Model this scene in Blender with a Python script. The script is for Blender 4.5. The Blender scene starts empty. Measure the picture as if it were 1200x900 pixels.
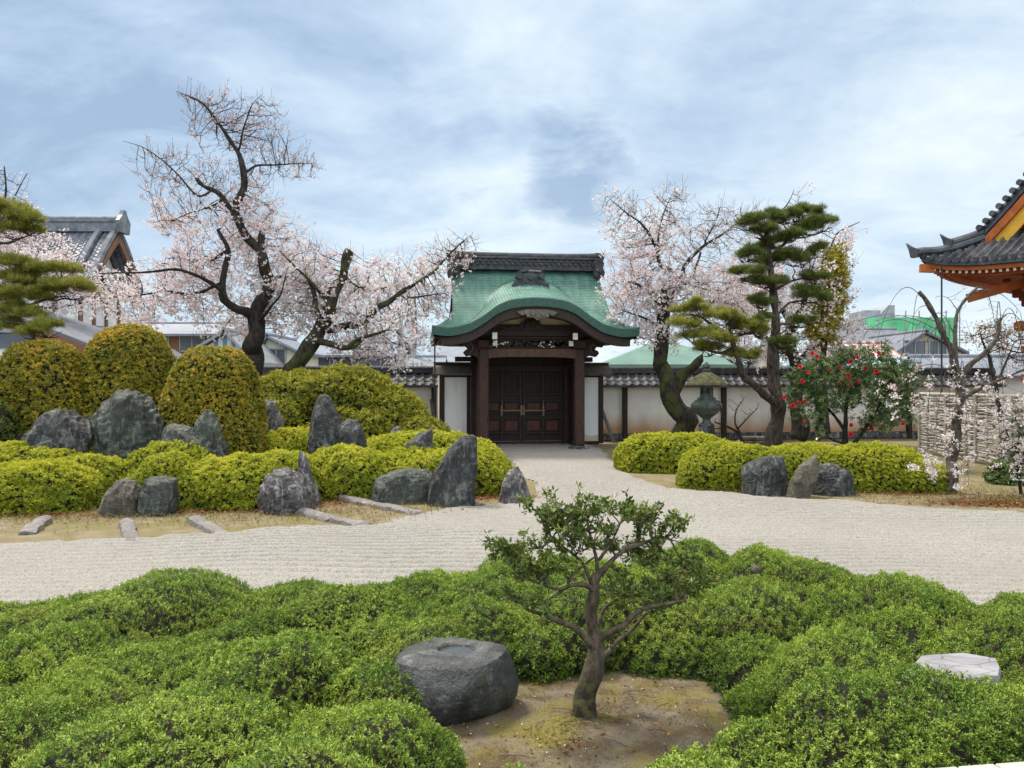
import bpy, math, random
import numpy as np
from mathutils import Vector
from mathutils.geometry import tessellate_polygon

S = bpy.context.scene
R = math.radians
H = 2.1                      # eye height above the gravel
# ------------------------------------------------------------------ camera
cam = bpy.data.cameras.new('camera'); camo = bpy.data.objects.new('camera', cam)
S.collection.objects.link(camo); S.camera = camo
camo.location = (0, 0, H); camo.rotation_euler = (R(90), 0, 0)
cam.sensor_width = 36; cam.lens = 27; cam.clip_end = 3000; cam.clip_start = 0.05
# ------------------------------------------------------------------ light and exposure
SUN_EL, SUN_AZ = 60, -48     # soft sun behind thin cloud; azimuth measured from +Y towards +X
S.view_settings.view_transform = 'Standard'; S.view_settings.look = 'None'
S.view_settings.exposure = 0.80; S.view_settings.gamma = 1.0
sun = bpy.data.lights.new('sun', 'SUN'); suno = bpy.data.objects.new('sun', sun)
S.collection.objects.link(suno)
sun.energy = 2.9; sun.angle = R(12); sun.color = (1, .93, .82)
suno.rotation_euler = Vector((-math.sin(R(SUN_AZ))*math.cos(R(SUN_EL)), -math.cos(R(SUN_AZ))*math.cos(R(SUN_EL)), -math.sin(R(SUN_EL)))).to_track_quat('-Z', 'Y').to_euler()
suno.location = (0, 0, 60)
w = bpy.data.worlds.new('World'); S.world = w; w.use_nodes = True
SKY_STRENGTH = 0.1
def build_world():
    t = w.node_tree; t.nodes.clear(); L = t.links.new
    def n(k, **kw):
        x = t.nodes.new(k)
        for a, b in kw.items(): setattr(x, a, b)
        return x
    def mth(op, a, b=None, c=None, clamp=False):
        x = n('ShaderNodeMath', operation=op, use_clamp=clamp)
        for i, v in enumerate((a, b, c)):
            if v is None: continue
            if isinstance(v, (int, float)): x.inputs[i].default_value = v
            else: L(v, x.inputs[i])
        return x.outputs[0]
    def mix(f, a, b):
        x = n('ShaderNodeMix', data_type='RGBA')
        for i, v in ((0, f), (6, a), (7, b)):
            if isinstance(v, (int, float)): x.inputs[i].default_value = v
            elif isinstance(v, tuple): x.inputs[i].default_value = (*v, 1)
            else: L(v, x.inputs[i])
        return x.outputs[2]
    sky = n('ShaderNodeTexSky', sky_type='NISHITA', sun_disc=False, sun_elevation=R(SUN_EL), sun_rotation=R(SUN_AZ), air_density=1.2, dust_density=1.5)
    tc = n('ShaderNodeTexCoord'); sx = n('ShaderNodeSeparateXYZ'); L(tc.outputs['Generated'], sx.inputs[0])
    X, Y, Z = sx.outputs
    den = mth('ADD', mth('MAXIMUM', Z, 0.0), 0.22)
    u = mth('DIVIDE', X, den); v = mth('DIVIDE', Y, den)
    cb = n('ShaderNodeCombineXYZ'); L(u, cb.inputs[0]); L(v, cb.inputs[1])
    def noise(scale, detail, rough, loc, sc=(1, 1, 1), dist=0.0):
        mp = n('ShaderNodeMapping'); L(cb.outputs[0], mp.inputs[0]); mp.inputs['Location'].default_value = loc; mp.inputs['Scale'].default_value = sc
        x = n('ShaderNodeTexNoise'); L(mp.outputs[0], x.inputs[0])
        x.inputs['Scale'].default_value = scale; x.inputs['Detail'].default_value = detail; x.inputs['Roughness'].default_value = rough; x.inputs['Distortion'].default_value = dist
        return x.outputs['Fac']
    def ramp(f, *st):
        x = n('ShaderNodeValToRGB'); L(f, x.inputs[0]); e = x.color_ramp.elements
        while len(e) < len(st): e.new(.5)
        for q, (p, c) in zip(e, st): q.position = p; q.color = (*c, 1)
        return x.outputs[0]
    big = noise(1.15, 5, .58, (3.1, 1.7, 0), (1, .85, 1), .35)
    det = noise(2.7, 8, .64, (7.3, 4.2, 0), (.85, 1.15, 1), .5)
    # bright thin streaks overhead and to the right, bluer cloud to the left
    f = mth('ADD', mth('MULTIPLY', big, .75), mth('MULTIPLY', det, .38))
    f = mth('ADD', f, mth('MULTIPLY', u, .04))
    base = ramp(f, (.39, (.30, .42, .585)), (.50, (.45, .58, .735)), (.60, (.61, .73, .84)), (.73, (.81, .89, .93)))
    # a few small darker scud clouds
    scud = noise(2.6, 8, .62, (1.55, 6.4, 0), (1.1, 1.0, 1), .5)
    # a heavier bank of cloud standing above the gate, ragged at its edges
    ax = mth('DIVIDE', X, mth('MAXIMUM', Y, .05)); az = mth('DIVIDE', Z, mth('MAXIMUM', Y, .05))
    d1 = mth('POWER', mth('DIVIDE', mth('SUBTRACT', ax, .085), .085), 2.0); d2 = mth('POWER', mth('DIVIDE', mth('SUBTRACT', az, .29), .14), 2.0)
    near = mth('SUBTRACT', 1.0, mth('ADD', d1, d2), clamp=True)
    sf = mth('MULTIPLY', mth('SUBTRACT', mth('ADD', scud, mth('MULTIPLY', near, .30)), .61), 4.5, clamp=True)
    base = mix(mth('MULTIPLY', sf, .80), base, (.26, .38, .56))
    # pale band low over the roofs
    hz = mth('POWER', mth('SUBTRACT', 1.0, mth('MULTIPLY', Z, 3.6), clamp=True), 2.0)
    base = mix(mth('MULTIPLY', hz, .75), base, (.68, .83, .94))
    # an overcast dome is brighter towards the zenith
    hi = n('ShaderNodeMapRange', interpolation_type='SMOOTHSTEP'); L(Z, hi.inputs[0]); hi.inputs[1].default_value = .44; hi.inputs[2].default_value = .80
    base = mix(mth('MULTIPLY', hi.outputs[0], .92), base, (.93, .88, .80))     # thin bright white cloud overhead, out of view, whitened to neutralise the light
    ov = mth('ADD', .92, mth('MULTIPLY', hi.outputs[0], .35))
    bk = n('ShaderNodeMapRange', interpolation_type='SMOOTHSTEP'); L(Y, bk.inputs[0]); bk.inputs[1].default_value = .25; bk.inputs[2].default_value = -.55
    ov = mth('MULTIPLY', ov, mth('ADD', 1.0, mth('MULTIPLY', bk.outputs[0], 1.0)))      # unseen sky behind the camera, brightened as added fill for front faces
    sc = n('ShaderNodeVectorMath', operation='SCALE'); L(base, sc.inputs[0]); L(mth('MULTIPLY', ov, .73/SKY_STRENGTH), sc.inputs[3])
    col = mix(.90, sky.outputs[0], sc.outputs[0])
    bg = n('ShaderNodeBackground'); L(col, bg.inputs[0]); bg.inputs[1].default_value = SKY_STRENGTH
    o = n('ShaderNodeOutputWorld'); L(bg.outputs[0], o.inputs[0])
build_world()
S.cycles.use_denoising = True; S.cycles.denoiser = 'OPENIMAGEDENOISE'; S.cycles.denoising_input_passes = 'RGB_ALBEDO_NORMAL'; S.cycles.denoising_prefilter = 'ACCURATE'
S.cycles.max_bounces = 6; S.cycles.diffuse_bounces = 3; S.cycles.glossy_bounces = 2; S.cycles.transmission_bounces = 4; S.cycles.transparent_max_bounces = 4
S.cycles.caustics_reflective = False; S.cycles.caustics_refractive = False

# ------------------------------------------------------------------ helpers
F = 900.0
def W(px, py, Y): return np.array(((px-600)/F*Y, Y, H-(py-450)/F*Y))
def G(px, py):
    Y = H*F/(py-450); return np.array(((px-600)/F*Y, Y, 0.0))
def snoise(P, f, seed, n=7):
    g = np.random.default_rng(seed); k = g.normal(size=(n, 3)); k /= np.linalg.norm(k, axis=1)[:, None]
    k *= f*g.uniform(.65, 1.45, n)[:, None]; ph = g.uniform(0, 6.28, n)
    return np.sin(P @ k.T*6.283+ph).sum(1)/math.sqrt(n)
FR = {}
def thing(name, label, cat, loc=(0, 0, 0), rz=0.0, group=None):
    o = bpy.data.objects.new(name, None); S.collection.objects.link(o)
    o.location = loc; o.rotation_euler = (0, 0, rz); o.empty_display_size = .2
    o['label'] = label; o['category'] = cat
    if group: o['group'] = group
    FR[o] = (np.array(loc, float), rz)
    return o
def tag(o, label, cat, group=None):
    o['label'] = label; o['category'] = cat
    if group: o['group'] = group
    return o
def kind(o, k): o['kind'] = k; return o
class Acc:
    def __init__(s): s.V = []; s.Q = []; s.T = []; s.n = 0; s.a = []; s.qm = []; s.tm = []
    def add(s, V, Q=None, T=None, tint=None, m=0):
        V = np.asarray(V, float).reshape(-1, 3)
        s.V.append(V)
        s.a.append(np.full(len(V), .5) if tint is None else np.broadcast_to(np.asarray(tint, float), (len(V),)))
        if Q is not None and len(Q): q = np.asarray(Q, int).reshape(-1, 4)+s.n; s.Q.append(q); s.qm.append(np.full(len(q), m))
        if T is not None and len(T): q = np.asarray(T, int).reshape(-1, 3)+s.n; s.T.append(q); s.tm.append(np.full(len(q), m))
        s.n += len(V); return s
    def build(s, name, mats, parent=None, world=True, smooth=False, loc=None):
        me = bpy.data.meshes.new(name)
        V = np.concatenate(s.V) if s.V else np.zeros((0, 3))
        Q = np.concatenate(s.Q) if s.Q else np.zeros((0, 4), int); T = np.concatenate(s.T) if s.T else np.zeros((0, 3), int)
        m = np.concatenate([np.concatenate(s.qm) if s.qm else np.zeros(0, int), np.concatenate(s.tm) if s.tm else np.zeros(0, int)])
        if world and parent is not None and parent in FR:
            l, rz = FR[parent]; c, sn = math.cos(-rz), math.sin(-rz); V = V-l
            V = np.stack((V[:, 0]*c-V[:, 1]*sn, V[:, 0]*sn+V[:, 1]*c, V[:, 2]), 1)
        if loc is not None: V = V-np.asarray(loc, float)
        me.vertices.add(len(V)); me.vertices.foreach_set('co', V.astype('f').ravel())
        li = np.concatenate((Q.ravel(), T.ravel())).astype('i')
        me.loops.add(len(li)); me.loops.foreach_set('vertex_index', li)
        nq, ntr = len(Q), len(T)
        st = np.concatenate((np.arange(nq)*4, nq*4+np.arange(ntr)*3)).astype('i')
        me.polygons.add(nq+ntr); me.polygons.foreach_set('loop_start', st)
        if not isinstance(mats, (list, tuple)): mats = [mats]
        for q in mats: me.materials.append(q)
        me.polygons.foreach_set('material_index', m.astype('i'))
        me.polygons.foreach_set('use_smooth', np.full(nq+ntr, smooth))
        at = me.attributes.new('tint', 'FLOAT', 'POINT'); at.data.foreach_set('value', np.concatenate(s.a).astype('f') if s.a else np.zeros(0, 'f'))
        me.update(calc_edges=True); me.validate()
        o = bpy.data.objects.new(name, me); S.collection.objects.link(o)
        if parent is not None:
            o.parent = parent; FR[o] = FR.get(parent, (np.zeros(3), 0.0))
        if loc is not None: o.location = loc
        return o
    # shapes
    def box(s, c, d, rz=0.0, m=0, tint=None, ch=0.0):
        x, y, z = np.array(d)/2.0
        if ch <= 0:
            V = np.array([(a*x, b*y, e*z) for e in (-1, 1) for b in (-1, 1) for a in (-1, 1)])
            Q = [(0, 2, 3, 1), (4, 5, 7, 6), (0, 1, 5, 4), (2, 6, 7, 3), (0, 4, 6, 2), (1, 3, 7, 5)]
            Tr = None
        else:
            k = min(ch, x*.45, y*.45, z*.45); V = []; idx = {}
            for e in (-1, 1):
                for b in (-1, 1):
                    for a in (-1, 1):
                        for ax in range(3):
                            p = [a*(x-k), b*(y-k), e*(z-k)]; p[ax] = (a*x, b*y, e*z)[ax]
                            idx[(a, b, e, ax)] = len(V); V.append(p)
            Q = []; Tr = []
            def fq(l, nrm):
                P = np.array([V[i] for i in l]); cr = np.cross(P[1]-P[0], P[2]-P[1])
                return l if cr @ np.array(nrm, float) > 0 else l[::-1]
            for sg in (-1, 1):
                Q.append(fq([idx[(sg, b, e, 0)] for b, e in ((-1, -1), (1, -1), (1, 1), (-1, 1))], (sg, 0, 0)))
                Q.append(fq([idx[(a, sg, e, 1)] for a, e in ((-1, -1), (1, -1), (1, 1), (-1, 1))], (0, sg, 0)))
                Q.append(fq([idx[(a, b, sg, 2)] for a, b in ((-1, -1), (1, -1), (1, 1), (-1, 1))], (0, 0, sg)))
            for p in (-1, 1):
                for q in (-1, 1):
                    Q.append(fq([idx[(-1, p, q, 1)], idx[(1, p, q, 1)], idx[(1, p, q, 2)], idx[(-1, p, q, 2)]], (0, p, q)))
                    Q.append(fq([idx[(p, -1, q, 0)], idx[(p, 1, q, 0)], idx[(p, 1, q, 2)], idx[(p, -1, q, 2)]], (p, 0, q)))
                    Q.append(fq([idx[(p, q, -1, 0)], idx[(p, q, 1, 0)], idx[(p, q, 1, 1)], idx[(p, q, -1, 1)]], (p, q, 0)))
                    for e in (-1, 1): Tr.append(fq([idx[(p, q, e, 0)], idx[(p, q, e, 1)], idx[(p, q, e, 2)]], (p, q, e)))
            V = np.array(V)
        if rz: co, sn = math.cos(rz), math.sin(rz); V = np.stack((V[:, 0]*co-V[:, 1]*sn, V[:, 0]*sn+V[:, 1]*co, V[:, 2]), 1)
        return s.add(V+np.array(c, float), Q, Tr, tint, m)
    def bar(s, p, q, wd, hd, m=0, up=(0, 0, 1), tint=None):
        p = np.array(p, float); q = np.array(q, float); d = q-p; d /= np.linalg.norm(d)
        u = np.array(up, float); sd = np.cross(d, u)
        if np.linalg.norm(sd) < 1e-3: sd = np.cross(d, (1, 0, 0))
        sd /= np.linalg.norm(sd); u = np.cross(sd, d)
        V = [b+a*sd*wd/2+e*u*hd/2 for b in (p, q) for a, e in ((-1, -1), (1, -1), (1, 1), (-1, 1))]
        return s.add(V, [(0, 1, 2, 3), (7, 6, 5, 4), (0, 4, 5, 1), (1, 5, 6, 2), (2, 6, 7, 3), (3, 7, 4, 0)], None, tint, m)
    def tube(s, P, r, sides=8, m=0, cap=True, tint=None, rough=0.0, seed=0):
        P = np.asarray(P, float); r = np.broadcast_to(np.asarray(r, float), (len(P),)); n = len(P)
        D = np.gradient(P, axis=0); D /= np.linalg.norm(D, axis=1)[:, None]+1e-9
        ref = np.array((0, 0, 1.0)) if abs(D[0] @ np.array((0, 0, 1.0))) < .9 else np.array((1.0, 0, 0))
        u = ref-D[0]*(ref @ D[0]); u /= np.linalg.norm(u); V = []
        an = np.arange(sides)*6.2832/sides; cs, sn = np.cos(an)[:, None], np.sin(an)[:, None]
        for i in range(n):
            u = u-D[i]*(u @ D[i]); u /= np.linalg.norm(u)+1e-9; v = np.cross(D[i], u)
            V.append(P[i]+r[i]*(cs*u+sn*v))
        V = np.concatenate(V)
        if rough:
            k = np.repeat(r, sides)[:, None]; c = np.repeat(P, sides, 0)
            V = V+(V-c)*(rough*snoise(V/ max(r.max(), 1e-3), .35, seed))[:, None]
        Q = [(i*sides+j, i*sides+(j+1) % sides, (i+1)*sides+(j+1) % sides, (i+1)*sides+j) for i in range(n-1) for j in range(sides)]
        T = []
        if cap:
            V = np.concatenate((V, P[:1], P[-1:])); b = n*sides
            T = [(b, (j+1) % sides, j) for j in range(sides)]+[(b+1, (n-1)*sides+j, (n-1)*sides+(j+1) % sides) for j in range(sides)]
        return s.add(V, Q, T, tint, m)
    def grid(s, P, m=0, flip=False, tint=None):            # P: (n, k, 3)
        n, k = P.shape[:2]; i, j = np.meshgrid(np.arange(n-1), np.arange(k-1), indexing='ij'); a = (i*k+j).ravel()
        Q = np.stack((a, a+k, a+k+1, a+1), 1)
        return s.add(P.reshape(-1, 3), Q[:, ::-1] if flip else Q, None, tint, m)
    def slab(s, P, off, m=0, mb=None, mr=None):             # a sheet given real thickness by an offset vector (or field)
        n, k = P.shape[:2]; B = P+off
        s.grid(P, m); s.grid(B, m if mb is None else mb, True)
        mr = m if mr is None else mr
        for a, b in ((P[0], B[0]), (B[-1], P[-1]), (B[:, 0], P[:, 0]), (P[:, -1], B[:, -1])):
            s.grid(np.stack((a, b)), mr)
        return s
    def extrude(s, pts, d0, d1, axis='y', m=0, at=0.0):     # polygon (a, z) pushed between two depths
        pts = [tuple(map(float, p)) for p in pts]; n = len(pts)
        area = sum(pts[i][0]*pts[(i+1) % n][1]-pts[(i+1) % n][0]*pts[i][1] for i in range(n))
        if area < 0: pts = pts[::-1]
        f = {'y': lambda a, z, d: (a, d, z), 'x': lambda a, z, d: (d, a, z), 'z': lambda a, z, d: (a, z, d)}[axis]
        V = [f(a, z, d0) for a, z in pts]+[f(a, z, d1) for a, z in pts]
        T = tessellate_polygon([[Vector((a, z, 0)) for a, z in pts]])
        tr = [tuple(t) for t in T]+[tuple(n+i for i in t[::-1]) for t in T]
        Q = [(i, (i+1) % n, n+(i+1) % n, n+i) for i in range(n)]
        return s.add(V, Q, tr, None, m)
    def lathe(s, prof, c, sides=24, m=0, ex=None, rz=0.0):       # prof: (r, z) from the bottom to the top
        an = np.arange(sides)*6.28318/sides+rz; V = []
        for r, z in prof:
            V.append(np.stack((c[0]+r*np.cos(an), c[1]+r*np.sin(an), np.full(sides, c[2]+z)), 1))
        n = len(prof); V = np.concatenate(V)
        Q = [(i*sides+j, i*sides+(j+1) % sides, (i+1)*sides+(j+1) % sides, (i+1)*sides+j) for i in range(n-1) for j in range(sides)]
        V = np.concatenate((V, [(c[0], c[1], c[2]+prof[0][1]), (c[0], c[1], c[2]+prof[-1][1])])); b = n*sides
        T = [(b, (j+1) % sides, j) for j in range(sides)]+[(b+1, (n-1)*sides+j, (n-1)*sides+(j+1) % sides) for j in range(sides)]
        return s.add(V, Q, T, None, m)

# ------------------------------------------------------------------ materials
class M:
    def __init__(s, name):
        s.m = bpy.data.materials.new(name); s.m.use_nodes = True; s.t = s.m.node_tree; s.t.nodes.clear()
        s.out = s.t.nodes.new('ShaderNodeOutputMaterial')
    def n(s, k, ins=None, **kw):
        x = s.t.nodes.new(k)
        for a, b in kw.items(): setattr(x, a, b)
        for a, v in (ins or {}).items(): s.put(x.inputs[a], v)
        return x
    def put(s, sock, v):
        if hasattr(v, 'node') and hasattr(v, 'is_output'): s.t.links.new(v, sock)
        elif isinstance(v, tuple) and len(v) == 3 and sock.type == 'RGBA': sock.default_value = (*v, 1)
        else: sock.default_value = v
    def co(s, kindo='Object', scale=None):
        c = s.n('ShaderNodeTexCoord').outputs[kindo]
        if scale is None: return c
        return s.n('ShaderNodeMapping', {0: c, 'Scale': scale}).outputs[0]
    def noise(s, scale, detail=4, rough=.55, vec=None, dist=0.0):
        return s.n('ShaderNodeTexNoise', {'Vector': vec if vec is not None else s.co(), 'Scale': scale, 'Detail': detail, 'Roughness': rough, 'Distortion': dist}).outputs['Fac']
    def ramp(s, f, *st):
        x = s.n('ShaderNodeValToRGB', {0: f}); e = x.color_ramp.elements
        while len(e) < len(st): e.new(.5)
        for q, (p, c) in zip(e, st): q.position = p; q.color = (*c, 1) if isinstance(c, tuple) else (c, c, c, 1)
        return x.outputs[0]
    def mix(s, f, a, b, mode='MIX'):
        x = s.n('ShaderNodeMix', {0: f, 6: a, 7: b}, data_type='RGBA', blend_type=mode); return x.outputs[2]
    def math(s, op, a, b=0.0, clamp=False):
        return s.n('ShaderNodeMath', {0: a, 1: b}, operation=op, use_clamp=clamp).outputs[0]
    def bump(s, h, strength=.4, dist=.02, normal=None):
        d = {'Height': h, 'Strength': strength, 'Distance': dist}
        if normal is not None: d['Normal'] = normal
        return s.n('ShaderNodeBump', d).outputs[0]
    def attr(s, nm='tint'): return s.n('ShaderNodeAttribute', attribute_name=nm).outputs['Fac']
    def pbr(s, col, rough=.7, normal=None, spec=.35, metal=0.0):
        d = {'Base Color': col, 'Roughness': rough, 'Specular IOR Level': spec, 'Metallic': metal}
        if normal is not None: d['Normal'] = normal
        b = s.n('ShaderNodeBsdfPrincipled', d); s.t.links.new(b.outputs[0], s.out.inputs[0]); return s.m
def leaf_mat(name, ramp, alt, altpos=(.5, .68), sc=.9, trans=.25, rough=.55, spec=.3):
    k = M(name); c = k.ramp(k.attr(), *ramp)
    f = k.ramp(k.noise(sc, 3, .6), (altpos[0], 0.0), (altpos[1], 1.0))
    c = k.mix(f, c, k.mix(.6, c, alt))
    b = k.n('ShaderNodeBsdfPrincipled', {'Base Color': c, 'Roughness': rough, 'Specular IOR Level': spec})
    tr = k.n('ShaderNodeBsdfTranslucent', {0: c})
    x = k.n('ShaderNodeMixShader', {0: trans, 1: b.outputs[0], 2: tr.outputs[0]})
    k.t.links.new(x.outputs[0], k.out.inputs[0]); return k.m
def simple(name, c1, c2, sc=6.0, rough=.7, bumpk=.25, bd=.01, spec=.3, metal=0.0, stretch=None, detail=5):
    k = M(name); v = k.co('Object', stretch); f = k.noise(sc, detail, .6, v)
    return k.pbr(k.mix(k.ramp(f, (.35, 0.0), (.65, 1.0)), c1, c2), rough, k.bump(f, bumpk, bd) if bumpk else None, spec, metal)
def stone_mat(name, dark, mid, pale, lichen=.5, streak=True, moss=0.0, rough=.66, bumpk=1.0):
    k = M(name); v = k.n('ShaderNodeVectorMath', {0: k.co(), 1: k.n('ShaderNodeVectorMath', {0: k.n('ShaderNodeObjectInfo').outputs['Location'], 1: (3.1, 1.7, 0)}, operation='MULTIPLY').outputs[0]}, operation='ADD').outputs[0]
    def rid(sc, vec): return k.n('ShaderNodeTexNoise', {'Vector': vec, 'Scale': sc, 'Detail': 7, 'Roughness': .62, 'Lacunarity': 2.1}, noise_type='RIDGED_MULTIFRACTAL').outputs['Fac']
    a = k.noise(2.0, 9, .66, v, .5); b = k.noise(11, 8, .68, v, .3); vs = k.n('ShaderNodeMapping', {0: v, 'Scale': (6, 6, 1.1)}).outputs[0]; st = k.noise(1.7, 8, .66, vs, .8)
    r = rid(2.6, v)
    c = k.mix(k.ramp(a, (.40, 0.0), (.60, 1.0)), dark, mid)
    c = k.mix(k.ramp(b, (.38, .7), (.55, 0.0)), c, dark)
    if streak: c = k.mix(k.ramp(k.math('ADD', st, k.math('MULTIPLY', b, .25)), (.66, 0.0), (.76, lichen)), c, pale)
    lm = k.ramp(k.math('ADD', k.noise(4.2, 8, .72, v, .6), k.math('MULTIPLY', b, .35)), (.72, 0.0), (.80, lichen))
    c = k.mix(lm, c, pale)
    if moss: c = k.mix(k.math('MULTIPLY', k.ramp(k.noise(3.3, 5, .6, v), (.52, 0.0), (.66, 1.0)), moss), c, (.06, .075, .02))
    c = k.mix(k.ramp(k.noise(60, 3, .6, v), (.40, .45), (.56, 0.0)), c, dark)
    h = k.math('ADD', k.math('MULTIPLY', a, .7), k.math('MULTIPLY', b, .45))
    h = k.math('ADD', h, k.math('MULTIPLY', r, .16)); h = k.math('ADD', h, k.math('MULTIPLY', k.noise(42, 5, .65, v), .16))
    return k.pbr(c, rough, k.bump(h, bumpk, .09), .4)
MAT = {}
# foliage
MAT['yew'] = leaf_mat('clipped_yew_green', [(0, (.022, .046, .009)), (.35, (.070, .132, .017)), (.72, (.175, .270, .030)), (1, (.33, .41, .06))], (.23, .22, .045), (.56, .74), 1.3, .2)
MAT['azalea'] = leaf_mat('azalea_yellow_green', [(0, (.13, .16, .016)), (.4, (.30, .335, .022)), (.8, (.47, .47, .028)), (1, (.60, .54, .06))], (.18, .25, .025), (.55, .7), 1.6, .32)
MAT['ochre'] = leaf_mat('clipped_ochre_green', [(0, (.12, .12, .016)), (.36, (.27, .25, .024)), (.70, (.46, .33, .028)), (1, (.58, .28, .03))], (.16, .18, .02), (.45, .66), .8, .28)
MAT['hedge'] = leaf_mat('loose_hedge_green', [(0, (.075, .085, .012)), (.4, (.22, .225, .020)), (.8, (.37, .35, .028)), (1, (.46, .40, .06))], (.16, .19, .022), (.5, .68), 1.2, .32)
MAT['dkbush'] = leaf_mat('dark_shrub_green', [(0, (.03, .05, .012)), (.5, (.075, .11, .02)), (1, (.15, .19, .04))], (.10, .10, .02), (.5, .7), 1.2, .25)
MAT['twig'] = simple('shade_dark_twig', (.010, .009, .005), (.026, .023, .010), 30, .9, .5, .01)
MAT['sakura'] = leaf_mat('cherry_blossom', [(0, (.46, .32, .33)), (.15, (.70, .58, .59)), (.5, (.84, .76, .755)), (1, (.90, .87, .86))], (.84, .69, .71), (.45, .62), .35, .35, .8, .1)
MAT['bud'] = leaf_mat('cherry_bud', [(0, (.20, .12, .11)), (.4, (.46, .34, .33)), (1, (.76, .66, .65))], (.4, .25, .25), (.5, .7), .5, .2, .8, .1)
MAT['weeping'] = leaf_mat('weeping_blossom', [(0, (.45, .33, .30)), (.3, (.72, .62, .60)), (1, (.86, .82, .79))], (.7, .6, .55), (.5, .7), .5, .3, .8, .1)
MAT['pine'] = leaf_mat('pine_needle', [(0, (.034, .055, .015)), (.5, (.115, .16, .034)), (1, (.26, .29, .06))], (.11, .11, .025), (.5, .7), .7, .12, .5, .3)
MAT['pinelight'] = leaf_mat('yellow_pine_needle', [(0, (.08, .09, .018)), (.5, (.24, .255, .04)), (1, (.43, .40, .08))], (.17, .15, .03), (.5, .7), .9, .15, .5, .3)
MAT['camleaf'] = leaf_mat('camellia_leaf', [(0, (.03, .055, .016)), (.6, (.11, .175, .045)), (1, (.26, .32, .11))], (.12, .16, .05), (.5, .7), 1.2, .15, .3, .5)
MAT['bonsai'] = leaf_mat('glossy_evergreen_leaf', [(0, (.035, .06, .012)), (.5, (.115, .165, .028)), (.93, (.24, .29, .055)), (.97, (.27, .21, .03)), (1, (.30, .16, .04))], (.085, .12, .02), (.5, .7), 3.0, .18, .36, .35)
MAT['yelleaf'] = leaf_mat('yellow_green_young_leaf', [(0, (.12, .11, .012)), (.5, (.36, .30, .025)), (1, (.52, .42, .05))], (.22, .25, .025), (.45, .65), .7, .3)
MAT['maple'] = leaf_mat('orange_young_leaf', [(0, (.10, .035, .012)), (.5, (.30, .12, .03)), (1, (.46, .24, .06))], (.25, .16, .03), (.45, .65), .7, .3)
MAT['flower'] = simple('red_camellia_petal', (.45, .012, .025), (.62, .03, .05), 30, .6, .1, .005)
MAT['litter'] = leaf_mat('fallen_leaf', [(0, (.07, .022, .010)), (.5, (.16, .055, .020)), (.8, (.24, .10, .035)), (1, (.32, .21, .09))], (.14, .07, .03), (.5, .7), 1.0, .1, .8, .1)
MAT['mossy'] = leaf_mat('yellow_moss', [(0, (.10, .09, .015)), (.5, (.20, .18, .028)), (1, (.33, .29, .05))], (.12, .14, .02), (.5, .7), 2.0, .2, .8, .1)
MAT['grass'] = leaf_mat('dry_moss_tuft', [(0, (.10, .095, .03)), (.5, (.21, .18, .06)), (1, (.36, .29, .13))], (.16, .18, .03), (.5, .7), 1.0, .2, .8, .1)
MAT['bark'] = simple('dark_cherry_bark', (.012, .010, .009), (.050, .042, .034), 5, .9, .8, .03, .2, 0, (3, 3, 1))
def _mossbark():
    k = M('mossy_bark'); v = k.co('Object', (4, 4, 1.2)); a = k.noise(4, 7, .65, v)
    c = k.mix(k.ramp(a, (.4, 0.0), (.62, 1.0)), (.014, .012, .010), (.065, .055, .042))
    c = k.mix(k.math('MULTIPLY', k.ramp(k.noise(2.4, 4, .6), (.48, 0.0), (.62, 1.0)), .8), c, (.075, .085, .022))
    return k.pbr(c, .9, k.bump(a, .9, .04), .2)
MAT['mossbark'] = _mossbark()
MAT['pinebark'] = simple('furrowed_pine_bark', (.022, .017, .013), (.11, .085, .066), 6, .9, 1.0, .05, .2, 0, (3.2, 3.2, .9))
MAT['greybark'] = simple('pale_grey_bark', (.028, .024, .019), (.125, .108, .088), 7, .9, .8, .03, .2, 0, (2, 2, 1.4))
def _bonbark():
    k = M('smooth_brown_bark'); v = k.co('Object', (1.5, 1.5, .8)); a = k.noise(16, 6, .65, v); z = k.n('ShaderNodeSeparateXYZ', {0: k.co()}).outputs[2]
    c = k.mix(k.ramp(a, (.35, 0.0), (.65, 1.0)), (.034, .025, .017), (.145, .11, .076))
    e = k.ramp(k.math('ADD', z, k.math('MULTIPLY', k.noise(9, 5, .65), .35)), (.38, 1.0), (.62, 0.0))
    c = k.mix(k.math('MULTIPLY', e, .85), c, k.mix(k.ramp(k.noise(14, 5, .6), (.45, 0.0), (.6, 1.0)), (.016, .014, .010), (.075, .070, .022)))
    return k.pbr(c, .8, k.bump(a, .8, .02), .3)
MAT['bonbark'] = _bonbark()
MAT['bonbase'] = simple('dark_mossy_stem_base', (.012, .011, .008), (.060, .058, .025), 22, .9, .9, .02, .2)
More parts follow.
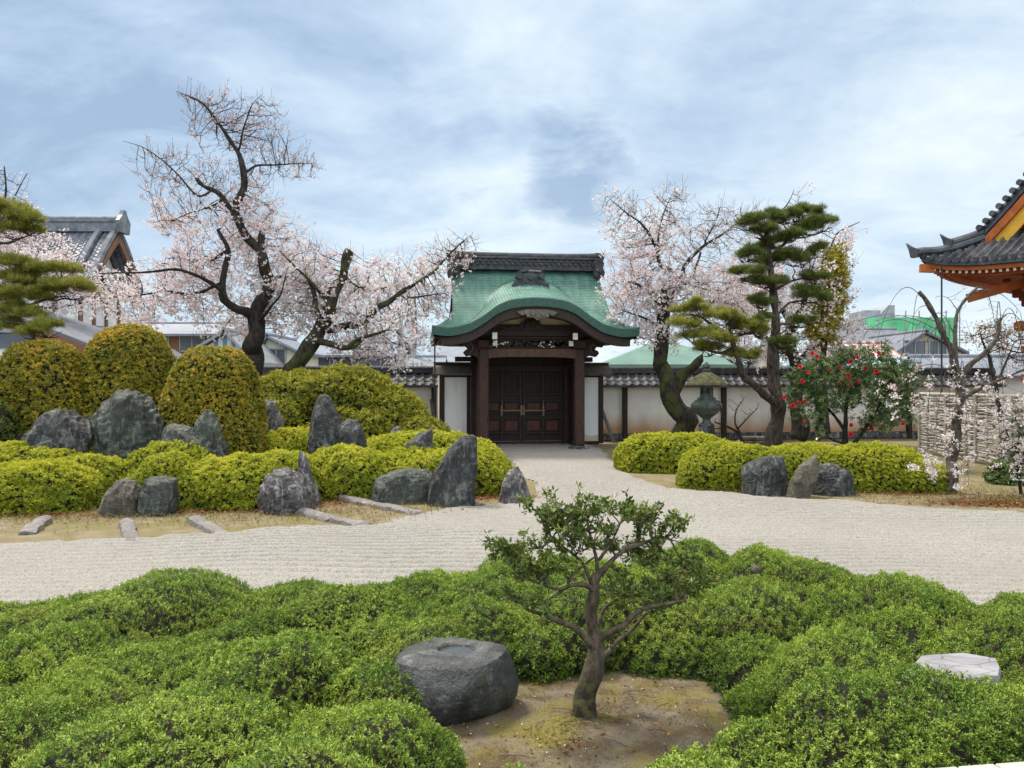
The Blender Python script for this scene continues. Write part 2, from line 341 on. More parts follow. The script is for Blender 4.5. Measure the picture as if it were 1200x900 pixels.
# stone
MAT['rock'] = stone_mat('dark_garden_rock', (.010, .011, .012), (.062, .066, .064), (.23, .23, .215), .5)
MAT['rockgreen'] = stone_mat('greenish_garden_rock', (.012, .015, .013), (.075, .087, .070), (.24, .25, .215), .45, True, .25)
MAT['rockpale'] = stone_mat('pale_purplish_rock', (.030, .028, .028), (.15, .140, .137), (.40, .38, .37), .65)
MAT['rockbrown'] = stone_mat('brown_mossy_rock', (.045, .038, .026), (.155, .135, .10), (.28, .26, .21), .4, True, .35)
MAT['curb'] = stone_mat('weathered_edging_stone', (.14, .122, .122), (.27, .24, .235), (.40, .38, .37), .4, False)
MAT['basin'] = stone_mat('dark_basin_stone', (.026, .028, .028), (.125, .13, .128), (.29, .29, .28), .42, False, .35, .45, .7)
MAT['basintop'] = MAT['basin']
def _slab():
    k = M('pale_cracked_slab'); v = k.co(); a = k.noise(3, 7, .6, v, .3)
    cr = k.n('ShaderNodeTexVoronoi', {'Vector': k.n('ShaderNodeMapping', {0: v, 'Scale': (3.2, 6.5, 3)}).outputs[0], 'Scale': 1.4}, feature='DISTANCE_TO_EDGE').outputs['Distance']
    c = k.mix(k.ramp(a, (.35, 0.0), (.65, 1.0)), (.19, .185, .205), (.30, .295, .315))
    crm = k.ramp(k.math('ADD', cr, k.math('MULTIPLY', a, .03)), (.015, 1.0), (.04, 0.0))
    c = k.mix(k.math('MULTIPLY', crm, .35), c, (.11, .10, .11))
    return k.pbr(c, .7, k.bump(k.math('SUBTRACT', a, crm), .6, .02), .3)
MAT['slab'] = _slab()
def _water():
    k = M('still_water'); b = k.n('ShaderNodeBsdfPrincipled', {'Base Color': (.05, .055, .06), 'Roughness': .04, 'IOR': 1.33})
    k.t.links.new(b.outputs[0], k.out.inputs[0]); return k.m
MAT['water'] = _water()
def _gravel():
    k = M('raked_white_gravel'); v = k.co()
    vo = k.n('ShaderNodeTexVoronoi', {'Vector': v, 'Scale': 85.0}); g = vo.outputs['Color']; d = vo.outputs['Distance']
    bw = k.n('ShaderNodeSeparateColor', {0: g}).outputs[0]
    c = k.ramp(bw, (0, (.155, .145, .128)), (.14, (.22, .207, .185)), (.55, (.272, .259, .235)), (1, (.34, .326, .30)))
    big = k.noise(.55, 4, .6, v)
    c = k.mix(k.ramp(big, (.40, 0.0), (.66, .45)), c, (.215, .20, .175))
    c = k.mix(k.ramp(k.noise(6.5, 3, .6, v), (.60, 0.0), (.75, .5)), c, (.28, .25, .21))
    h = k.math('ADD', k.math('SUBTRACT', 1.0, d), k.math('MULTIPLY', k.noise(24, 3, .6, v), 1.3))
    return k.pbr(c, .88, k.bump(h, .6, .012), .2)
MAT['gravel'] = _gravel()
def _earth(name, soil, moss, dry, mscale, mlo, mhi):
    k = M(name); v = k.co(); a = k.noise(mscale, 6, .65, v); b = k.noise(55, 4, .7, v); d = k.noise(mscale*2.7, 5, .6, v)
    c = k.mix(k.ramp(d, (.40, 0.0), (.62, 1.0)), soil, dry)
    c = k.mix(k.ramp(a, (mlo, 0.0), (mhi, .85)), c, moss)
    c = k.mix(k.ramp(b, (.36, .55), (.52, 0.0)), c, (.085, .065, .040))
    c = k.mix(k.ramp(k.noise(130, 2, .6, v), (.60, 0.0), (.70, .5)), c, (.42, .37, .27))
    return k.pbr(c, .95, k.bump(k.math('ADD', b, k.math('MULTIPLY', a, 1.5)), .7, .02), .15)
MAT['ground'] = _earth('dry_moss_ground', (.175, .140, .085), (.165, .15, .05), (.245, .205, .135), 1.1, .46, .62)
MAT['bare'] = _earth('damp_bare_earth', (.095, .068, .038), (.17, .145, .026), (.17, .145, .105), 1.7, .50, .62)
# buildings
def _copper():
    k = M('green_copper_shingle'); uv = k.n('ShaderNodeUVMap', uv_map='UVMap').outputs[0]
    def br(frq, off, mort):
        x = k.n('ShaderNodeTexBrick', {'Vector': uv, 'Color1': (.0, .0, .0), 'Color2': (1.0, 1.0, 1.0), 'Mortar': (.5, .5, .5), 'Scale': 1.0, 'Mortar Size': mort, 'Mortar Smooth': .25, 'Bias': 0.0, 'Brick Width': .42, 'Row Height': .085})
        x.offset = .5; return x
    x = br(1, .5, .010); f = x.outputs['Fac']; cc = x.outputs['Color']
    st = k.noise(2.0, 6, .62, k.n('ShaderNodeMapping', {0: uv, 'Scale': (2.2, .45, 1)}).outputs[0])
    c = k.mix(k.ramp(st, (.35, 0.0), (.66, 1.0)), (.048, .140, .110), (.135, .275, .22))
    c = k.mix(k.math('MULTIPLY', k.n('ShaderNodeSeparateColor', {0: cc}).outputs[0], .35), c, (.15, .31, .25))
    c = k.mix(k.ramp(k.noise(1.1, 5, .7, uv), (.52, 0.0), (.68, .8)), c, (.045, .105, .085))
    c = k.mix(k.math('MULTIPLY', f, .75), c, (.035, .085, .07))
    sw = k.n('ShaderNodeSeparateXYZ', {0: uv}).outputs[1]
    saw = k.math('FRACT', k.math('DIVIDE', sw, .085))
    return k.pbr(c, .5, k.bump(k.math('ADD', k.math('MULTIPLY', saw, -.8), k.math('MULTIPLY', f, -.6)), .8, .02), .45)
MAT['copper'] = _copper()
MAT['copperedge'] = simple('dark_green_copper_edge', (.020, .062, .050), (.055, .13, .105), 3.5, .5, .2, .01, .45, 0, (3, 3, 12))
def wood(name, a, b, sc=9, rough=.6):
    k = M(name); v = k.co('Object', (7, 7, .8)); f = k.noise(sc*.5, 6, .65, v, .3)
    c = k.mix(k.ramp(f, (.35, 0.0), (.66, 1.0)), a, b)
    return k.pbr(c, rough, k.bump(f, .4, .008), .3)
MAT['darkwood'] = wood('aged_dark_wood', (.014, .009, .007), (.045, .024, .016))
MAT['redwood'] = wood('reddish_brown_wood', (.045, .016, .010), (.135, .045, .025))
MAT['pillarwood'] = wood('dark_pillar_wood', (.022, .011, .008), (.075, .032, .022))
MAT['beamwood'] = wood('brown_beam_wood', (.050, .024, .014), (.135, .066, .040))
MAT['greywood'] = wood('weathered_grey_wood', (.060, .050, .042), (.17, .15, .125))
def _plaster(name, c1, c2, stain, z0, z1):
    k = M(name); v = k.co(); z = k.n('ShaderNodeSeparateXYZ', {0: v}).outputs[2]
    c = k.mix(k.ramp(k.noise(1.3, 5, .6, v), (.35, 0.0), (.7, 1.0)), c1, c2)
    e = k.math('ADD', z, k.math('MULTIPLY', k.noise(1.7, 4, .6, k.n('ShaderNodeMapping', {0: v, 'Scale': (1, 1, .5)}).outputs[0]), -.7))
    c = k.mix(k.ramp(e, (z0, .9), (z1, 0.0)), c, stain)
    c = k.mix(k.ramp(k.noise(2.2, 5, .6, k.n('ShaderNodeMapping', {0: v, 'Scale': (4, 4, .35)}).outputs[0]), (.55, 0.0), (.75, .25)), c, (.36, .35, .33))
    return k.pbr(c, .9, k.bump(k.noise(40, 3, .6, v), .12, .004), .15)
MAT['plaster'] = _plaster('white_lime_plaster', (.80, .79, .76), (.88, .87, .84), (.62, .52, .36), -.28, -.05)
MAT['wallplaster'] = _plaster('stained_cream_plaster', (.74, .70, .63), (.84, .81, .75), (.42, .215, .085), -.02, .72)
MAT['cream'] = simple('faded_cream_board', (.60, .53, .37), (.72, .65, .47), 5, .85, .1, .005)
MAT['whitepaint'] = simple('white_painted_end', (.66, .63, .56), (.78, .75, .68), 8, .8, .05, .004)
MAT['brass'] = simple('aged_brass', (.13, .095, .045), (.27, .20, .10), 25, .55, .1, .004, .5, .5)
MAT['tile'] = simple('dark_grey_roof_tile', (.022, .024, .029), (.07, .076, .086), 3.5, .6, .15, .01, .35)
MAT['tilehall'] = simple('blue_grey_roof_tile', (.075, .085, .105), (.19, .205, .235), 2.5, .45, .15, .01, .5)
MAT['tiletemple'] = simple('black_temple_tile', (.018, .020, .025), (.080, .085, .10), 2.2, .4, .15, .01, .5)
MAT['ridgetile'] = simple('black_ridge_tile', (.014, .015, .018), (.060, .062, .068), 6, .5, .3, .01, .4)
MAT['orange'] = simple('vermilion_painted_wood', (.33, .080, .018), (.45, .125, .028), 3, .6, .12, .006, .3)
MAT['orangedark'] = simple('dark_vermilion_wood', (.14, .034, .012), (.23, .055, .016), 3, .65, .15, .006, .3)  # deeper vermilion for soffit boards, bracket sets and gable wall
MAT['yellow'] = simple('ochre_gable_board', (.68, .34, .03), (.76, .43, .05), 3, .6, .1, .005, .3)
MAT['white'] = simple('white_house_wall', (.66, .66, .65), (.76, .76, .75), 2, .85, .05, .005)
MAT['creamwall'] = simple('cream_house_wall', (.58, .55, .46), (.66, .63, .54), 2, .85, .05, .005)
MAT['beige'] = simple('beige_house_wall', (.40, .35, .24), (.48, .42, .30), 2, .85, .05, .005)
MAT['brownboard'] = wood('brown_board', (.13, .062, .032), (.24, .125, .068))
MAT['glass'] = simple('dark_window_glass', (.05, .06, .07), (.09, .10, .12), 1, .12, 0, .0, .5)
MAT['grey'] = simple('galvanised_grey', (.22, .24, .26), (.34, .36, .38), 3, .5, .05, .004, .4, .3)
MAT['pole'] = simple('concrete_pole', (.30, .31, .32), (.40, .41, .42), 3, .8, .1, .004)
MAT['blackwire'] = simple('black_cable', (.02, .02, .02), (.03, .03, .03), 3, .7, 0)
MAT['net'] = simple('green_building_net', (.10, .46, .22), (.17, .58, .30), 1.5, .8, .1, .01)
MAT['greenroof'] = simple('pale_green_sheet_roof', (.075, .155, .125), (.12, .21, .17), .8, .5, .05, .01, .4)
MAT['blueroof'] = simple('pale_blue_slate_roof', (.24, .30, .35), (.36, .42, .47), 1.2, .55, .1, .01, .4)
MAT['greyroof'] = simple('bluish_grey_roof', (.13, .15, .19), (.21, .235, .28), 1.0, .5, .1, .01, .4)
MAT['darkroof'] = simple('slate_grey_roof', (.10, .11, .135), (.17, .18, .21), 1.5, .5, .1, .01, .4)
def stripes(name, a, b, frq):
    k = M(name); x = k.n('ShaderNodeUVMap', uv_map='UVMap').outputs[0]; u = k.n('ShaderNodeSeparateXYZ', {0: x}).outputs[0]
    f = k.math('FRACT', k.math('MULTIPLY', u, frq)); c = k.mix(k.ramp(f, (.30, 0.0), (.36, 1.0), (.80, 1.0), (.86, 0.0)), a, b)
    return k.pbr(c, .5, k.bump(f, .3, .03), .4)
MAT['bluestripe'] = stripes('blue_seamed_metal_roof', (.18, .29, .33), (.42, .51, .54), 2.2)
MAT['pinkstripe'] = stripes('faded_pink_seamed_roof', (.30, .125, .125), (.50, .42, .40), 2.0)
MAT['shedstripe'] = stripes('blue_ribbed_siding', (.15, .22, .31), (.52, .58, .63), 2.6)
MAT['bronze'] = simple('dark_bronze', (.05, .058, .05), (.14, .16, .135), 9, .55, .35, .01, .4, .2)
MAT['bronzemoss'] = simple('mossy_bronze_roof', (.085, .085, .045), (.22, .215, .115), 9, .8, .6, .02, .2)
MAT['brush'] = simple('grey_brushwood', (.17, .155, .135), (.52, .48, .43), 14, .9, .5, .01, .15, 0, (1, .4, 3))
MAT['bamboo'] = simple('weathered_bamboo', (.25, .23, .19), (.46, .43, .37), 10, .7, .2, .005)
MAT['deck'] = wood('pale_veranda_plank', (.30, .29, .28), (.44, .43, .41), 6, .8)
def uv_from(o, fn):
    me = o.data; uv = me.uv_layers.new(name='UVMap'); n = len(me.loops)
    vi = np.empty(n, 'i'); me.loops.foreach_get('vertex_index', vi); co = np.empty(len(me.vertices)*3, 'f'); me.vertices.foreach_get('co', co)
    uv.data.foreach_set('uv', fn(co.reshape(-1, 3))[vi].astype('f').ravel()); return o

# ------------------------------------------------------------------ ground, gravel
def ground():
    xs = np.concatenate((np.linspace(-900, -40, 8)[:-1], np.linspace(-40, 40, 161), np.linspace(40, 900, 8)[1:]))
    ys = np.concatenate((np.linspace(-200, 0, 5)[:-1], np.linspace(0, 45, 91), np.linspace(45, 1500, 12)[1:]))
    X, Y = np.meshgrid(xs, ys, indexing='ij'); P = np.stack((X, Y, np.zeros_like(X)), -1)
    kind(Acc().grid(P, flip=False).build('ground', MAT['ground'], smooth=True), 'structure')
ground()
BACK = [(-260, 646), (-60, 640), (0, 637), (60, 634), (140, 633), (230, 628), (300, 622), (360, 619), (420, 617), (447, 613), (470, 606), (520, 596), (560, 594), (600, 590), (624, 586), (628, 578), (622, 566), (608, 556), (602, 545), (592, 535), (575, 527), (572, 521), (690, 521), (705, 526), (722, 545), (745, 560), (800, 575), (870, 580), (930, 586), (1000, 589), (1080, 596), (1150, 601), (1240, 606), (1420, 618)]
def inside(X, Y, poly):
    r = np.zeros(X.shape, bool); n = len(poly)
    for i in range(n):
        x0, y0 = poly[i]; x1, y1 = poly[(i+1) % n]
        if y0 == y1: continue
        c = ((y0 > Y) != (y1 > Y)) & (X < (x1-x0)*(Y-y0)/(y1-y0)+x0); r ^= c
    return r
def gravel():
    poly = [tuple(G(*p)[:2]) for p in BACK]+[(9.5, 4.2), (3.0, 5.6), (-1, 5.9), (-6.5, 4.6)]
    ys = [4.2]
    while ys[-1] < 27.2: ys.append(ys[-1]+.020*max(1, ys[-1]/9))
    ys = np.array(ys); xs = np.arange(-9.5, 15, .075); X, Y = np.meshgrid(xs, ys, indexing='ij')
    P0 = np.stack((X, Y, 0*X), -1).reshape(-1, 3)
    wv = .16*snoise(P0, .13, 21).reshape(X.shape)+.05*snoise(P0, .45, 22).reshape(X.shape)+.45*np.exp(-((X+1.9)**2/2.6+(Y-11.6)**2/1.4))-.45*np.exp(-((X-.5)**2/5+(Y-13.0)**2/5))+.05*np.sin(X*.9+1)+.03*np.sin(X*2.3)
    ph = (Y+wv+.015*snoise(P0, .9, 5).reshape(X.shape))/(.20)
    tri = 1-np.exp(-((((ph+.012*np.sin(X*40)) % 1)-.5)/.20)**2)
    amp = .046*(.55+.45*np.clip(snoise(P0*[.35, 1, 1], .35, 8).reshape(X.shape)+.5, 0, 1.4))
    Z = .016+amp*tri+.004*snoise(P0, 3.5, 3).reshape(X.shape)+.003*snoise(P0, 9, 4).reshape(X.shape)
    jx = .05*snoise(P0, .8, 11).reshape(X.shape)+.04*snoise(P0, 3, 12).reshape(X.shape)
    jy = .06*snoise(P0, .8, 13).reshape(X.shape)+.05*snoise(P0, 3.3, 14).reshape(X.shape)
    ok = inside(X+jx, Y+jy, poly)
    n, k = X.shape; f = ok[:-1, :-1] & ok[1:, :-1] & ok[:-1, 1:] & ok[1:, 1:]
    # the sheet thins out to nothing at its edge
    e = np.zeros(ok.shape); c = ok.copy()
    for _ in range(4):
        b = c.copy(); b[1:] &= c[:-1]; b[:-1] &= c[1:]; b[:, 1:] &= c[:, :-1]; b[:, :-1] &= c[:, 1:]; b[0] = b[-1] = False; b[:, 0] = False; c = b; e += b/4
    Z = .004+(Z-.004)*np.clip(e, 0, 1)
    i, j = np.nonzero(f); a = i*k+j; Q = np.stack((a, a+k, a+k+1, a+1), 1)
    used, inv = np.unique(Q.ravel(), return_inverse=True)
    V = np.stack((X, Y, Z), -1).reshape(-1, 3)[used]
    kind(Acc().add(V, inv.reshape(-1, 4)).build('gravel', MAT['gravel'], smooth=True), 'structure')
gravel()
def bare():
    c = np.array((.75, 4.75)); a = np.linspace(0, 6.283, 60)[:-1]; rr = np.linspace(.0005, 1, 26); V = []
    for r in rr:
        x = c[0]+r*1.25*np.cos(a); y = c[1]+r*1.75*np.sin(a)
        p = np.stack((x, y, 0*x), 1); z = .012+.04*np.exp(-((x-.45)**2+(y-4.75)**2)/.16)*1.0+.010*snoise(p, .9, 3)+.006*snoise(p, 3.3, 4)
        V.append(np.stack((x, y, np.maximum(z, .006)), 1))
    P = np.stack(V); P = np.concatenate((P, P[:, :1]), 1)
    kind(Acc().grid(P).build('bare_earth', MAT['bare'], smooth=True), 'structure')
bare()

# ------------------------------------------------------------------ clipped shrubs
def leaf_quad(L, wd, tilt, az, z0=0.0, lift=0.0):
    d = np.array((math.cos(az)*math.cos(tilt), math.sin(az)*math.cos(tilt), math.sin(tilt))); sd = np.array((-math.sin(az), math.cos(az), 0))
    b = np.array((0, 0, z0)); mid = b+d*L*.5+np.array((0, 0, lift))
    return [b, mid-sd*wd/2, b+d*L, mid+sd*wd/2]
def templates(kindo, g):
    out = []
    for v in range(5):
        q = []
        if kindo == 'yew':
            for i in range(7): q.append(leaf_quad(g.uniform(.012, .019), g.uniform(.0045, .0068), g.uniform(.25, 1.35), g.uniform(0, 6.28), g.uniform(-.012, .012)))
        elif kindo == 'azalea':
            for i in range(5): q.append(leaf_quad(g.uniform(.028, .044), g.uniform(.015, .021), g.uniform(.15, 1.0), i*1.257+g.uniform(-.4, .4), g.uniform(-.02, .01), .004))
        elif kindo == 'small':
            for i in range(6): q.append(leaf_quad(g.uniform(.035, .060), g.uniform(.020, .030), g.uniform(.05, 1.1), i*1.05+g.uniform(-.5, .5), g.uniform(-.03, .01), .004))
        elif kindo == 'big':
            for i in range(6): q.append(leaf_quad(g.uniform(.06, .10), g.uniform(.026, .040), g.uniform(.0, 1.1), i*1.05+g.uniform(-.5, .5), g.uniform(-.05, .02), .008))
        out.append(np.array(q))
    n = min(len(t) for t in out); return np.array([t[:n] for t in out])      # (v, n, 4, 3)
def scatter(acc, P, N, tpl, g, tint, size=(.8, 1.25), jit=.45, upw=.35, m=0):
    n = len(P)
    if n == 0: return
    A = N+np.array((0, 0, upw))+g.normal(size=(n, 3))*jit; A /= np.linalg.norm(A, axis=1)[:, None]
    r = g.normal(size=(n, 3)); U = np.cross(A, r); U /= np.linalg.norm(U, axis=1)[:, None]+1e-9; Vv = np.cross(A, U)
    Rm = np.stack((U, Vv, A), 2)*g.uniform(size[0], size[1], n)[:, None, None]
    t = tpl[g.integers(0, len(tpl), n)]; k = t.shape[1]
    V = np.einsum('nij,nkqj->nkqi', Rm, t)+P[:, None, None, :]
    tt = np.clip(np.asarray(tint)[:, None]+g.normal(size=(n, k))*.08, 0, 1)
    acc.add(V.reshape(-1, 3), np.arange(n*k*4).reshape(-1, 4), None, np.repeat(tt.ravel(), 4), m)
ALL_LOBES = []
def lobe(px, Y, a, b, c, p=2.3, pxr=None): return (float((px-600)/F*Y), float(Y), float(a), float(b), float(c), float(p))
def surf(l, n, g, zlo=-.02):
    x, y, a, b, c, p = l
    d = g.normal(size=(n*3, 3)); d = d[d[:, 2] > zlo]; d /= np.linalg.norm(d, axis=1)[:, None]
    s = np.array((a, b, c)); d = d*s; d /= np.linalg.norm(d, axis=1)[:, None]
    r = (np.abs(d/s)**p).sum(1)**(-1/p); P = d*r[:, None]
    N = np.sign(P)*np.abs(P/s)**(p-1)/s; N /= np.linalg.norm(N, axis=1)[:, None]
    # weight by true area so that the leaves lie evenly
    wgt = r**2/np.maximum((N*d).sum(1), .15)*np.linalg.norm(d/s, axis=1)**3*(a*b*c); k = g.random(len(P)) < wgt/np.quantile(wgt, .97)
    return (P[k]+np.array((x, y, 0)))[:n], N[k][:n]
def inside_lobe(P, l, f=.95):
    x, y, a, b, c, p = l
    return (np.abs((P[:, 0]-x)/a)**p+np.abs((P[:, 1]-y)/b)**p+np.abs(P[:, 2]/c)**p) < f**p
def lobe_area(l):
    a, b, c = l[2:5]; return 6.283*(((a*b)**1.6+(a*c)**1.6+(b*c)**1.6)/3)**(1/1.6)*1.12
def shrub(name, label, cat, lobes, mat, tpl, dens, seed, amp=(.04, .03), fr=(.8, 2.6), group=None, others=(), size=(.8, 1.25), tintbias=0.0, toplit=.22, fuzz=.02, core=.07, jit=.45, clump=(5.5, .035, -.75), billow=(0, 1)):
    g = np.random.default_rng(seed); acc = Acc(); co = Acc()
    base = np.array((lobes[0][0], lobes[0][1], 0.0)); o = thing(name, label, cat, tuple(base), 0, group)
    tp = templates(tpl, g); cp = np.array((0, 0, H))
    disp = lambda P: amp[0]*snoise(P, fr[0], seed+1)+amp[1]*snoise(P, fr[1], seed+2)+(billow[0]*(np.minimum(np.abs(snoise(P*[1, 1, .6], billow[1], 77, 5)), 1.1)-.62) if billow[0] else 0)
    for i, l in enumerate(lobes):
        n = int(lobe_area(l)*dens); P, N = surf(l, n, g)
        ok = np.ones(len(P), bool)
        for j, k in enumerate(lobes):
            if j != i: ok &= ~inside_lobe(P, k, .97)
        for k in others: ok &= ~inside_lobe(P, k, .94)
        vw = cp-P; vw /= np.linalg.norm(vw, axis=1)[:, None]; ok &= (N*vw).sum(1) > -.42
        P, N = P[ok], N[ok]; cl = .75*snoise(P, clump[0], seed+11)+.5*snoise(P, clump[0]*1.9, seed+12)
        ok = cl > clump[2]+.25*g.normal(size=len(P)); P, N, cl = P[ok], N[ok], cl[ok]; d = disp(P)+clump[1]*cl
        depth = -np.abs(g.normal(size=len(P)))*fuzz+g.random(len(P))*fuzz*.6
        P = P+N*(d+depth)[:, None]; P[:, 2] = np.maximum(P[:, 2], .015)
        tint = .42+toplit*(N[:, 2]-.4)+.17*np.clip(cl, -1.5, 1.5)+.13*g.normal(size=len(P))+.10*snoise(P, 1.1, seed+7)+tintbias  # upward faces tinted lighter, painting in light from above
        scatter(acc, P, N, tp, g, np.clip(tint, 0, 1), size, jit)
        # twiggy body under the leaves, coloured extra dark so gaps read as shade
        th = np.linspace(0, 6.2832, 57); ps = np.linspace(0.0, 1.5708, 22)
        T, Ph = np.meshgrid(th, ps, indexing='ij'); d3 = np.stack((np.cos(T)*np.cos(Ph)*l[2], np.sin(T)*np.cos(Ph)*l[3], np.sin(Ph)*l[4]), -1).reshape(-1, 3)
        s = np.array(l[2:5]); r = (np.abs(d3/s)**l[5]).sum(1)**(-1/l[5]); Pc = d3*r[:, None]
        Nn = np.sign(Pc)*np.abs(Pc/s)**(l[5]-1)/s; Nn /= np.linalg.norm(Nn, axis=1)[:, None]; Pc = Pc+np.array((l[0], l[1], 0))
        Pc = Pc+Nn*(disp(Pc)-core)[:, None]; Pc[:, 2] = np.maximum(Pc[:, 2], 0.0)
        co.grid(Pc.reshape(57, 22, 3))
    acc.build('foliage', MAT[mat], o); co.build('dark_twig_core', MAT['twig'], o, smooth=True)
    ALL_LOBES.extend(lobes)
    return o
# ------------------------------------------------------------------ rocks
def rock(name, label, out, Y, depth, seed, mat, group=None, facets=12, rough=.055, segs=100, rows=76, sq=2.5, cat='rock', base=None):
    g = np.random.default_rng(seed)
    pts = np.array([W(px, py, Y)[[0, 2]] for px, py in out]); zt = pts[:, 1].max(); zb = -.04
    n = len(pts)
    def span(z):
        xs = []
        for i in range(n):
            (x0, z0), (x1, z1) = pts[i], pts[(i+1) % n]
            if (z0-z)*(z1-z) <= 0 and z0 != z1: xs.append(x0+(x1-x0)*(z-z0)/(z1-z0))
        return (min(xs), max(xs)) if xs else None
    low = pts[:, 1].min()
    zs = zb+(zt-zb)*np.sin(np.linspace(0, 1, rows)*math.pi/2)**.85; zs[-1] = zt-1e-3*(zt-zb)
    ex = [span(max(z, low+.01)) for z in zs]; L = np.array([e[0] for e in ex]); Rr = np.array([e[1] for e in ex])
    wmax = (Rr-L).max(); hw = (Rr-L)/2; cx = (Rr+L)/2
    dz = depth/2*np.clip(hw*2/wmax, .02, 1)**.6*np.linspace(1.0, .86, rows)
    an = np.linspace(0, 2*math.pi, segs, endpoint=False); c = np.sign(np.cos(an))*np.abs(np.cos(an))**(2/sq); s = np.sign(np.sin(an))*np.abs(np.sin(an))**(2/sq)
    V = np.stack([np.stack((cx[i]+hw[i]*c, Y+.12*depth*(zs[i]/zt)+dz[i]*s, np.full(segs, zs[i])), 1) for i in range(rows)]).reshape(-1, 3)
    ctr = np.array((cx[rows//3], Y, zt*.42)); size = max(wmax, zt)
    for _ in range(facets):
        d = g.normal(size=3); d[1] -= .5; d[2] = abs(d[2])*.8; d /= np.linalg.norm(d); pr = (V-ctr) @ d; o = np.quantile(pr, g.uniform(.91, .985)); k = pr > o
        V[k] -= np.outer((pr[k]-o)*.93, d)
    q = V-ctr; q /= np.linalg.norm(q, axis=1)[:, None]+1e-9
    rid = 1-np.abs(snoise(V/size, 1.3, seed+3)); V = V+q*(size*rough*(.7*snoise(V/size, .9, seed)+.75*rid-.42+.5*(1-np.abs(snoise(V/size*[1, 1, .55], 3.2, seed+1)))-.3+.28*(1-np.abs(snoise(V/size, 7.5, seed+2)))-.2+.08*snoise(V/size, 17, seed+5)))[:, None]
    a = Acc(); Q = [(i*segs+j, i*segs+(j+1) % segs, (i+1)*segs+(j+1) % segs, (i+1)*segs+j) for i in range(rows-1) for j in range(segs)]
    top = V[-segs:].mean(0); V = np.concatenate((V, [top])); b = len(V)-1
    a.add(V, Q, [(b, (rows-1)*segs+j, (rows-1)*segs+(j+1) % segs) for j in range(segs)])
    loc = (cx[0], Y, 0.0)
    o = a.build(name, MAT[mat], loc=loc, smooth=True); tag(o, label, cat, group)
    m = o.modifiers.new('edges', 'EDGE_SPLIT'); m.split_angle = R(42)
    return o
rock('boulder', 'broad low dark boulder under the clipped ochre domes, its top sloping left', [(18, 535), (20, 512), (34, 494), (62, 485), (88, 488), (105, 500), (108, 535)], 14.3, .9, 21, 'rock')
rock('boulder', 'tallest and widest dark streaked boulder in front of the ochre domes', [(97, 540), (98, 495), (108, 478), (122, 462), (140, 456), (160, 460), (178, 470), (190, 490), (194, 520), (196, 540)], 14.7, 1.1, 22, 'rockgreen', rough=.06)
rock('boulder', 'dark angular boulder with pale patches, peaked at its right side below the ochre dome', [(184, 540), (186, 505), (200, 490), (220, 486), (240, 474), (252, 478), (266, 500), (276, 522), (277, 540)], 14.2, .95, 23, 'rockgreen', rough=.065, facets=16)
rock('garden_rock', 'rounded brownish rock beside the flat topped dark block at the moss edge', [(118, 603), (119, 575), (126, 564), (144, 560), (160, 566), (166, 582), (164, 603)], 12.35, .55, 24, 'rockbrown', rough=.04)
rock('garden_rock', 'flat topped dark block of rock right beside the rounded brownish rock', [(165, 604), (168, 578), (171, 559), (190, 558), (205, 562), (206, 580), (203, 603)], 12.4, .5, 25, 'rockgreen', rough=.03, sq=4)
rock('garden_rock', 'pale lumpy weathered rock leaning to the right at the end of an edging stone', [(302, 604), (302, 575), (309, 558), (330, 550), (352, 556), (366, 576), (380, 600), (378, 604)], 12.6, .75, 26, 'rockpale', rough=.075, facets=16)
rock('garden_rock', 'thin upright grey rock fin just behind the pale lumpy rock', [(345, 585), (346, 545), (350, 527), (358, 530), (368, 558), (376, 585)], 13.3, .35, 27, 'rockpale', rough=.04)
rock('garden_rock', 'flat topped low dark slab rock lying against the leaning pointed stone', [(430, 587), (431, 570), (445, 556), (470, 550), (500, 549), (508, 556), (508, 587)], 13.75, .85, 28, 'rockgreen', rough=.025, sq=3.4, facets=8)
rock('standing_rock', 'tall dark stone with a pointed top leaning right at the gravel edge', [(502, 592), (502, 570), (505, 556), (524, 528), (538, 514), (553, 511), (558, 515), (559, 545), (559, 592)], 13.25, .65, 29, 'rock', rough=.025, facets=9)
rock('garden_rock', 'small pale rounded stone standing in gravel at the azalea hedge end', [(583, 588), (588, 566), (596, 550), (607, 546), (614, 558), (622, 580), (622, 588)], 13.65, .5, 30, 'rockpale', rough=.03)
rock('standing_rock', 'tall upright dark rock slab with rounded top rising from the back azaleas', [(360, 545), (361, 500), (363, 478), (370, 467), (382, 466), (391, 473), (398, 488), (402, 515), (404, 545)], 15.75, .6, 31, 'rock', rough=.03)
rock('garden_rock', 'shorter dark rock joined to the right of the tall upright slab', [(392, 545), (395, 500), (404, 491), (418, 491), (427, 505), (431, 530), (431, 545)], 15.6, .6, 32, 'rock', rough=.03)
rock('garden_rock', 'small black jagged rock poking out of the azalea hedge near the gate', [(470, 560), (471, 520), (480, 513), (494, 506), (506, 505), (508, 525), (510, 560)], 15.15, .5, 33, 'rock', rough=.07, facets=18)
rock('garden_rock', 'small rounded grey rock at the right foot of the ochre domes', [(302, 520), (303, 478), (310, 467), (322, 470), (329, 486), (330, 520)], 16.9, .6, 34, 'rockpale', rough=.05)
rock('garden_rock', 'tiny pale stone tip between back azalea and loose yellow green hedge', [(450, 520), (452, 505), (464, 498), (470, 500), (470, 520)], 17.75, .35, 35, 'rockpale', rough=.04)
rock('garden_rock', 'dark smooth rock with slanting top beside the pointed brownish stone', [(868, 578), (869, 548), (880, 541), (900, 536), (918, 535), (922, 555), (922, 578)], 14.65, .6, 36, 'rock', rough=.025, facets=9)
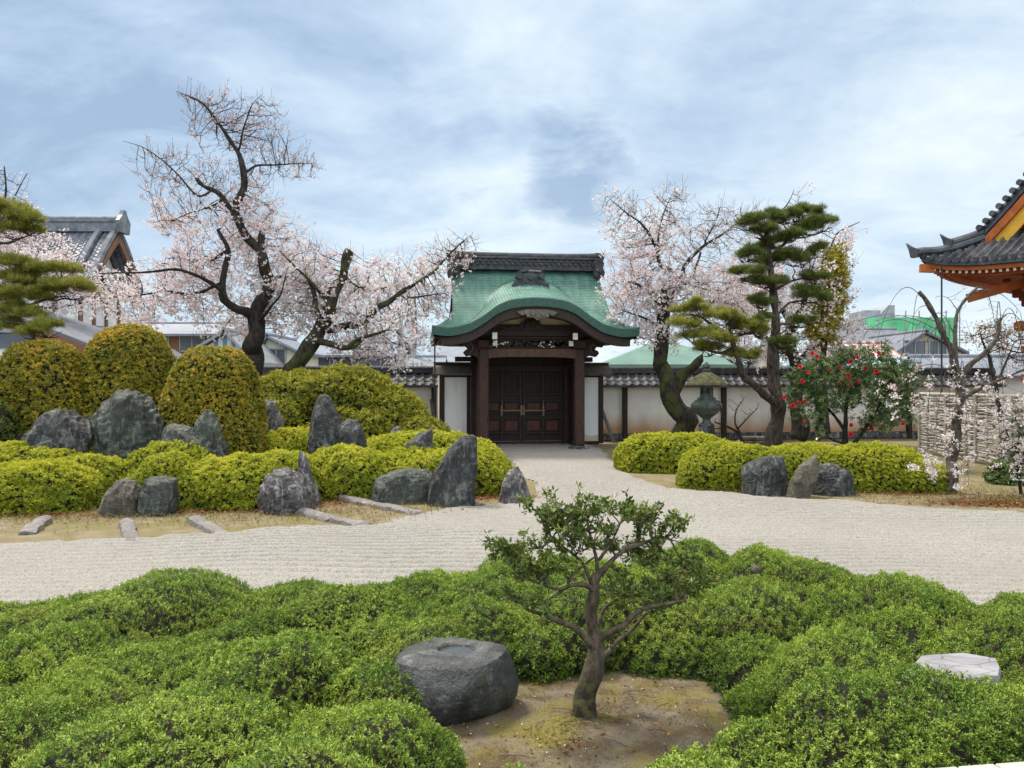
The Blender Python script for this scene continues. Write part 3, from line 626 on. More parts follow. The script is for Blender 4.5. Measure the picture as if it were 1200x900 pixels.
rock('standing_rock', 'pointed brownish stone leaning right between two dark rocks', [(921, 583), (926, 562), (938, 545), (958, 532), (959, 550), (952, 572), (948, 583)], 14.25, .4, 37, 'rockbrown', rough=.022, facets=8)
rock('garden_rock', 'rounded dark rock with wrinkled surface beside the pointed brownish stone', [(950, 580), (952, 560), (962, 548), (980, 545), (996, 552), (1005, 568), (1004, 580)], 14.6, .7, 38, 'rock', rough=.05)
# ------------------------------------------------------------------ edging stones
def edging(label, a, b, wd, h, seed):
    g = np.random.default_rng(seed); A, B = G(*a)-np.array((0, 0, .035)), G(*b)-np.array((0, 0, .035)); n = 26; P = []
    d = B-A; L = np.linalg.norm(d); d /= L; sd = np.array((-d[1], d[0], 0))
    prof = [(-.5, -.02), (-.5, .35), (-.44, .78), (-.2, .97), (0, 1.0), (.2, .97), (.44, .78), (.5, .35), (.5, -.02)]
    rows = []
    for i in range(n):
        t = i/(n-1); k = 1-.10*abs(2*t-1)**6
        rows.append([A+d*L*t+sd*wd*x*k+np.array((0, 0, h*z*k*(1-.35*t))) for x, z in prof])
    P = np.array(rows); q = P.reshape(-1, 3); q += (np.stack((snoise(q, 2.5, seed), snoise(q, 2.5, seed+1), snoise(q, 3, seed+2)), 1))*wd*.05
    acc = Acc().grid(P); c0, c1 = P[0].mean(0), P[-1].mean(0); m = len(prof)
    acc.add(np.concatenate((P[0], [c0])), None, [(m, i+1, i) for i in range(m-1)]); acc.add(np.concatenate((P[-1], [c1])), None, [(m, i, i+1) for i in range(m-1)])
    o = acc.build('edging_stone', MAT['curb'], loc=tuple(A), smooth=True); tag(o, label, 'edging stone', 'edging stones set along the moss bank')
    m = o.modifiers.new('edges', 'EDGE_SPLIT'); m.split_angle = R(45)
edging('short half buried edging stone below the leftmost azalea, tilting up right', (53, 612), (31, 627), .24, .16, 41)
edging('short edging stone pointing straight at the viewer, below the two small rocks', (148, 614), (155, 638), .20, .14, 42)
edging('lone edging stone slanting down right below the middle azalea, its end in gravel', (226, 611), (262, 629), .22, .15, 43)
edging('dark near half of the long edging kerb starting at the pale lumpy rock', (347, 600), (390, 611), .24, .15, 44)
edging('pale far half of the long edging kerb ending in the open gravel', (391, 611), (432, 618), .23, .13, 45)
edging('dark part of the edging kerb starting below the azaleas left of the flat slab rock', (402, 586), (443, 594), .26, .15, 46)
edging('pale part of the edging kerb ending in front of the flat slab rock', (444, 594), (490, 603), .25, .13, 47)
edging('low flat edging stone at the foot of the leaning pointed stone', (540, 590), (566, 592), .30, .12, 48)

# ------------------------------------------------------------------ clipped shrubs beyond the gravel
D = [lobe(54, 16, .98, .95, 3.0, 3.1), lobe(152, 16.6, 1.0, 1.0, 3.36, 3.1), lobe(250, 15.7, .97, .95, 2.88, 3.1)]
TP = 'clipped topiary domes on the left'
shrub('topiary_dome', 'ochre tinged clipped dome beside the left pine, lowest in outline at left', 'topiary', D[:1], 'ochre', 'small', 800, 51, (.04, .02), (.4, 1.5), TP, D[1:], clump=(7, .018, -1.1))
shrub('topiary_dome', 'tallest ochre tinged clipped dome, standing between the two others', 'topiary', D[1:2], 'ochre', 'small', 800, 52, (.04, .02), (.4, 1.5), TP, (D[0], D[2]), clump=(7, .018, -1.1))
shrub('topiary_dome', 'ochre tinged clipped dome nearest to the leaning cherry tree', 'topiary', D[2:], 'ochre', 'small', 800, 53, (.04, .02), (.4, 1.5), TP, D[:2], clump=(7, .018, -1.1))
GB = [lobe(-12, 15.2, .95, .9, 1.62, 2.2), lobe(-25, 16.2, 1.1, 1.0, 2.6, 2.2)]
shrub('shrub', 'dark green loose shrub at the left frame edge under the pine', 'shrub', GB, 'dkbush', 'big', 300, 54, (.10, .06), (.6, 1.8), None, D, fuzz=.06)
HD = [lobe(345, 20.0, 1.9, 1.2, 2.42, 2.6), lobe(410, 19.6, 1.7, 1.2, 2.50, 2.4), lobe(462, 19.2, 1.05, 1.1, 2.05, 2.1), lobe(492, 18.8, .75, .9, 1.4, 2.1), lobe(330, 18.9, 1.1, .8, 1.65, 2.1), lobe(405, 18.5, 1.4, .7, 1.55, 2.2)]
shrub('hedge', 'tall loose yellow green hedge sloping down towards the gate under the cherry trees', 'hedge', HD, 'hedge', 'big', 380, 55, (.07, .05), (.45, 1.3), None, fuzz=.09, core=.16, jit=.6)
AZ = {
 'L1': [lobe(40, 13.05, 1.12, .85, .78, 2.5)],
 'L2': [lobe(35, 14.25, 1.75, .75, 1.0, 2.5), lobe(105, 13.9, .75, .6, .84, 2.5)],
 'L3': [lobe(205, 14.0, 1.0, .65, .98, 2.5)],
 'L4': [lobe(200, 13.3, .62, .5, .88, 2.4)],
 'L5': [lobe(276, 13.4, 1.08, .75, .84, 2.5), lobe(330, 13.9, .7, .6, .86, 2.5)],
 'L6': [lobe(405, 14.6, 1.15, .8, .86, 2.5)],
 'L7': [lobe(500, 14.9, 1.1, .85, .86, 2.5), lobe(555, 15.1, .72, .85, .84, 2.4)],
 'L8': [lobe(352, 16.7, 1.35, .75, 1.10, 2.5)],
 'L9': [lobe(490, 16.6, 1.55, .75, 1.06, 2.5), lobe(555, 16.0, .8, .8, .92, 2.4)]}
AL = {'L1': 'round topped bright azalea mound at the far left, in front of the moss edge',
 'L2': 'long bright azalea mound behind the far left one, below the low boulder',
 'L3': 'flat bright azalea clump under the tallest boulder, behind the golden one',
 'L4': 'small golden tipped azalea clump behind the flat topped dark block',
 'L5': 'bright azalea hedge between the flat topped dark block and the pale lumpy rock',
 'L6': 'bright azalea hedge between the thin rock fin and the flat slab rock',
 'L7': 'bright azalea hedge behind the leaning pointed stone, ending at the gravel',
 'L8': 'back row azalea to the left of the tall upright slab',
 'L9': 'back row azalea to the right of the tall upright slab, nearest to the gate'}
AG = 'clipped azaleas on the left bank'
for i, (k, l) in enumerate(AZ.items()):
    oth = [q for kk, v in AZ.items() if kk != k for q in v]
    shrub('azalea', AL[k], 'azalea', l, 'azalea', 'azalea', 1500, 60+i*5, (.035, .03), (.8, 2.8), AG, oth, size=(.8, 1.4), fuzz=.024, toplit=.34, clump=(7.5, .020, -.85))
AR = [[lobe(778, 18.75, 1.15, .8, .88, 2.6), lobe(820, 18.9, .9, .75, .84, 2.5)],
      [lobe(862, 15.85, 1.15, .85, .86, 2.6), lobe(940, 15.9, 1.2, .85, .83, 2.6), lobe(1020, 15.6, 1.25, .85, .85, 2.5), lobe(1072, 15.2, .62, .6, .62, 2.3)]]
shrub('azalea', 'low wide azalea mound beside the gate passage, under the mossy cherry trunk', 'azalea', AR[0], 'azalea', 'azalea', 1300, 111, (.035, .03), (.8, 2.8), 'clipped azaleas on the right bank', AR[1], size=(.9, 1.5), fuzz=.024, toplit=.34, clump=(7.5, .020, -.85))
shrub('azalea', 'long azalea hedge behind the three rocks, below the red camellia', 'azalea', AR[1], 'azalea', 'azalea', 1500, 115, (.035, .03), (.8, 2.8), 'clipped azaleas on the right bank', AR[0], size=(.8, 1.4), fuzz=.024, toplit=.34, clump=(7.5, .020, -.85))
# ------------------------------------------------------------------ clipped shrubs below the veranda
FG = {
 'A1': ([lobe(200, 6.3, 1.6, 1.0, 0.44, 2.1), lobe(300, 6.1, .9, .75, 0.415, 2.1)], 'green shrub mound with the highest crest left, its far side on the raked gravel'),
 'A2': ([lobe(-190, 5.6, 1.2, 1.0, .46, 2.2), lobe(-260, 4.3, 1.1, 1.0, .48, 2.2), lobe(10, 5.75, 1.3, .95, 0.435, 2.2)], 'flat green shrub mass at the left frame edge beside the gravel'),
 'A3': ([lobe(300, 5.45, .65, .5, .42, 2.1), lobe(405, 5.85, 1.0, .85, 0.445, 2.2), lobe(470, 5.5, .6, .6, 0.395, 2.1)], 'level green shrub mass running right towards the stone basin'),
 'A4': ([lobe(110, 4.75, 1.3, .95, 0.475, 2.2), lobe(20, 4.4, .9, .9, 0.465, 2.1)], 'wide reddish tinged green shrub mound under the left gravel crest'),
 'A5': ([lobe(312, 4.65, .78, .80, 0.52, 2.2), lobe(385, 4.5, .42, .5, 0.42, 2.1)], 'domed green shrub mound in the middle of the left shrub bed'),
 'A6': ([lobe(418, 3.66, .62, .52, 0.53, 2.3)], 'steep rounded green shrub dome directly in front of the stone basin'),
 'A7': ([lobe(50, 3.45, 1.1, .75, 0.535, 2.3), lobe(250, 3.55, .75, .7, 0.545, 2.2), lobe(380, 3.1, .55, .5, 0.535, 2.2), lobe(592, 3.55, .24, .24, 0.38, 2.2)], 'closest green shrub mass along the bottom left of the garden'),
 'B1': ([lobe(640, 7.1, 1.25, .85, 0.475, 2.1), lobe(545, 6.6, .85, .7, 0.415, 2.1)], 'dark green shrub mound behind the small tree, sloping down left to the gravel'),
 'B2': ([lobe(835, 7.25, 1.2, .9, 0.46, 2.1), lobe(930, 7.0, .75, .7, 0.42, 2.1)], 'rounded green shrub mound with a stone cap, highest at the far right gravel edge'),
 'B3': ([lobe(700, 6.2, 1.1, .75, 0.485, 2.3), lobe(850, 6.1, 1.0, .75, 0.465, 2.2), lobe(590, 5.9, .6, .55, 0.415, 2.2)], 'bright green shrub bank right behind the small tree and the bare earth'),
 'C1': ([lobe(1390, 5.4, 1.1, .95, .42, 2.2), lobe(1050, 6.05, 1.15, .95, 0.37, 2.2), lobe(1190, 5.55, 1.2, .95, 0.395, 2.2)], 'green shrub bank along the gravel at the right, behind the pale slab'),
 'C2': ([lobe(960, 4.85, .66, .55, 0.415, 2.2)], 'round dark green shrub mound at the left end of the pale slab'),
 'C3': ([lobe(1150, 3.86, .78, .56, 0.60, 2.3), lobe(1290, 4.0, .9, .6, 0.515, 2.3)], 'rounded shrub mound between the pale slab and the veranda planks'),
 'C4': ([lobe(985, 3.70, .70, .58, 0.515, 2.2), lobe(835, 3.40, .48, .42, 0.40, 2.2)], 'low green shrub mound beside the bare earth at the bottom of the garden'),
 'C5': ([lobe(1010, 5.55, .8, .6, 0.375, 2.2), lobe(900, 5.45, .5, .5, 0.355, 2.2), lobe(1240, 4.75, .8, .6, 0.355, 2.2)], 'sunken green shrub hollow between the round mound and the gravel side bank')}
for i, (k, (l, lab)) in enumerate(FG.items()):
    oth = [q for kk, v in FG.items() if kk != k for q in v[0]]
    shrub('clipped_shrub', lab, 'shrub', l, 'yew', 'yew', 6000, 130+i*6, (.045, .030), (.62, 1.9), 'clipped green shrubs below the veranda', oth, size=(.8, 1.35), fuzz=.022, core=.05, toplit=.42, jit=.5, clump=(9.5, .021, -.52), billow=(.17, .66))
# stone basin
def basin():
    o = thing('stone_basin', 'dark rounded stone water basin with a round hole, beside the small tree', 'water basin', (-.40, 4.92, 0))
    segs = 84; an = np.linspace(0, 6.28318, segs, endpoint=False); zt = .395
    cx, cy = -.40, 4.92
    out = .42*(1+.07*np.sin(2*an+.6)+.06*np.sin(3*an+2.4)+.03*np.sin(5*an+.5))
    prof = [(0.66, -.03), (.80, .05), (.93, .13), (1.0, .21), (.99, .27), (.95, .315), (.88, .35), (.80, .375), (.69, .392), (.52, .400)]
    V = []
    for r, z in prof:
        x = cx+out*r*np.cos(an)*1.0-.05*(z-.2); y = cy+out*r*.86*np.sin(an)
        V.append(np.stack((x, y, np.full(segs, z)+(.012*np.sin(an*2+1)+.01*np.cos(an*3) if z > .3 else 0)), 1))
    P = np.stack(V); q = P.reshape(-1, 3); c = np.array((cx, cy, .2)); d = q-c; d /= np.linalg.norm(d, axis=1)[:, None]
    q += d*((.034*snoise(q, 1.3, 5)+.014*snoise(q, 3.4, 6)+.006*snoise(q, 9, 8)+.003*snoise(q, 20, 7))*np.clip((.41-q[:, 2])*6+.25, 0, 1))[:, None]
    gq = np.random.default_rng(12)
    for dd, f in (((.75, -.6, .35), .87), ((-.55, -.8, .25), .86), ((.05, -.9, .55), .87), ((.9, .2, .3), .92), ((-.9, -.1, .45), .88), ((.5, -.75, -.3), .88)):
        dv = np.array(dd)/np.linalg.norm(dd); prj = (q-c) @ dv; oo = prj.max()*f; kk = prj > oo; q[kk] -= np.outer((prj[kk]-oo)*.92, dv)
    # the hole sits towards the back left of the flat top
    hx, hy = cx+.045, cy+.03
    H0 = np.stack((hx+.128*np.cos(an), hy+.105*np.sin(an), .398+.004*np.sin(3*an)), 1)
    mid = (P[-1]*.5+H0*.5); mid[:, 2] = .402
    hole = [H0, np.stack((hx+.118*np.cos(an), hy+.096*np.sin(an), np.full(segs, .380)), 1), np.stack((hx+.112*np.cos(an), hy+.09*np.sin(an), np.full(segs, .33)), 1), np.stack((hx+.07*np.cos(an), hy+.06*np.sin(an), np.full(segs, .27)), 1), np.stack((hx+.002*np.cos(an), hy+.002*np.sin(an), np.full(segs, .26)), 1)]
    cl = lambda A: np.concatenate((A, A[:, :1]), 1)
    a = Acc(); a.grid(cl(P[:8]), 0, True); a.grid(cl(np.stack([P[7], P[8], P[9], mid]+hole)), 1, True)
    a.build('bowl', [MAT['basin'], MAT['basintop']], o, smooth=True)
    wv = np.stack((hx+.1185*np.cos(an), hy+.0965*np.sin(an), np.full(segs, .379)), 1)
    Acc().add(np.concatenate((wv, [(hx, hy, .379)])), None, [(segs, j, (j+1) % segs) for j in range(segs)]).build('water', MAT['water'], o)
basin()
def flat_slab():
    pts = [(1049, 803), (1058, 791), (1079, 768), (1100, 766), (1130, 764.5), (1168, 771), (1173, 781), (1171, 792), (1120, 797), (1052, 807)]
    z = .455; P2 = []
    for px, py in pts:
        Y = (H-z)*F/(py-450); P2.append(((px-600)/F*Y, Y))
    a = Acc(); a.extrude(P2, 0.0, z-.025, 'z'); c = np.mean(P2, 0); P3 = [(c[0]+(x-c[0])*.97, c[1]+(y-c[1])*.97) for x, y in P2]
    n = len(P2); V = [(x, y, z-.025) for x, y in P2]+[(x, y, z) for x, y in P3]
    a = Acc(); ar = sum(P2[i][0]*P2[(i+1) % n][1]-P2[(i+1) % n][0]*P2[i][1] for i in range(n))
    V += [(x, y, -.02) for x, y in P2]
    Q = [(i, (i+1) % n, n+(i+1) % n, n+i) for i in range(n)]+[(2*n+i, 2*n+(i+1) % n, (i+1) % n, i) for i in range(n)]
    T = [tuple(n+i for i in t) for t in tessellate_polygon([[Vector((x, y, 0)) for x, y in P3]])]
    if ar < 0: Q = [q[::-1] for q in Q]
    a.add(V, Q, T); o = a.build('stone_slab', MAT['slab'], loc=(c[0], c[1], 0)); tag(o, 'flat pale cracked stone slab sunk among the green shrubs at the right', 'stone slab')
flat_slab()
o = Acc().lathe([(.012, 0), (.012, .56), (.045, .575), (.052, .60), (.040, .628), (.012, .640)], (0, 0, 0), 16).build('marker_stone', MAT['rockbrown'], smooth=True)
o.location = (W(886, 699, 6.5)[0], 6.5, -.07); tag(o, 'tiny pale rounded stone cap poking out of the shrub mound near the right gravel', 'stone marker')
# veranda planks at the bottom right corner
def veranda():
    z = .72; o = thing('veranda', 'corner of a pale wooden plank veranda at the bottom right of the picture', 'veranda', (2.0, 2.3, 0))
    e0 = np.array((1.46, 2.755)); e1 = np.array((2.08, 2.84)); d = (e1-e0)/np.linalg.norm(e1-e0); nn = np.array((d[1], -d[0])); w0 = .148
    ang = math.atan2(d[1], d[0])
    for i in range(-3, 16):
        c = e0+d*(i+.5)*w0+nn*.9
        Acc().box((c[0], c[1], z-.02), (w0-.006, 1.8, .04), ang, ch=.004).build('plank', MAT['deck'], o)
    c = e0+d*6*w0+nn*.10
    Acc().box((c[0], c[1], z-.12), (19*w0, .09, .155), ang).build('edge_beam', MAT['deck'], o)
    for i in (-2, 6, 14):
        c = e0+d*i*w0+nn*.12; Acc().box((c[0], c[1], (z-.2)/2), (.09, .09, z-.2), ang).build('post', MAT['deck'], o)
veranda()
# ------------------------------------------------------------------ the gate with its green copper roof
GA = R(6.8); GX, GY = .46, 25.5
gate = thing('temple_gate', 'dark wooden temple gate with curved green copper roof in the middle of the wall', 'gate', (GX, GY, 0), GA)
def gb(a, name, mats, parent=None, smooth=False): return a.build(name, mats, parent or gate, world=False, smooth=smooth)
KU = np.array([0, .13, .27, .39, .51, .64, .83, 1.0]); KZ = np.array([.98, .965, .90, .74, .45, .20, .05, 0.0])
# smooth the profile with a monotone fine resample
_u = np.linspace(0, 1, 201); _z = np.interp(_u, KU, KZ)
for _ in range(60): _z[1:-1] = .25*_z[:-2]+.5*_z[1:-1]+.25*_z[2:]
def kara(u): return np.interp(np.abs(u), _u, _z)
EZ, RZ, YD, XE = 3.72, 5.86, 2.6, 3.12
def zmain(y): t = np.clip((YD-np.abs(y))/YD, 0, 1); return EZ+(RZ-EZ)*t**1.38
def zarch(x, y):
    f = kara(np.clip(x/XE, -1, 1)); return EZ+f*(1+.38*(np.clip(y, -YD, 0)+YD))
def wtop(y): return 2.44+.16*np.clip(np.abs(y)/YD, 0, 1)**2
def zskirt(x): return EZ+.52*np.clip((XE-np.abs(x))/.62, 0, 1)**1.15
def smax(a, b, k=.05): return .5*(a+b+np.sqrt((a-b)**2+k*k))-k*.12
def sheet(X, Y, sk=False):
    Z = zmain(Y)
    if sk: Z = np.minimum(Z, zskirt(X))
    Z = np.where((Y < -.02), smax(Z, zarch(X, Y), .04), Z)
    return Z+.10*(np.clip(np.abs(X)-2.3, 0, 1)/.82)**2*np.clip(np.abs(Y)/YD, 0, 1)**4
def gate_roof():
    # front and back slopes between the verges
    ys = np.concatenate((np.linspace(-YD, 0, 54), np.linspace(0, YD, 30)[1:])); us = np.linspace(-1, 1, 97)
    Y, U = np.meshgrid(ys, us, indexing='ij'); X = U*wtop(Y); Z = sheet(X, Y)
    P = np.stack((X, Y, Z), -1)
    a = Acc(); th = np.array((0, 0, -.27)); a.grid(P, 0, True)
    # skirts left and right of the gable
    sks = []
    for s in (-1, 1):
        vs = np.linspace(0, 1, 14); Y2, V2 = np.meshgrid(ys, vs, indexing='ij'); X2 = s*(wtop(Y2)+(XE-wtop(Y2))*V2)
        P2 = np.stack((X2, Y2, sheet(X2, Y2, True)), -1); sks.append(P2); a.grid(P2, 0, s > 0)
    # edge bands: front, back, sides
    xs = np.linspace(-XE, XE, 161)
    def edge(ycs, s): return np.stack((xs, np.full_like(xs, ycs), sheet(xs, np.full_like(xs, ycs), True)), 1)
    fr = edge(-YD, 1); bk = edge(YD, 1)
    def band(E, off, flip, d=.27):
        A = E; M1 = E+off*.02+np.array((0, 0, -.03)); B = E+off*-.03+np.array((0, 0, -d)); a.grid(np.stack((A, M1, B)), 1, flip)
    band(fr, np.array((0, -1, 0.)), False); band(bk, np.array((0, 1, 0.)), True)
    for s, P2 in zip((-1, 1), sks):
        E = P2[:, -1]; band(E, np.array((s, 0, 0.)), s < 0)
    # boarded underside
    xg = np.linspace(-XE, XE, 81); yg = np.linspace(-YD, YD, 41); YY, XX = np.meshgrid(yg, xg, indexing='ij')
    a.grid(np.stack((XX*.992, YY*.992, np.minimum(sheet(XX, YY, True), zarch(XX, YY)+.9*(1-np.abs(YY)/YD))-.27), -1), 2)
    o = gb(a, 'roof', [MAT['copper'], MAT['copperedge'], MAT['darkwood']], smooth=True)
    m = o.modifiers.new('edges', 'EDGE_SPLIT'); m.split_angle = R(38)
    dz = np.gradient(zmain(ys), ys); sl = np.concatenate(([0], np.cumsum(np.hypot(np.diff(ys), np.diff(zmain(ys))))))
    # courses run with the slope; over the arch they run with its curve
    arc = np.concatenate(([0], np.cumsum(np.hypot(np.diff(xs), np.diff(EZ+kara(xs/XE))))))
    def uvf(co):
        x, y, z = co.T; on = (y < 0) & (zarch(x, y) > zmain(y)+.0)
        v = np.interp(y, ys, sl); return np.stack((np.where(on, y+3.0, x), np.where(on, np.interp(x, xs, arc), v)), 1)
    uv_from(o, uvf); return o
gate_roof()
def gable_ends():
    for s in (-1, 1):
        x = s*2.30; ys = np.linspace(-1.35, 1.35, 25); a = Acc()
        top = [(y, zmain(y)-.24) for y in ys]; a.extrude([(-1.3, 4.16), (1.3, 4.16)]+top[::-1][1:-1], x-.03, x+.03, 'x')
        gb(a, 'gable_panel', MAT['darkwood'])
        b = Acc(); X1 = s*2.47
        for sg in (-1, 1):
            yy = np.linspace(0, 1.62*sg, 20); up = np.stack((np.full(20, X1), yy, zmain(yy)-.275), 1); lo = up+np.array((0, 0, -.24))
            b.slab(np.stack((up, lo)), np.array((-s*.07, 0, 0)))
        gb(b, 'gable_board', MAT['redwood'])
gable_ends()
def gate_ridge():
    a = Acc(); L = 2.50
    a.box((0, 0, 5.93), (2*L, .50, .16), 0, 0, ch=.01); a.box((0, 0, 6.055), (2*L+.06, .40, .09), 0, 0, ch=.01); a.box((0, 0, 6.155), (2*L, .34, .11), ch=.01); a.box((0, 0, 6.25), (2*L+.10, .44, .07), ch=.01)
    # round cover tiles along the ridge: ends show as a row of knobs
    ys = np.linspace(-L-.14, L+.14, 30); lift = .05*(np.abs(ys)/L)**4
    a.tube(np.stack((ys, 0*ys, 6.335+lift), 1), .115, 12)
    b = a
    for i in range(26):
        x = -L+.1+i*(2*L-.2)/25
        for s in (-1, 1):
            b.tube([(x, s*.20, 6.055), (x, s*.31, 6.045)], .052, 9, 1)
            b.tube([(x+.09, s*.15, 6.16), (x+.09, s*.225, 6.16)], .04, 8, 1)
    r = gb(a, 'ridge', [MAT['ridgetile'], MAT['tile']])
    for s in (-1, 1):
        c = Acc(); x = s*(L-.10)
        for yy in (-.30, .30):
            c.extrude([(x-.16, 5.62), (x+.16, 5.62), (x+.20, 5.80), (x+.14, 5.95), (x+.18, 6.10), (x+.10, 6.20), (x-.10, 6.20), (x-.18, 6.10), (x-.14, 5.95), (x-.20, 5.80)], yy-.05, yy+.05, 'y')
            c.tube([(x-.09, yy-.08*np.sign(-yy)*-1, 5.72), (x-.09, yy*1.35, 5.72)], .07, 10); c.tube([(x+.09, yy*.9, 5.72), (x+.09, yy*1.35, 5.72)], .07, 10)
            c.tube([(x, yy*.9, 5.86), (x, yy*1.35, 5.86)], .065, 10)
        c.box((x+s*.12, 0, 6.12), (.10, .5, .5)); c.lathe([(.12, 0), (.10, .08), (.05, .1)], (x, 0, 6.40), 10)
        gb(c, 'ridge_ornament', MAT['ridgetile'], r)
gate_ridge()
def arch_ornament():
    a = Acc(); y = -1.02; z = 4.98
    a.extrude([(-.52, z+.04), (-.50, z+.18), (-.40, z+.25), (-.40, z+.38), (-.30, z+.50), (-.18, z+.56), (0, z+.60), (.18, z+.56), (.30, z+.50), (.40, z+.38), (.40, z+.25), (.50, z+.18), (.52, z+.04)], y-.06, y+.45, 'y')
    for sx, sz, r in ((-.30, .50, .085), (.30, .50, .085), (-.42, .22, .08), (.42, .22, .08), (-.22, .16, .07), (.22, .16, .07), (0, .18, .07), (0, .46, .075)):
        a.tube([(sx, y+.3, z+sz), (sx, y-.16, z+sz-.01)], r, 12)
    a.tube([(-.03, y+.5, z+.70), (-.30, y-.1, z+.60)], .05, 8); a.tube([(.03, y+.5, z+.70), (.30, y-.1, z+.60)], .05, 8)
    for i in range(9): a.tube([(-.44+i*.11, y-.02, z+.06), (-.44+i*.11, y-.13, z+.06)], .045, 8)
    for V_ in a.V: V_[:, 0] *= 1.2; V_[:, 2] = z+(V_[:, 2]-z)*1.12
    gb(a, 'arch_ornament', MAT['ridgetile'])
arch_ornament()
def bargeboard():
    xs = np.linspace(-2.86, 2.86, 121); k = np.abs(xs)/2.86
    zt = EZ+kara(xs/XE)-.275; d = .22+.03*(1-k**1.5)+.10*k*(1-k)*4*.6; a = Acc()
    for y0, y1, off in ((-2.50, -2.40, 0.0), (-2.40, -2.24, .04)):
        up = np.stack((xs, np.full_like(xs, y0), zt), 1); lo = up-np.stack((0*xs, 0*xs, d+off*(1-k)), 1)
        a.slab(np.stack((up, lo)), np.array((0, y1-y0, 0)))
    gb(a, 'bargeboard', MAT['darkwood'])
    # pendant carving under the top of the arch
    b = Acc(); zc = EZ+.98-.275-.22
    b.extrude([(-.62, zc+.05), (-.50, zc-.05), (-.36, zc-.02), (-.24, zc-.12), (-.12, zc-.12), (0, zc-.20), (.12, zc-.12), (.24, zc-.12), (.36, zc-.02), (.50, zc-.05), (.62, zc+.05), (.3, zc+.12), (-.3, zc+.12)], -2.58, -2.50, 'y')
    for i, x in enumerate((-.44, -.29, -.15, 0, .15, .29, .44)): b.tube([(x, -2.56, zc-.01-.05*(i % 2)), (x, -2.62, zc-.01-.05*(i % 2))], .055, 10)
    gb(b, 'pendant_carving', MAT['greywood'])
bargeboard()
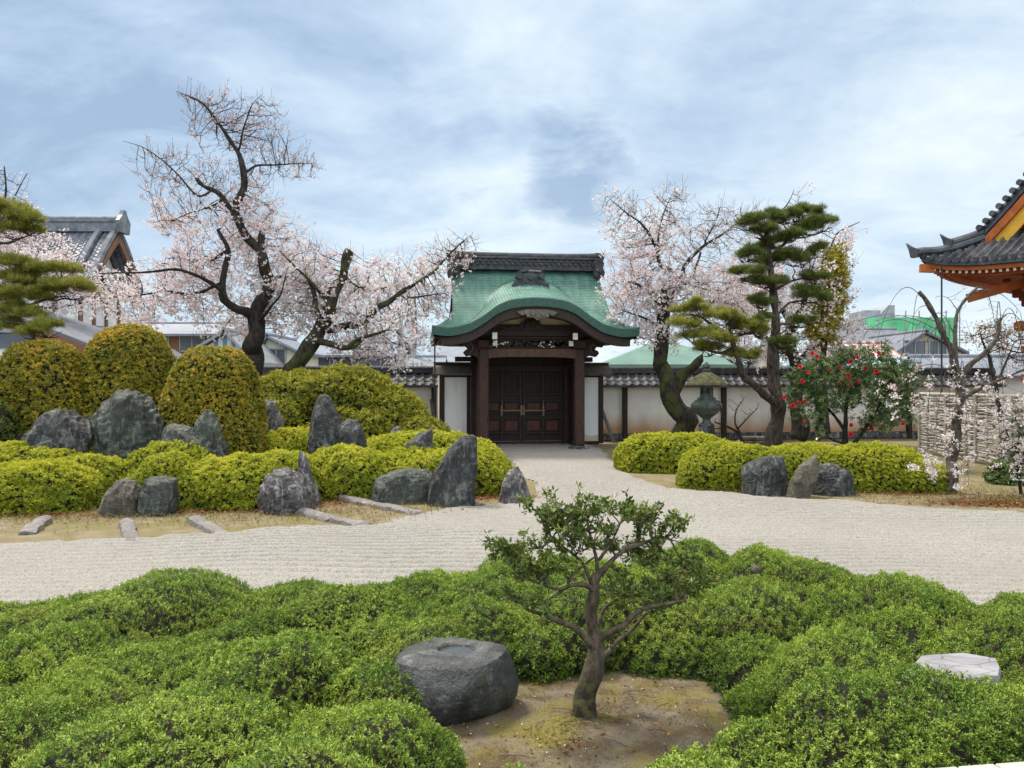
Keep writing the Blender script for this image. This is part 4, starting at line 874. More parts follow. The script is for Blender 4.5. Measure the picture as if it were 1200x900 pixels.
def front_frame():
    PX, PY = 1.52, -1.3
    # plaster under the arch and the strut carved like frog legs in front of it
    a = Acc(); xs = np.linspace(-1.46, 1.46, 41); zt = np.minimum(EZ+kara(xs/XE)*1.15-.18, 4.62)
    a.extrude([(x, z) for x, z in zip(xs, zt)]+[(1.46, 3.66), (-1.46, 3.66)], PY-.02, PY+.06, 'y'); gb(a, 'arch_plaster', MAT['cream'])
    b = Acc(); z0 = 3.80
    b.extrude([(-.98, z0-.02), (-.92, z0+.05), (-.76, z0+.03), (-.66, z0+.12), (-.52, z0+.07), (-.42, z0+.10), (-.34, z0+.24), (-.27, z0+.22), (-.20, z0+.34), (-.10, z0+.32), (0, z0+.40), (.10, z0+.32), (.20, z0+.34), (.25, z0+.20), (.30, z0+.16), (.34, z0+.05), (.46, z0), (.60, z0-.02)], PY-.20, PY-.06, 'y')
    for sx, sz, r in ((-.16, .14, .09), (.02, .2, .10), (.14, .1, .07), (-.36, .06, .06)): b.tube([(sx, PY-.18, z0+sz), (sx, PY-.26, z0+sz)], r, 12)
    gb(b, 'carved_strut', MAT['darkwood'])
    c = Acc(); c.box((0, PY, 3.70), (3.30, .30, .20), ch=.012); c.box((0, PY, 3.555), (3.2, .20, .07), ch=.01); gb(c, 'tie_beam', MAT['darkwood'])
    # openwork transom of leaves, with clusters of small white discs
    g = np.random.default_rng(7); d = Acc(); d.box((0, PY+.05, 3.245), (2.8, .10, .05)); d.box((0, PY+.05, 3.50), (2.8, .10, .05))
    for i in range(74):
        x = g.uniform(-1.36, 1.36); z = g.uniform(3.27, 3.48); an = g.uniform(0, 3.14); r = g.uniform(.05, .10)
        p = [(x+r*math.cos(an+t)*(1 if k % 2 else .45), z+r*.8*math.sin(an+t)*(1 if k % 2 else .45)) for k, t in enumerate(np.linspace(0, 6.283, 11)[:-1])]
        d.extrude(p, PY+.00+g.uniform(-.05, .03), PY+.09, 'y')
    e = d
    for cx in (-1.12, -.86, .34, .62):
        for i in range(6):
            x = cx+g.normal()*.09; z = 3.35+g.normal()*.05; r = g.uniform(.014, .03)
            e.extrude([(x+r*math.cos(t), z+r*math.sin(t)) for t in np.linspace(0, 6.283, 7)[:-1]], PY-.08, PY+.02, 'y', 1)
    gb(d, 'carved_transom', [MAT['darkwood'], MAT['whitepaint']])
    f = Acc(); xs = np.linspace(-1.38, 1.38, 31); lo = 2.90+.05*(1-(xs/1.38)**4); up = 3.20+0*xs
    f.slab(np.stack((np.stack((xs, 0*xs+PY-.17, up), 1), np.stack((xs, 0*xs+PY-.17, lo), 1))), np.array((0, .34, 0))); gb(f, 'arched_beam', MAT['beamwood'])
    for s in (-1, 1):
        p = Acc(); p.box((s*PX, PY, 1.68), (.32, .32, 3.06), ch=.035); p.box((s*PX, PY, 3.36), (.44, .44, .30), ch=.05)
        pl = gb(p, 'front_pillar', MAT['pillarwood'])
        q = Acc(); q.lathe([(.36, 0), (.37, .05), (.34, .09), (.26, .13), (.24, .15)], (s*PX, PY, 0), 20); gb(q, 'pillar_base', MAT['rockpale'], pl)
        # white ended beam noses and scrolled brackets outside the pillar
        h = Acc()
        h.extrude([(-1.62, 3.42), (-2.02, 3.46), (-2.10, 3.58), (-1.98, 3.66), (-1.62, 3.66)], s*(PX-.28)-.07, s*(PX-.28)+.07, 'x'); gb(h, 'beam_nose', MAT['darkwood'])
        w_ = Acc(); w_.box((s*(PX-.28), -2.115, 3.56), (.15, .02, .20)); gb(w_, 'white_beam_end', MAT['whitepaint']); w_ = Acc(); w_.box((s*(PX-.33), -1.70, 3.36), (.13, .10, .16)); gb(w_, 'white_beam_end', MAT['whitepaint'])
        k = Acc(); sx = lambda x: s*x
        k.extrude([(sx(1.68), 3.52), (sx(1.95), 3.55), (sx(2.22), 3.50), (sx(2.36), 3.38), (sx(2.25), 3.26), (sx(2.12), 3.32), (sx(2.02), 3.20), (sx(2.16), 3.08), (sx(2.06), 2.96), (sx(1.86), 3.0), (sx(1.68), 2.92)], PY-.10, PY+.10, 'y')
        k.tube([(sx(2.2), PY-.15, 3.40), (sx(2.2), PY+.15, 3.40)], .10, 12); k.tube([(sx(2.04), PY-.16, 3.08), (sx(2.04), PY+.16, 3.08)], .09, 12)
        t = np.linspace(0, 5.2, 22); k.tube(np.stack((s*(1.98+(.03+.035*t)*np.cos(t)*.8), 0*t+PY-.13, 3.27+(.03+.035*t)*np.sin(t)), 1), .018, 6, 1)
        gb(k, 'scroll_bracket', [MAT['darkwood'], MAT['greywood']])
        # beam from the front pillar to the main pillar, planked side, main pillar
        sd = Acc(); sd.box((s*PX, -.2, 3.08), (.20, 2.2, .30)); sd.box((s*PX, -.2, 2.78), (.14, 2.0, .14)); gb(sd, 'side_beam', MAT['darkwood'])
        mp = Acc(); mp.box((s*1.60, .9, 1.85), (.36, .36, 3.7), ch=.035); mq = gb(mp, 'main_pillar', MAT['pillarwood'])
        q = Acc(); q.lathe([(.40, 0), (.40, .05), (.34, .08)], (s*1.60, .9, 0), 20); gb(q, 'pillar_base', MAT['rockpale'], mq)
        sp = Acc()
        for i in range(5): sp.box((s*1.60, -.02+i*.16, 1.38), (.06, .15, 2.6), ch=.006)
        sp.box((s*1.60, .3, .12), (.12, .9, .16)); sp.box((s*1.60, .3, 1.25), (.10, .9, .10)); gb(sp, 'side_planks', MAT['darkwood'])
    # roof purlins carrying the eaves, back wall board above the doors
    pr = Acc()
    for y in (-1.3, .9): pr.box((0, y, 3.62 if y > 0 else 3.86), (5.5, .22, .22))
    for x in np.linspace(-2.9, 2.9, 21):
        if abs(x) > 1.75: pr.bar((x, -2.45, 3.50), (x, 2.45, 3.52), .07, .09)
    gb(pr, 'purlins', MAT['darkwood'])
    dk = Acc(); dk.box((0, .95, 3.05), (2.9, .12, 1.0)); dk.box((0, .90, 2.62), (2.9, .26, .20)); gb(dk, 'door_lintel', MAT['darkwood']); dk = Acc(); dk.box((0, .90, .06), (2.9, .30, .14)); gb(dk, 'threshold', MAT['darkwood'])
front_frame()
def doors():
    for s in (-1, 1):
        a = Acc(); y = .93; x0, x1 = .004, 1.42; w_ = x1-x0; xc = s*(x0+x1)/2
        a.box((xc, y+.02, 1.33), (w_, .05, 2.38))
        for xx in (x0+.06, x0+.70, x1-.06): a.box((s*xx, y-.03, 1.33), (.11, .09, 2.38), ch=.008)
        for z in (.19, .42, .92, 1.12, 1.52, 1.75, 2.46): a.box((xc, y-.028, z), (w_, .085, .085), ch=.008)
        for xx in (x0+.38, x0+1.03):
            for i in range(5): a.box((s*(xx-.20+i*.10), y-.02, 2.1), (.035, .05, .62))
        d = gb(a, 'door', MAT['darkwood'])
        for xx, ww in ((x0+.38, .50), (x0+1.02, .46)):
            for z, hh in ((.67, .40), (1.32, .30)):
                p = Acc(); p.box((s*xx, y-.035, z), (ww-.05, .03, hh-.05), ch=.012); gb(p, 'panel', MAT['redwood'], d)
        f = Acc(); f.box((s*.40, y-.11, 1.19), (.76, .05, .055), ch=.01)
        for xx, hh in ((.04, .34), (.72, .42)): f.box((s*xx, y-.10, 1.20), (.07, .05, hh), ch=.01)
        f.tube([(s*.72, y-.08, 1.36), (s*.72, y-.15, 1.36), (s*.72, y-.15, 1.52), (s*.72, y-.08, 1.52)], .016, 6)
        gb(f, 'bolt', MAT['brass'], d)
doors()
def wings():
    for s in (-1, 1):
        y = .95
        a = Acc(); a.box((s*2.22, y, 1.26), (.90, .12, 2.28)); wl = gb(a, 'wing_wall', MAT['plaster'])
        b = Acc(); b.box((s*2.75, y, 1.24), (.17, .22, 2.40), ch=.015); b.box((s*2.22, y, .06), (.92, .18, .12)); b.box((s*2.22, y, 2.38), (.92, .18, .10)); b.box((s*1.85, y-.01, 1.24), (.12, .16, 2.30)); gb(b, 'wing_frame', MAT['darkwood'], wl)
        # little pent roof of boards over the wing wall
        c = Acc()
        for sg in (-1, 1):
            e = np.array([[(s*1.76, y, 2.80), (s*3.02, y, 2.80)], [(s*1.76, y+sg*.30, 2.66), (s*3.04, y+sg*.30, 2.66)], [(s*1.76, y+sg*.46, 2.44), (s*3.06, y+sg*.46, 2.44)]])
            c.slab(e, np.array((0, 0, -.05)))
        c.box((s*2.40, y, 2.82), (1.28, .22, .05)); gb(c, 'wing_roof', MAT['greywood'], wl)
        d = Acc()
        d.box((s*2.02, y-.52, 2.93), (.62, .30, .16), ch=.01); gb(d, 'bracket_beam', MAT['darkwood'])
wings()
# the thin rain chain at the left roof corner
g0 = (-3.05, -2.25)
o = Acc().tube([(g0[0], g0[1], .02), (g0[0], g0[1], 3.52)], .022, 6).build('rain_pipe', MAT['blackwire'], gate, world=False)

# ------------------------------------------------------------------ tiled walls left and right of the gate
def tile_rows(a, p0, p1, drop, out, n, courses, m=0, lift=.045, step=.03, curve=0.0):
    """Rows of round cover tiles: p0 to p1 along the top, falling by `drop` and moving out along the vector `out`."""
    p0, p1, out = (np.array(q, float) for q in (p0, p1, out)); u = np.linspace(0, n, n*6+1)
    prof = np.where((u % 1) < .5, np.sqrt(np.clip(1-((u % 1)*4-1)**2, 0, 1)), -.35*np.sin(((u % 1)-.5)*2*math.pi))
    vs = []; dz = []
    for c in range(courses):
        vs += [c/courses, (c+.5)/courses, (c+.985)/courses]; dz += [0, step*.5, step]
    vs.append(1.0); dz.append(step)
    vs = np.array(vs); dz = np.array(dz); B = p0[None]+(p1-p0)[None]*(u/n)[:, None]
    P = B[:, None, :]+out[None, None]*vs[None, :, None]
    fall = drop*(vs+curve*(vs*(1-vs))); P[:, :, 2] += -fall[None]+dz[None]+lift*prof[:, None]
    a.grid(P, m); E = P[:, -1].copy(); E2 = E.copy(); E2[:, 2] -= lift*prof+.05+lift; a.grid(np.stack((E, E2)), m)
    return P
def tiled_wall(label, x0, x1, posts, braces, z0=.28):
    """x0, x1 in the gate's own frame: the wall runs on in the gate's plane."""
    c, s = math.cos(GA), math.sin(GA); y = 2.6
    o = thing('tiled_wall', label, 'wall', (GX+x0*c-y*s, GY+x0*s+y*c, 0), GA)
    L = x1-x0
    def b(a, n, m, p=None): return a.build(n, m, p or o, world=False)
    a = Acc(); a.box((L/2, 0, (z0+2.05)/2), (L, .30, 2.05-z0)); b(a, 'plaster_face', MAT['wallplaster'])
    a = Acc(); g = np.random.default_rng(int(abs(x0)*10)); x = 0
    while x < L:
        w_ = g.uniform(.5, 1.0); w_ = min(w_, L-x); a.box((x+w_/2, -.02, z0/2), (w_-.015, .46, z0-.01), ch=.03); x += w_
    b(a, 'stone_footing', MAT['rockpale'])
    a = Acc(); n = int(L/.30)
    tile_rows(a, (0, 0, 2.50), (L, 0, 2.50), .46, (0, -.66, 0), n, 3)
    P = tile_rows(a, (L, 0, 2.50), (0, 0, 2.50), .46, (0, .66, 0), n, 3)
    a.box((L/2, 0, 2.06), (L, .9, .05)); b(a, 'tile_roof', MAT['tile'])
    a = Acc(); a.box((L/2, 0, 2.56), (L, .26, .14)); xs = np.linspace(0, L, 40); a.tube(np.stack((xs, 0*xs, 0*xs+2.66), 1), .085, 10); b(a, 'ridge_tiles', MAT['ridgetile'])
    for x in posts:
        a = Acc(); a.box((x, -.24, 1.02), (.17, .16, 2.04), ch=.01); b(a, 'post', MAT['darkwood'])
    for x, dx in braces:
        a = Acc(); a.bar((x, -.30, 1.55), (x+dx, -1.05, .0), .09, .09); b(a, 'brace', MAT['greywood'])
    return o
tiled_wall('cream wall with black tile coping and brown stained foot, right of the gate', 2.86, 19.0, [.0, 1.15, 4.95, 8.7, 12.4, 16.0], [(.12, .42)])
tiled_wall('black tiled garden wall behind the tall hedge, left of the gate', -19.0, -2.86, [16.0, 12.6, 8.8, 5.0], [(15.9, .25)])

# ------------------------------------------------------------------ left hall with grey tiled gable roof
def left_hall():
    X1 = -18.9; Yr = 37.0; zr = 9.45; ze = 6.75; hd = 2.25; X0 = -34.0
    o = thing('temple_hall', 'white walled hall with grey tiled gable roof and brown gable boards at the left', 'building', (X1, Yr, 0))
    a = Acc(); n = 46
    tile_rows(a, (X0, Yr, zr), (X1, Yr, zr), zr-ze, (0, -hd, 0), n, 15, 0, .06, .05, -.28)
    tile_rows(a, (X1, Yr, zr), (X0, Yr, zr), zr-ze, (0, hd, 0), n, 15, 0, .06, .05, -.28)
    sl = np.linspace(0, 1, 12); fz = lambda v: zr-(zr-ze)*(v-.28*v*(1-v))
    roof = a.build('roof', MAT['tilehall'], o, smooth=False)
    b = Acc()
    for dx in (0, -.75):
        for sg in (-1, 1):
            v = np.linspace(0, 1.02, 14); b.tube(np.stack((np.full(14, X1-.12+dx), Yr+sg*hd*v, fz(v)+.16), 1), .16, 8)
    b.box(((X0+X1)/2, Yr, zr+.18), (X1-X0+.2, .55, .45)); b.box(((X0+X1)/2, Yr, zr+.46), (X1-X0+.3, .7, .10)); b.tube([(X0, Yr, zr+.60), (X1+.2, Yr, zr+.60)], .16, 10)
    b.extrude([(Yr-.45, zr-.1), (Yr+.45, zr-.1), (Yr+.55, zr+.45), (Yr+.25, zr+.75), (Yr+.12, zr+1.0), (Yr-.12, zr+1.0), (Yr-.25, zr+.75), (Yr-.55, zr+.45)], X1+.08, X1+.26, 'x')
    b.build('ridge_tiles', MAT['tilehall'], roof)
    c = Acc()
    for sg in (-1, 1):
        v = np.linspace(0, 1.0, 14); up = np.stack((np.full(14, X1-.02), Yr+sg*hd*v, fz(v)-.12), 1); lo = up-np.array((0, 0, .42)); c.slab(np.stack((up, lo)), np.array((-.12, 0, 0)))
    c.build('gable_board', MAT['brownboard'], o)
    d = Acc(); v = np.linspace(-.8, .8, 17); d.extrude([(Yr+hd*q, fz(abs(q))-.35) for q in v]+[(Yr+hd*.8, .0), (Yr-hd*.8, .0)], X1-1.15, X1-.95, 'x')
    d.box(((X0+X1)/2-.6, Yr-1.75, 3.1), (X1-X0-1.0, .2, 6.2)); d.box(((X0+X1)/2-.6, Yr+1.75, 3.1), (X1-X0-1.0, .2, 6.2)); d.build('wall', MAT['white'], o)
    e = Acc()
    for y in (-1.7, -.6, .5, 1.7): e.box((X1-.93, Yr+y, 3.2), (.12, .2, 6.4))
    e.box((X1-.92, Yr, 4.65), (.12, 3.6, .45)); e.box((X1-.92, Yr, 6.55), (.14, 3.7, .3))
    for x in (-2.0, -3.6, -5.2): e.box((X1+x, Yr-1.87, 3.2), (.2, .1, 6.4))
    e.box((X1-4, Yr-1.87, 4.7), (6.6, .1, .4)); e.build('timber_frame', MAT['brownboard'], o)
    f = Acc(); f.box((X1-.88, Yr-.2, 7.0), (.08, 1.2, .9)); f.build('gable_vent', MAT['darkwood'], o)
    # lower pent roof running round the front and the side
    h = Acc(); tile_rows(h, (X0, Yr-2.2, 4.7), (X1+.6, Yr-2.2, 4.7), 1.25, (0, -2.6, 0), 46, 9, 0, .06, .04, -.2)
    tile_rows(h, (X1-.95, Yr-3.0, 4.7), (X1-.95, Yr+4, 4.7), 1.25, (2.6, 0, 0), 22, 9, 0, .06, .04, -.2)
    h.tube([(X1-.95, Yr-2.2, 4.85), (X1+1.65, Yr-4.8, 3.65)], .17, 8); h.box((X1-5, Yr-4.5, 3.32), (14, .3, .22)); h.build('lower_roof', MAT['tilehall'], o)
left_hall()
def near_roof():
    # end of a roof with brown verge board at the far left
    o = thing('outbuilding', 'low outbuilding end with brown sloping verge board and white gable behind the left pine', 'building', (-16.0, 25.5, 0))
    y = 25.0; p = lambda px, py: W(px, py, y)
    a = Acc(); r0 = p(-40, 352); e1 = p(108, 412); th = np.array((0, 5.0, 0))
    row = np.array([[p(-40, 350), p(30, 374), p(108, 404)]]); row = np.concatenate((row, row+th)); a.slab(row, np.array((0, 0, -.16)))
    l = W(-220, 420, y); row = np.array([[l, p(-130, 385), p(-40, 350)]]); row = np.concatenate((row, row+th)); a.slab(row, np.array((0, 0, -.16))); a.build('roof', MAT['darkroof'], o)
    b = Acc(); b.bar(p(-40, 358), p(105, 413), .08, .34); b.build('verge_board', MAT['brownboard'], o)
    c = Acc(); c.extrude([(p(-160, 0)[0], 0), (p(62, 0)[0], 0), (p(62, 0)[0], p(0, 402)[2]), (p(-40, 0)[0], p(0, 366)[2]), (p(-160, 0)[0], p(0, 402)[2])], y+.5, y+4.6, 'y'); c.build('wall', MAT['white'], o)
    d = Acc(); d.box((p(10, 0)[0], y+.46, p(0, 398)[2]), (1.5, .1, .5)); d.build('window', MAT['glass'], o)
near_roof()

# ------------------------------------------------------------------ houses beyond the walls
def house(name, label, px0, px1, ridge, eave, Y, depth, axis, roofm, wallm, over=.5, hip=0.0, wins=(), rp=None, stripe=False, cat='house', base=None):
    """axis 'x': the front slope faces the garden; 'y': the gable faces it.  ridge and eave are picture rows at that distance."""
    x0, x1 = W(px0, 0, Y)[0], W(px1, 0, Y)[0]; xc = (x0+x1)/2
    o = thing(name, label, cat, (xc, Y+depth/2, 0)); a = Acc(); t = np.array((0, 0, -.14))
    if axis == 'x':
        ze = W(0, eave, Y)[2]; zr = W(0, ridge, Y+depth/2)[2]; h0 = hip
        rl = np.array((x0+h0, Y+depth/2, zr)); rr = np.array((x1-h0, Y+depth/2, zr))
        n = 9; k = np.linspace(0, 1, n)[:, None]
        for sg in (-1, 1):
            E0 = np.array((x0, Y+depth/2+sg*depth/2, ze)); E1 = np.array((x1, Y+depth/2+sg*depth/2, ze))
            P = np.stack((rl+(rr-rl)*k, E0+(E1-E0)*k)); a.slab(P, t)
            if sg < 0: front = P
        if hip:
            for e, rdg in ((x0, rl), (x1, rr)):
                a.slab(np.array([[rdg, rdg], [(e, Y, ze), (e, Y+depth, ze)]]), t)
        a.tube([rl, rr], .12, 8); wz = ze+.05
        c = Acc(); c.box((xc, Y+depth/2, wz/2), (x1-x0-2*over, depth-2*over, wz))
        if not hip:
            for e in (x0+over, x1-over): c.extrude([(Y+over, wz), (Y+depth-over, wz), (Y+depth/2, zr-.2)], e-.05, e+.05, 'x')
    else:
        ze = W(0, eave, Y)[2]; zr = W(0, ridge, Y)[2]; rx = xc if rp is None else W(rp, 0, Y)[0]
        for e in (x0, x1):
            sg = -1 if e < rx else 1
            a.slab(np.array([[(rx, Y, zr), (rx, Y+depth, zr)], [(e, Y, ze), (e, Y+depth, ze)]]), t)
        a.tube([(rx, Y, zr), (rx, Y+depth, zr)], .12, 8); wz = ze
        c = Acc(); m = over/(x1-x0); zl = lambda x: zr-(zr-ze)*abs(x-rx)/max(rx-x0 if x < rx else x1-rx, .01)
        c.extrude([(x0+over, 0), (x1-over, 0), (x1-over, zl(x1-over)-.2), (rx, zr-.2), (x0+over, zl(x0+over)-.2)], Y+over, Y+depth-over, 'y')
    r = a.build('roof', MAT[roofm], o)
    if stripe: uv_from(r, (lambda co: co[:, [0, 2]]) if axis == 'x' else (lambda co: co[:, [1, 2]]))
    wl = c.build('wall', MAT[wallm], o)
    if wallm == 'shedstripe': uv_from(wl, lambda co: co[:, [0, 2]])
    for px, py, ww, hh in wins:
        p = W(px, py, Y); f = Acc(); yy = Y+over
        for dx, dz, sx, sz in ((0, hh/2, ww+.12, .07), (0, -hh/2, ww+.12, .07), (ww/2, 0, .07, hh), (-ww/2, 0, .07, hh), (0, 0, .05, hh)): f.box((p[0]+dx, yy-.03, p[2]+dz), (sx, .08, sz))
        wn = f.build('window', MAT['grey'], o); gl = Acc(); gl.box((p[0], yy-.01, p[2]), (ww, .03, hh)); gl.build('pane', MAT['glass'], wn)
    return o
house('house', 'long low house with grey tiled roof behind the ochre domes', 140, 264, 379, 391, 44, 6, 'x', 'greyroof', 'brownboard', .4, wins=((222, 402, 1.4, .9), (180, 402, 1.4, .9)))
house('shed', 'pale blue ribbed shed with sloping roof edge behind the tall cherry', 200, 300, 386, 424, 34, 6, 'y', 'grey', 'shedstripe', .25, rp=262)
house('house', 'cream house with sloping roof between the two left cherry trunks', 300, 352, 392, 412, 38, 5, 'y', 'greyroof', 'creamwall', .3, rp=312, wins=((322, 418, .9, .8),))
house('house', 'grey house with many panes glimpsed through the leaning cherry', 352, 470, 402, 416, 48, 7, 'x', 'greyroof', 'grey', .4, wins=((385, 424, 1.6, 1.0), (415, 424, 1.6, 1.0), (445, 424, 1.6, 1.0)))
house('house', 'pale bluish roofed house just left of the gate roof corner', 500, 566, 404, 428, 46, 7, 'x', 'greyroof', 'white', .4, wins=((520, 436, 1.0, .8),))
house('house', 'lower pale roofed annex beside the utility pole left of the gate', 470, 520, 418, 432, 44, 4, 'x', 'greyroof', 'creamwall', .3)
house('house', 'house with broad pale blue roof right behind the gate', 690, 812, 396, 426, 44, 8, 'x', 'blueroof', 'white', .4)
house('house', 'house with pale green hipped sheet roof behind the right wall', 706, 880, 402, 427, 38, 7, 'x', 'greenroof', 'creamwall', .3, 3.0)
house('house', 'house with pale blue seamed metal roof behind the pine', 915, 1010, 397, 428, 42, 6, 'x', 'bluestripe', 'creamwall', .3, stripe=True)
house('house', 'house with faded pink seamed metal roof behind the camellia', 972, 1066, 402, 424, 39, 5, 'x', 'pinkstripe', 'beige', .3, stripe=True)
house('house', 'low pale blue seamed roof right below the pink roof', 1000, 1085, 421, 436, 36, 3.5, 'x', 'bluestripe', 'beige', .3, stripe=True)
house('house', 'house with dark slate roof below the green net building', 1000, 1086, 386, 410, 50, 8, 'x', 'darkroof', 'beige', .3)
house('house', 'beige gabled house with white verges behind the weeping cherry', 1050, 1136, 387, 412, 44, 7, 'y', 'darkroof', 'beige', .3, rp=1086, wins=((1075, 408, 1.2, .9), (1102, 408, 1.0, .9)))
house('house', 'low house with long grey roof beyond the brushwood fence', 1100, 1290, 418, 440, 33, 5, 'x', 'greyroof', 'white', .3)
def net_building():
    Y = 60.0; p = lambda x, y: W(x, y, Y); o = thing('building', 'far building wrapped in bright green net with white stair tower on top', 'building', tuple(p(1065, 450)*[1, 1, 0]))
    a, b = p(1012, 372), p(1122, 372); xc = (a[0]+b[0])/2
    q = Acc(); q.box((xc, Y+4, a[2]/2), (b[0]-a[0]-.6, 7, a[2]-.4)); q.build('wall', MAT['grey'], o)
    g = Acc(); n = 24; xs = np.linspace(a[0], b[0], n); zs = np.linspace(p(0, 402)[2], a[2], 8); Xg, Zg = np.meshgrid(xs, zs, indexing='ij'); pt = np.stack((Xg, 0*Xg+Y, Zg), -1); pt[..., 1] += .12*snoise(pt.reshape(-1, 3), .5, 3).reshape(Xg.shape)
    g.slab(pt, np.array((0, .04, 0))); g.build('net', MAT['net'], o)
    f = Acc()
    for x in np.linspace(a[0], b[0], 8): f.tube([(x, Y-.3, 0), (x, Y-.3, a[2]+.5)], .05, 5)
    f.build('scaffold_poles', MAT['grey'], o)
    t0, t1, t2 = p(1031, 363), p(1050, 363), p(1071, 353)
    t = Acc(); t.box(((t0[0]+t1[0])/2, Y+4, (t0[2]+a[2])/2), (t1[0]-t0[0], 3, t0[2]-a[2]+.4)); t.extrude([(t1[0]-.3, a[2]), (t2[0], a[2]), (t2[0], t2[2]), (t2[0]-.5, t2[2])], Y+3, Y+6, 'y'); t.build('stair_tower', MAT['grey'], o)
net_building()
def utility_pole(label, px, Y, top, arm):
    x = W(px, 0, Y)[0]; zt = W(0, top, Y)[2]; o = thing('utility_pole', label, 'utility pole', (x, Y, 0))
    Acc().tube([(x, Y, 0), (x, Y, zt)], [.19, .13], 10).build('pole', MAT['pole'], o)
    a = Acc()
    for dz in arm: a.box((x, Y-.18, zt-dz), (1.7, .1, .1)); [a.tube([(x+d, Y-.18, zt-dz+.05), (x+d, Y-.18, zt-dz+.28)], .05, 6) for d in (-.75, -.3, .3, .75)]
    a.build('crossarm', MAT['grey'], o)
    return np.array((x, Y-.18, zt))
pa = utility_pole('utility pole standing closest to the gate roof corner', 485, 46, 365, (.3,))
pb = utility_pole('thicker utility pole seen through the leaning cherry blossoms', 469, 42, 358, (.4, 1.2))
pc = utility_pole('slim distant utility pole beyond the green hipped roof', 757, 56, 380, (.3,))
def cable(label, a, b, sag, r=.022):
    t = np.linspace(0, 1, 30)[:, None]; P = a+(b-a)*t-np.array((0, 0, 1))*(4*sag*t*(1-t)); tag(Acc().tube(P, r, 5).build('cable', MAT['blackwire'], loc=tuple(a)), label, 'cable')
cable('sagging overhead cable from the slim pole behind the gate roof', pa+np.array((.75, 0, .05)), W(730, 392, 50), .8)
cable('overhead cable strung from the thicker pole past the slim pole', pb+np.array((-.7, 0, .05)), pa+np.array((-.7, 0, .05)), .15)
o = thing('fence', 'bright green mesh fence with pale posts beyond the left wall', 'fence', tuple(W(485, 450, 36)*[1, 1, 0]))
a = Acc(); p0, p1 = W(462, 435, 36), W(508, 435, 36); a.box(((p0[0]+p1[0])/2, 36, p0[2]/2), (p1[0]-p0[0], .05, p0[2])); a.build('mesh_panel', MAT['net'], o)
for px in (474, 484, 489, 494): x = W(px, 0, 35.8)[0]; Acc().tube([(x, 35.8, 0), (x, 35.8, W(0, 425, 35.8)[2])], .05, 6).build('post', MAT['bamboo'], o)
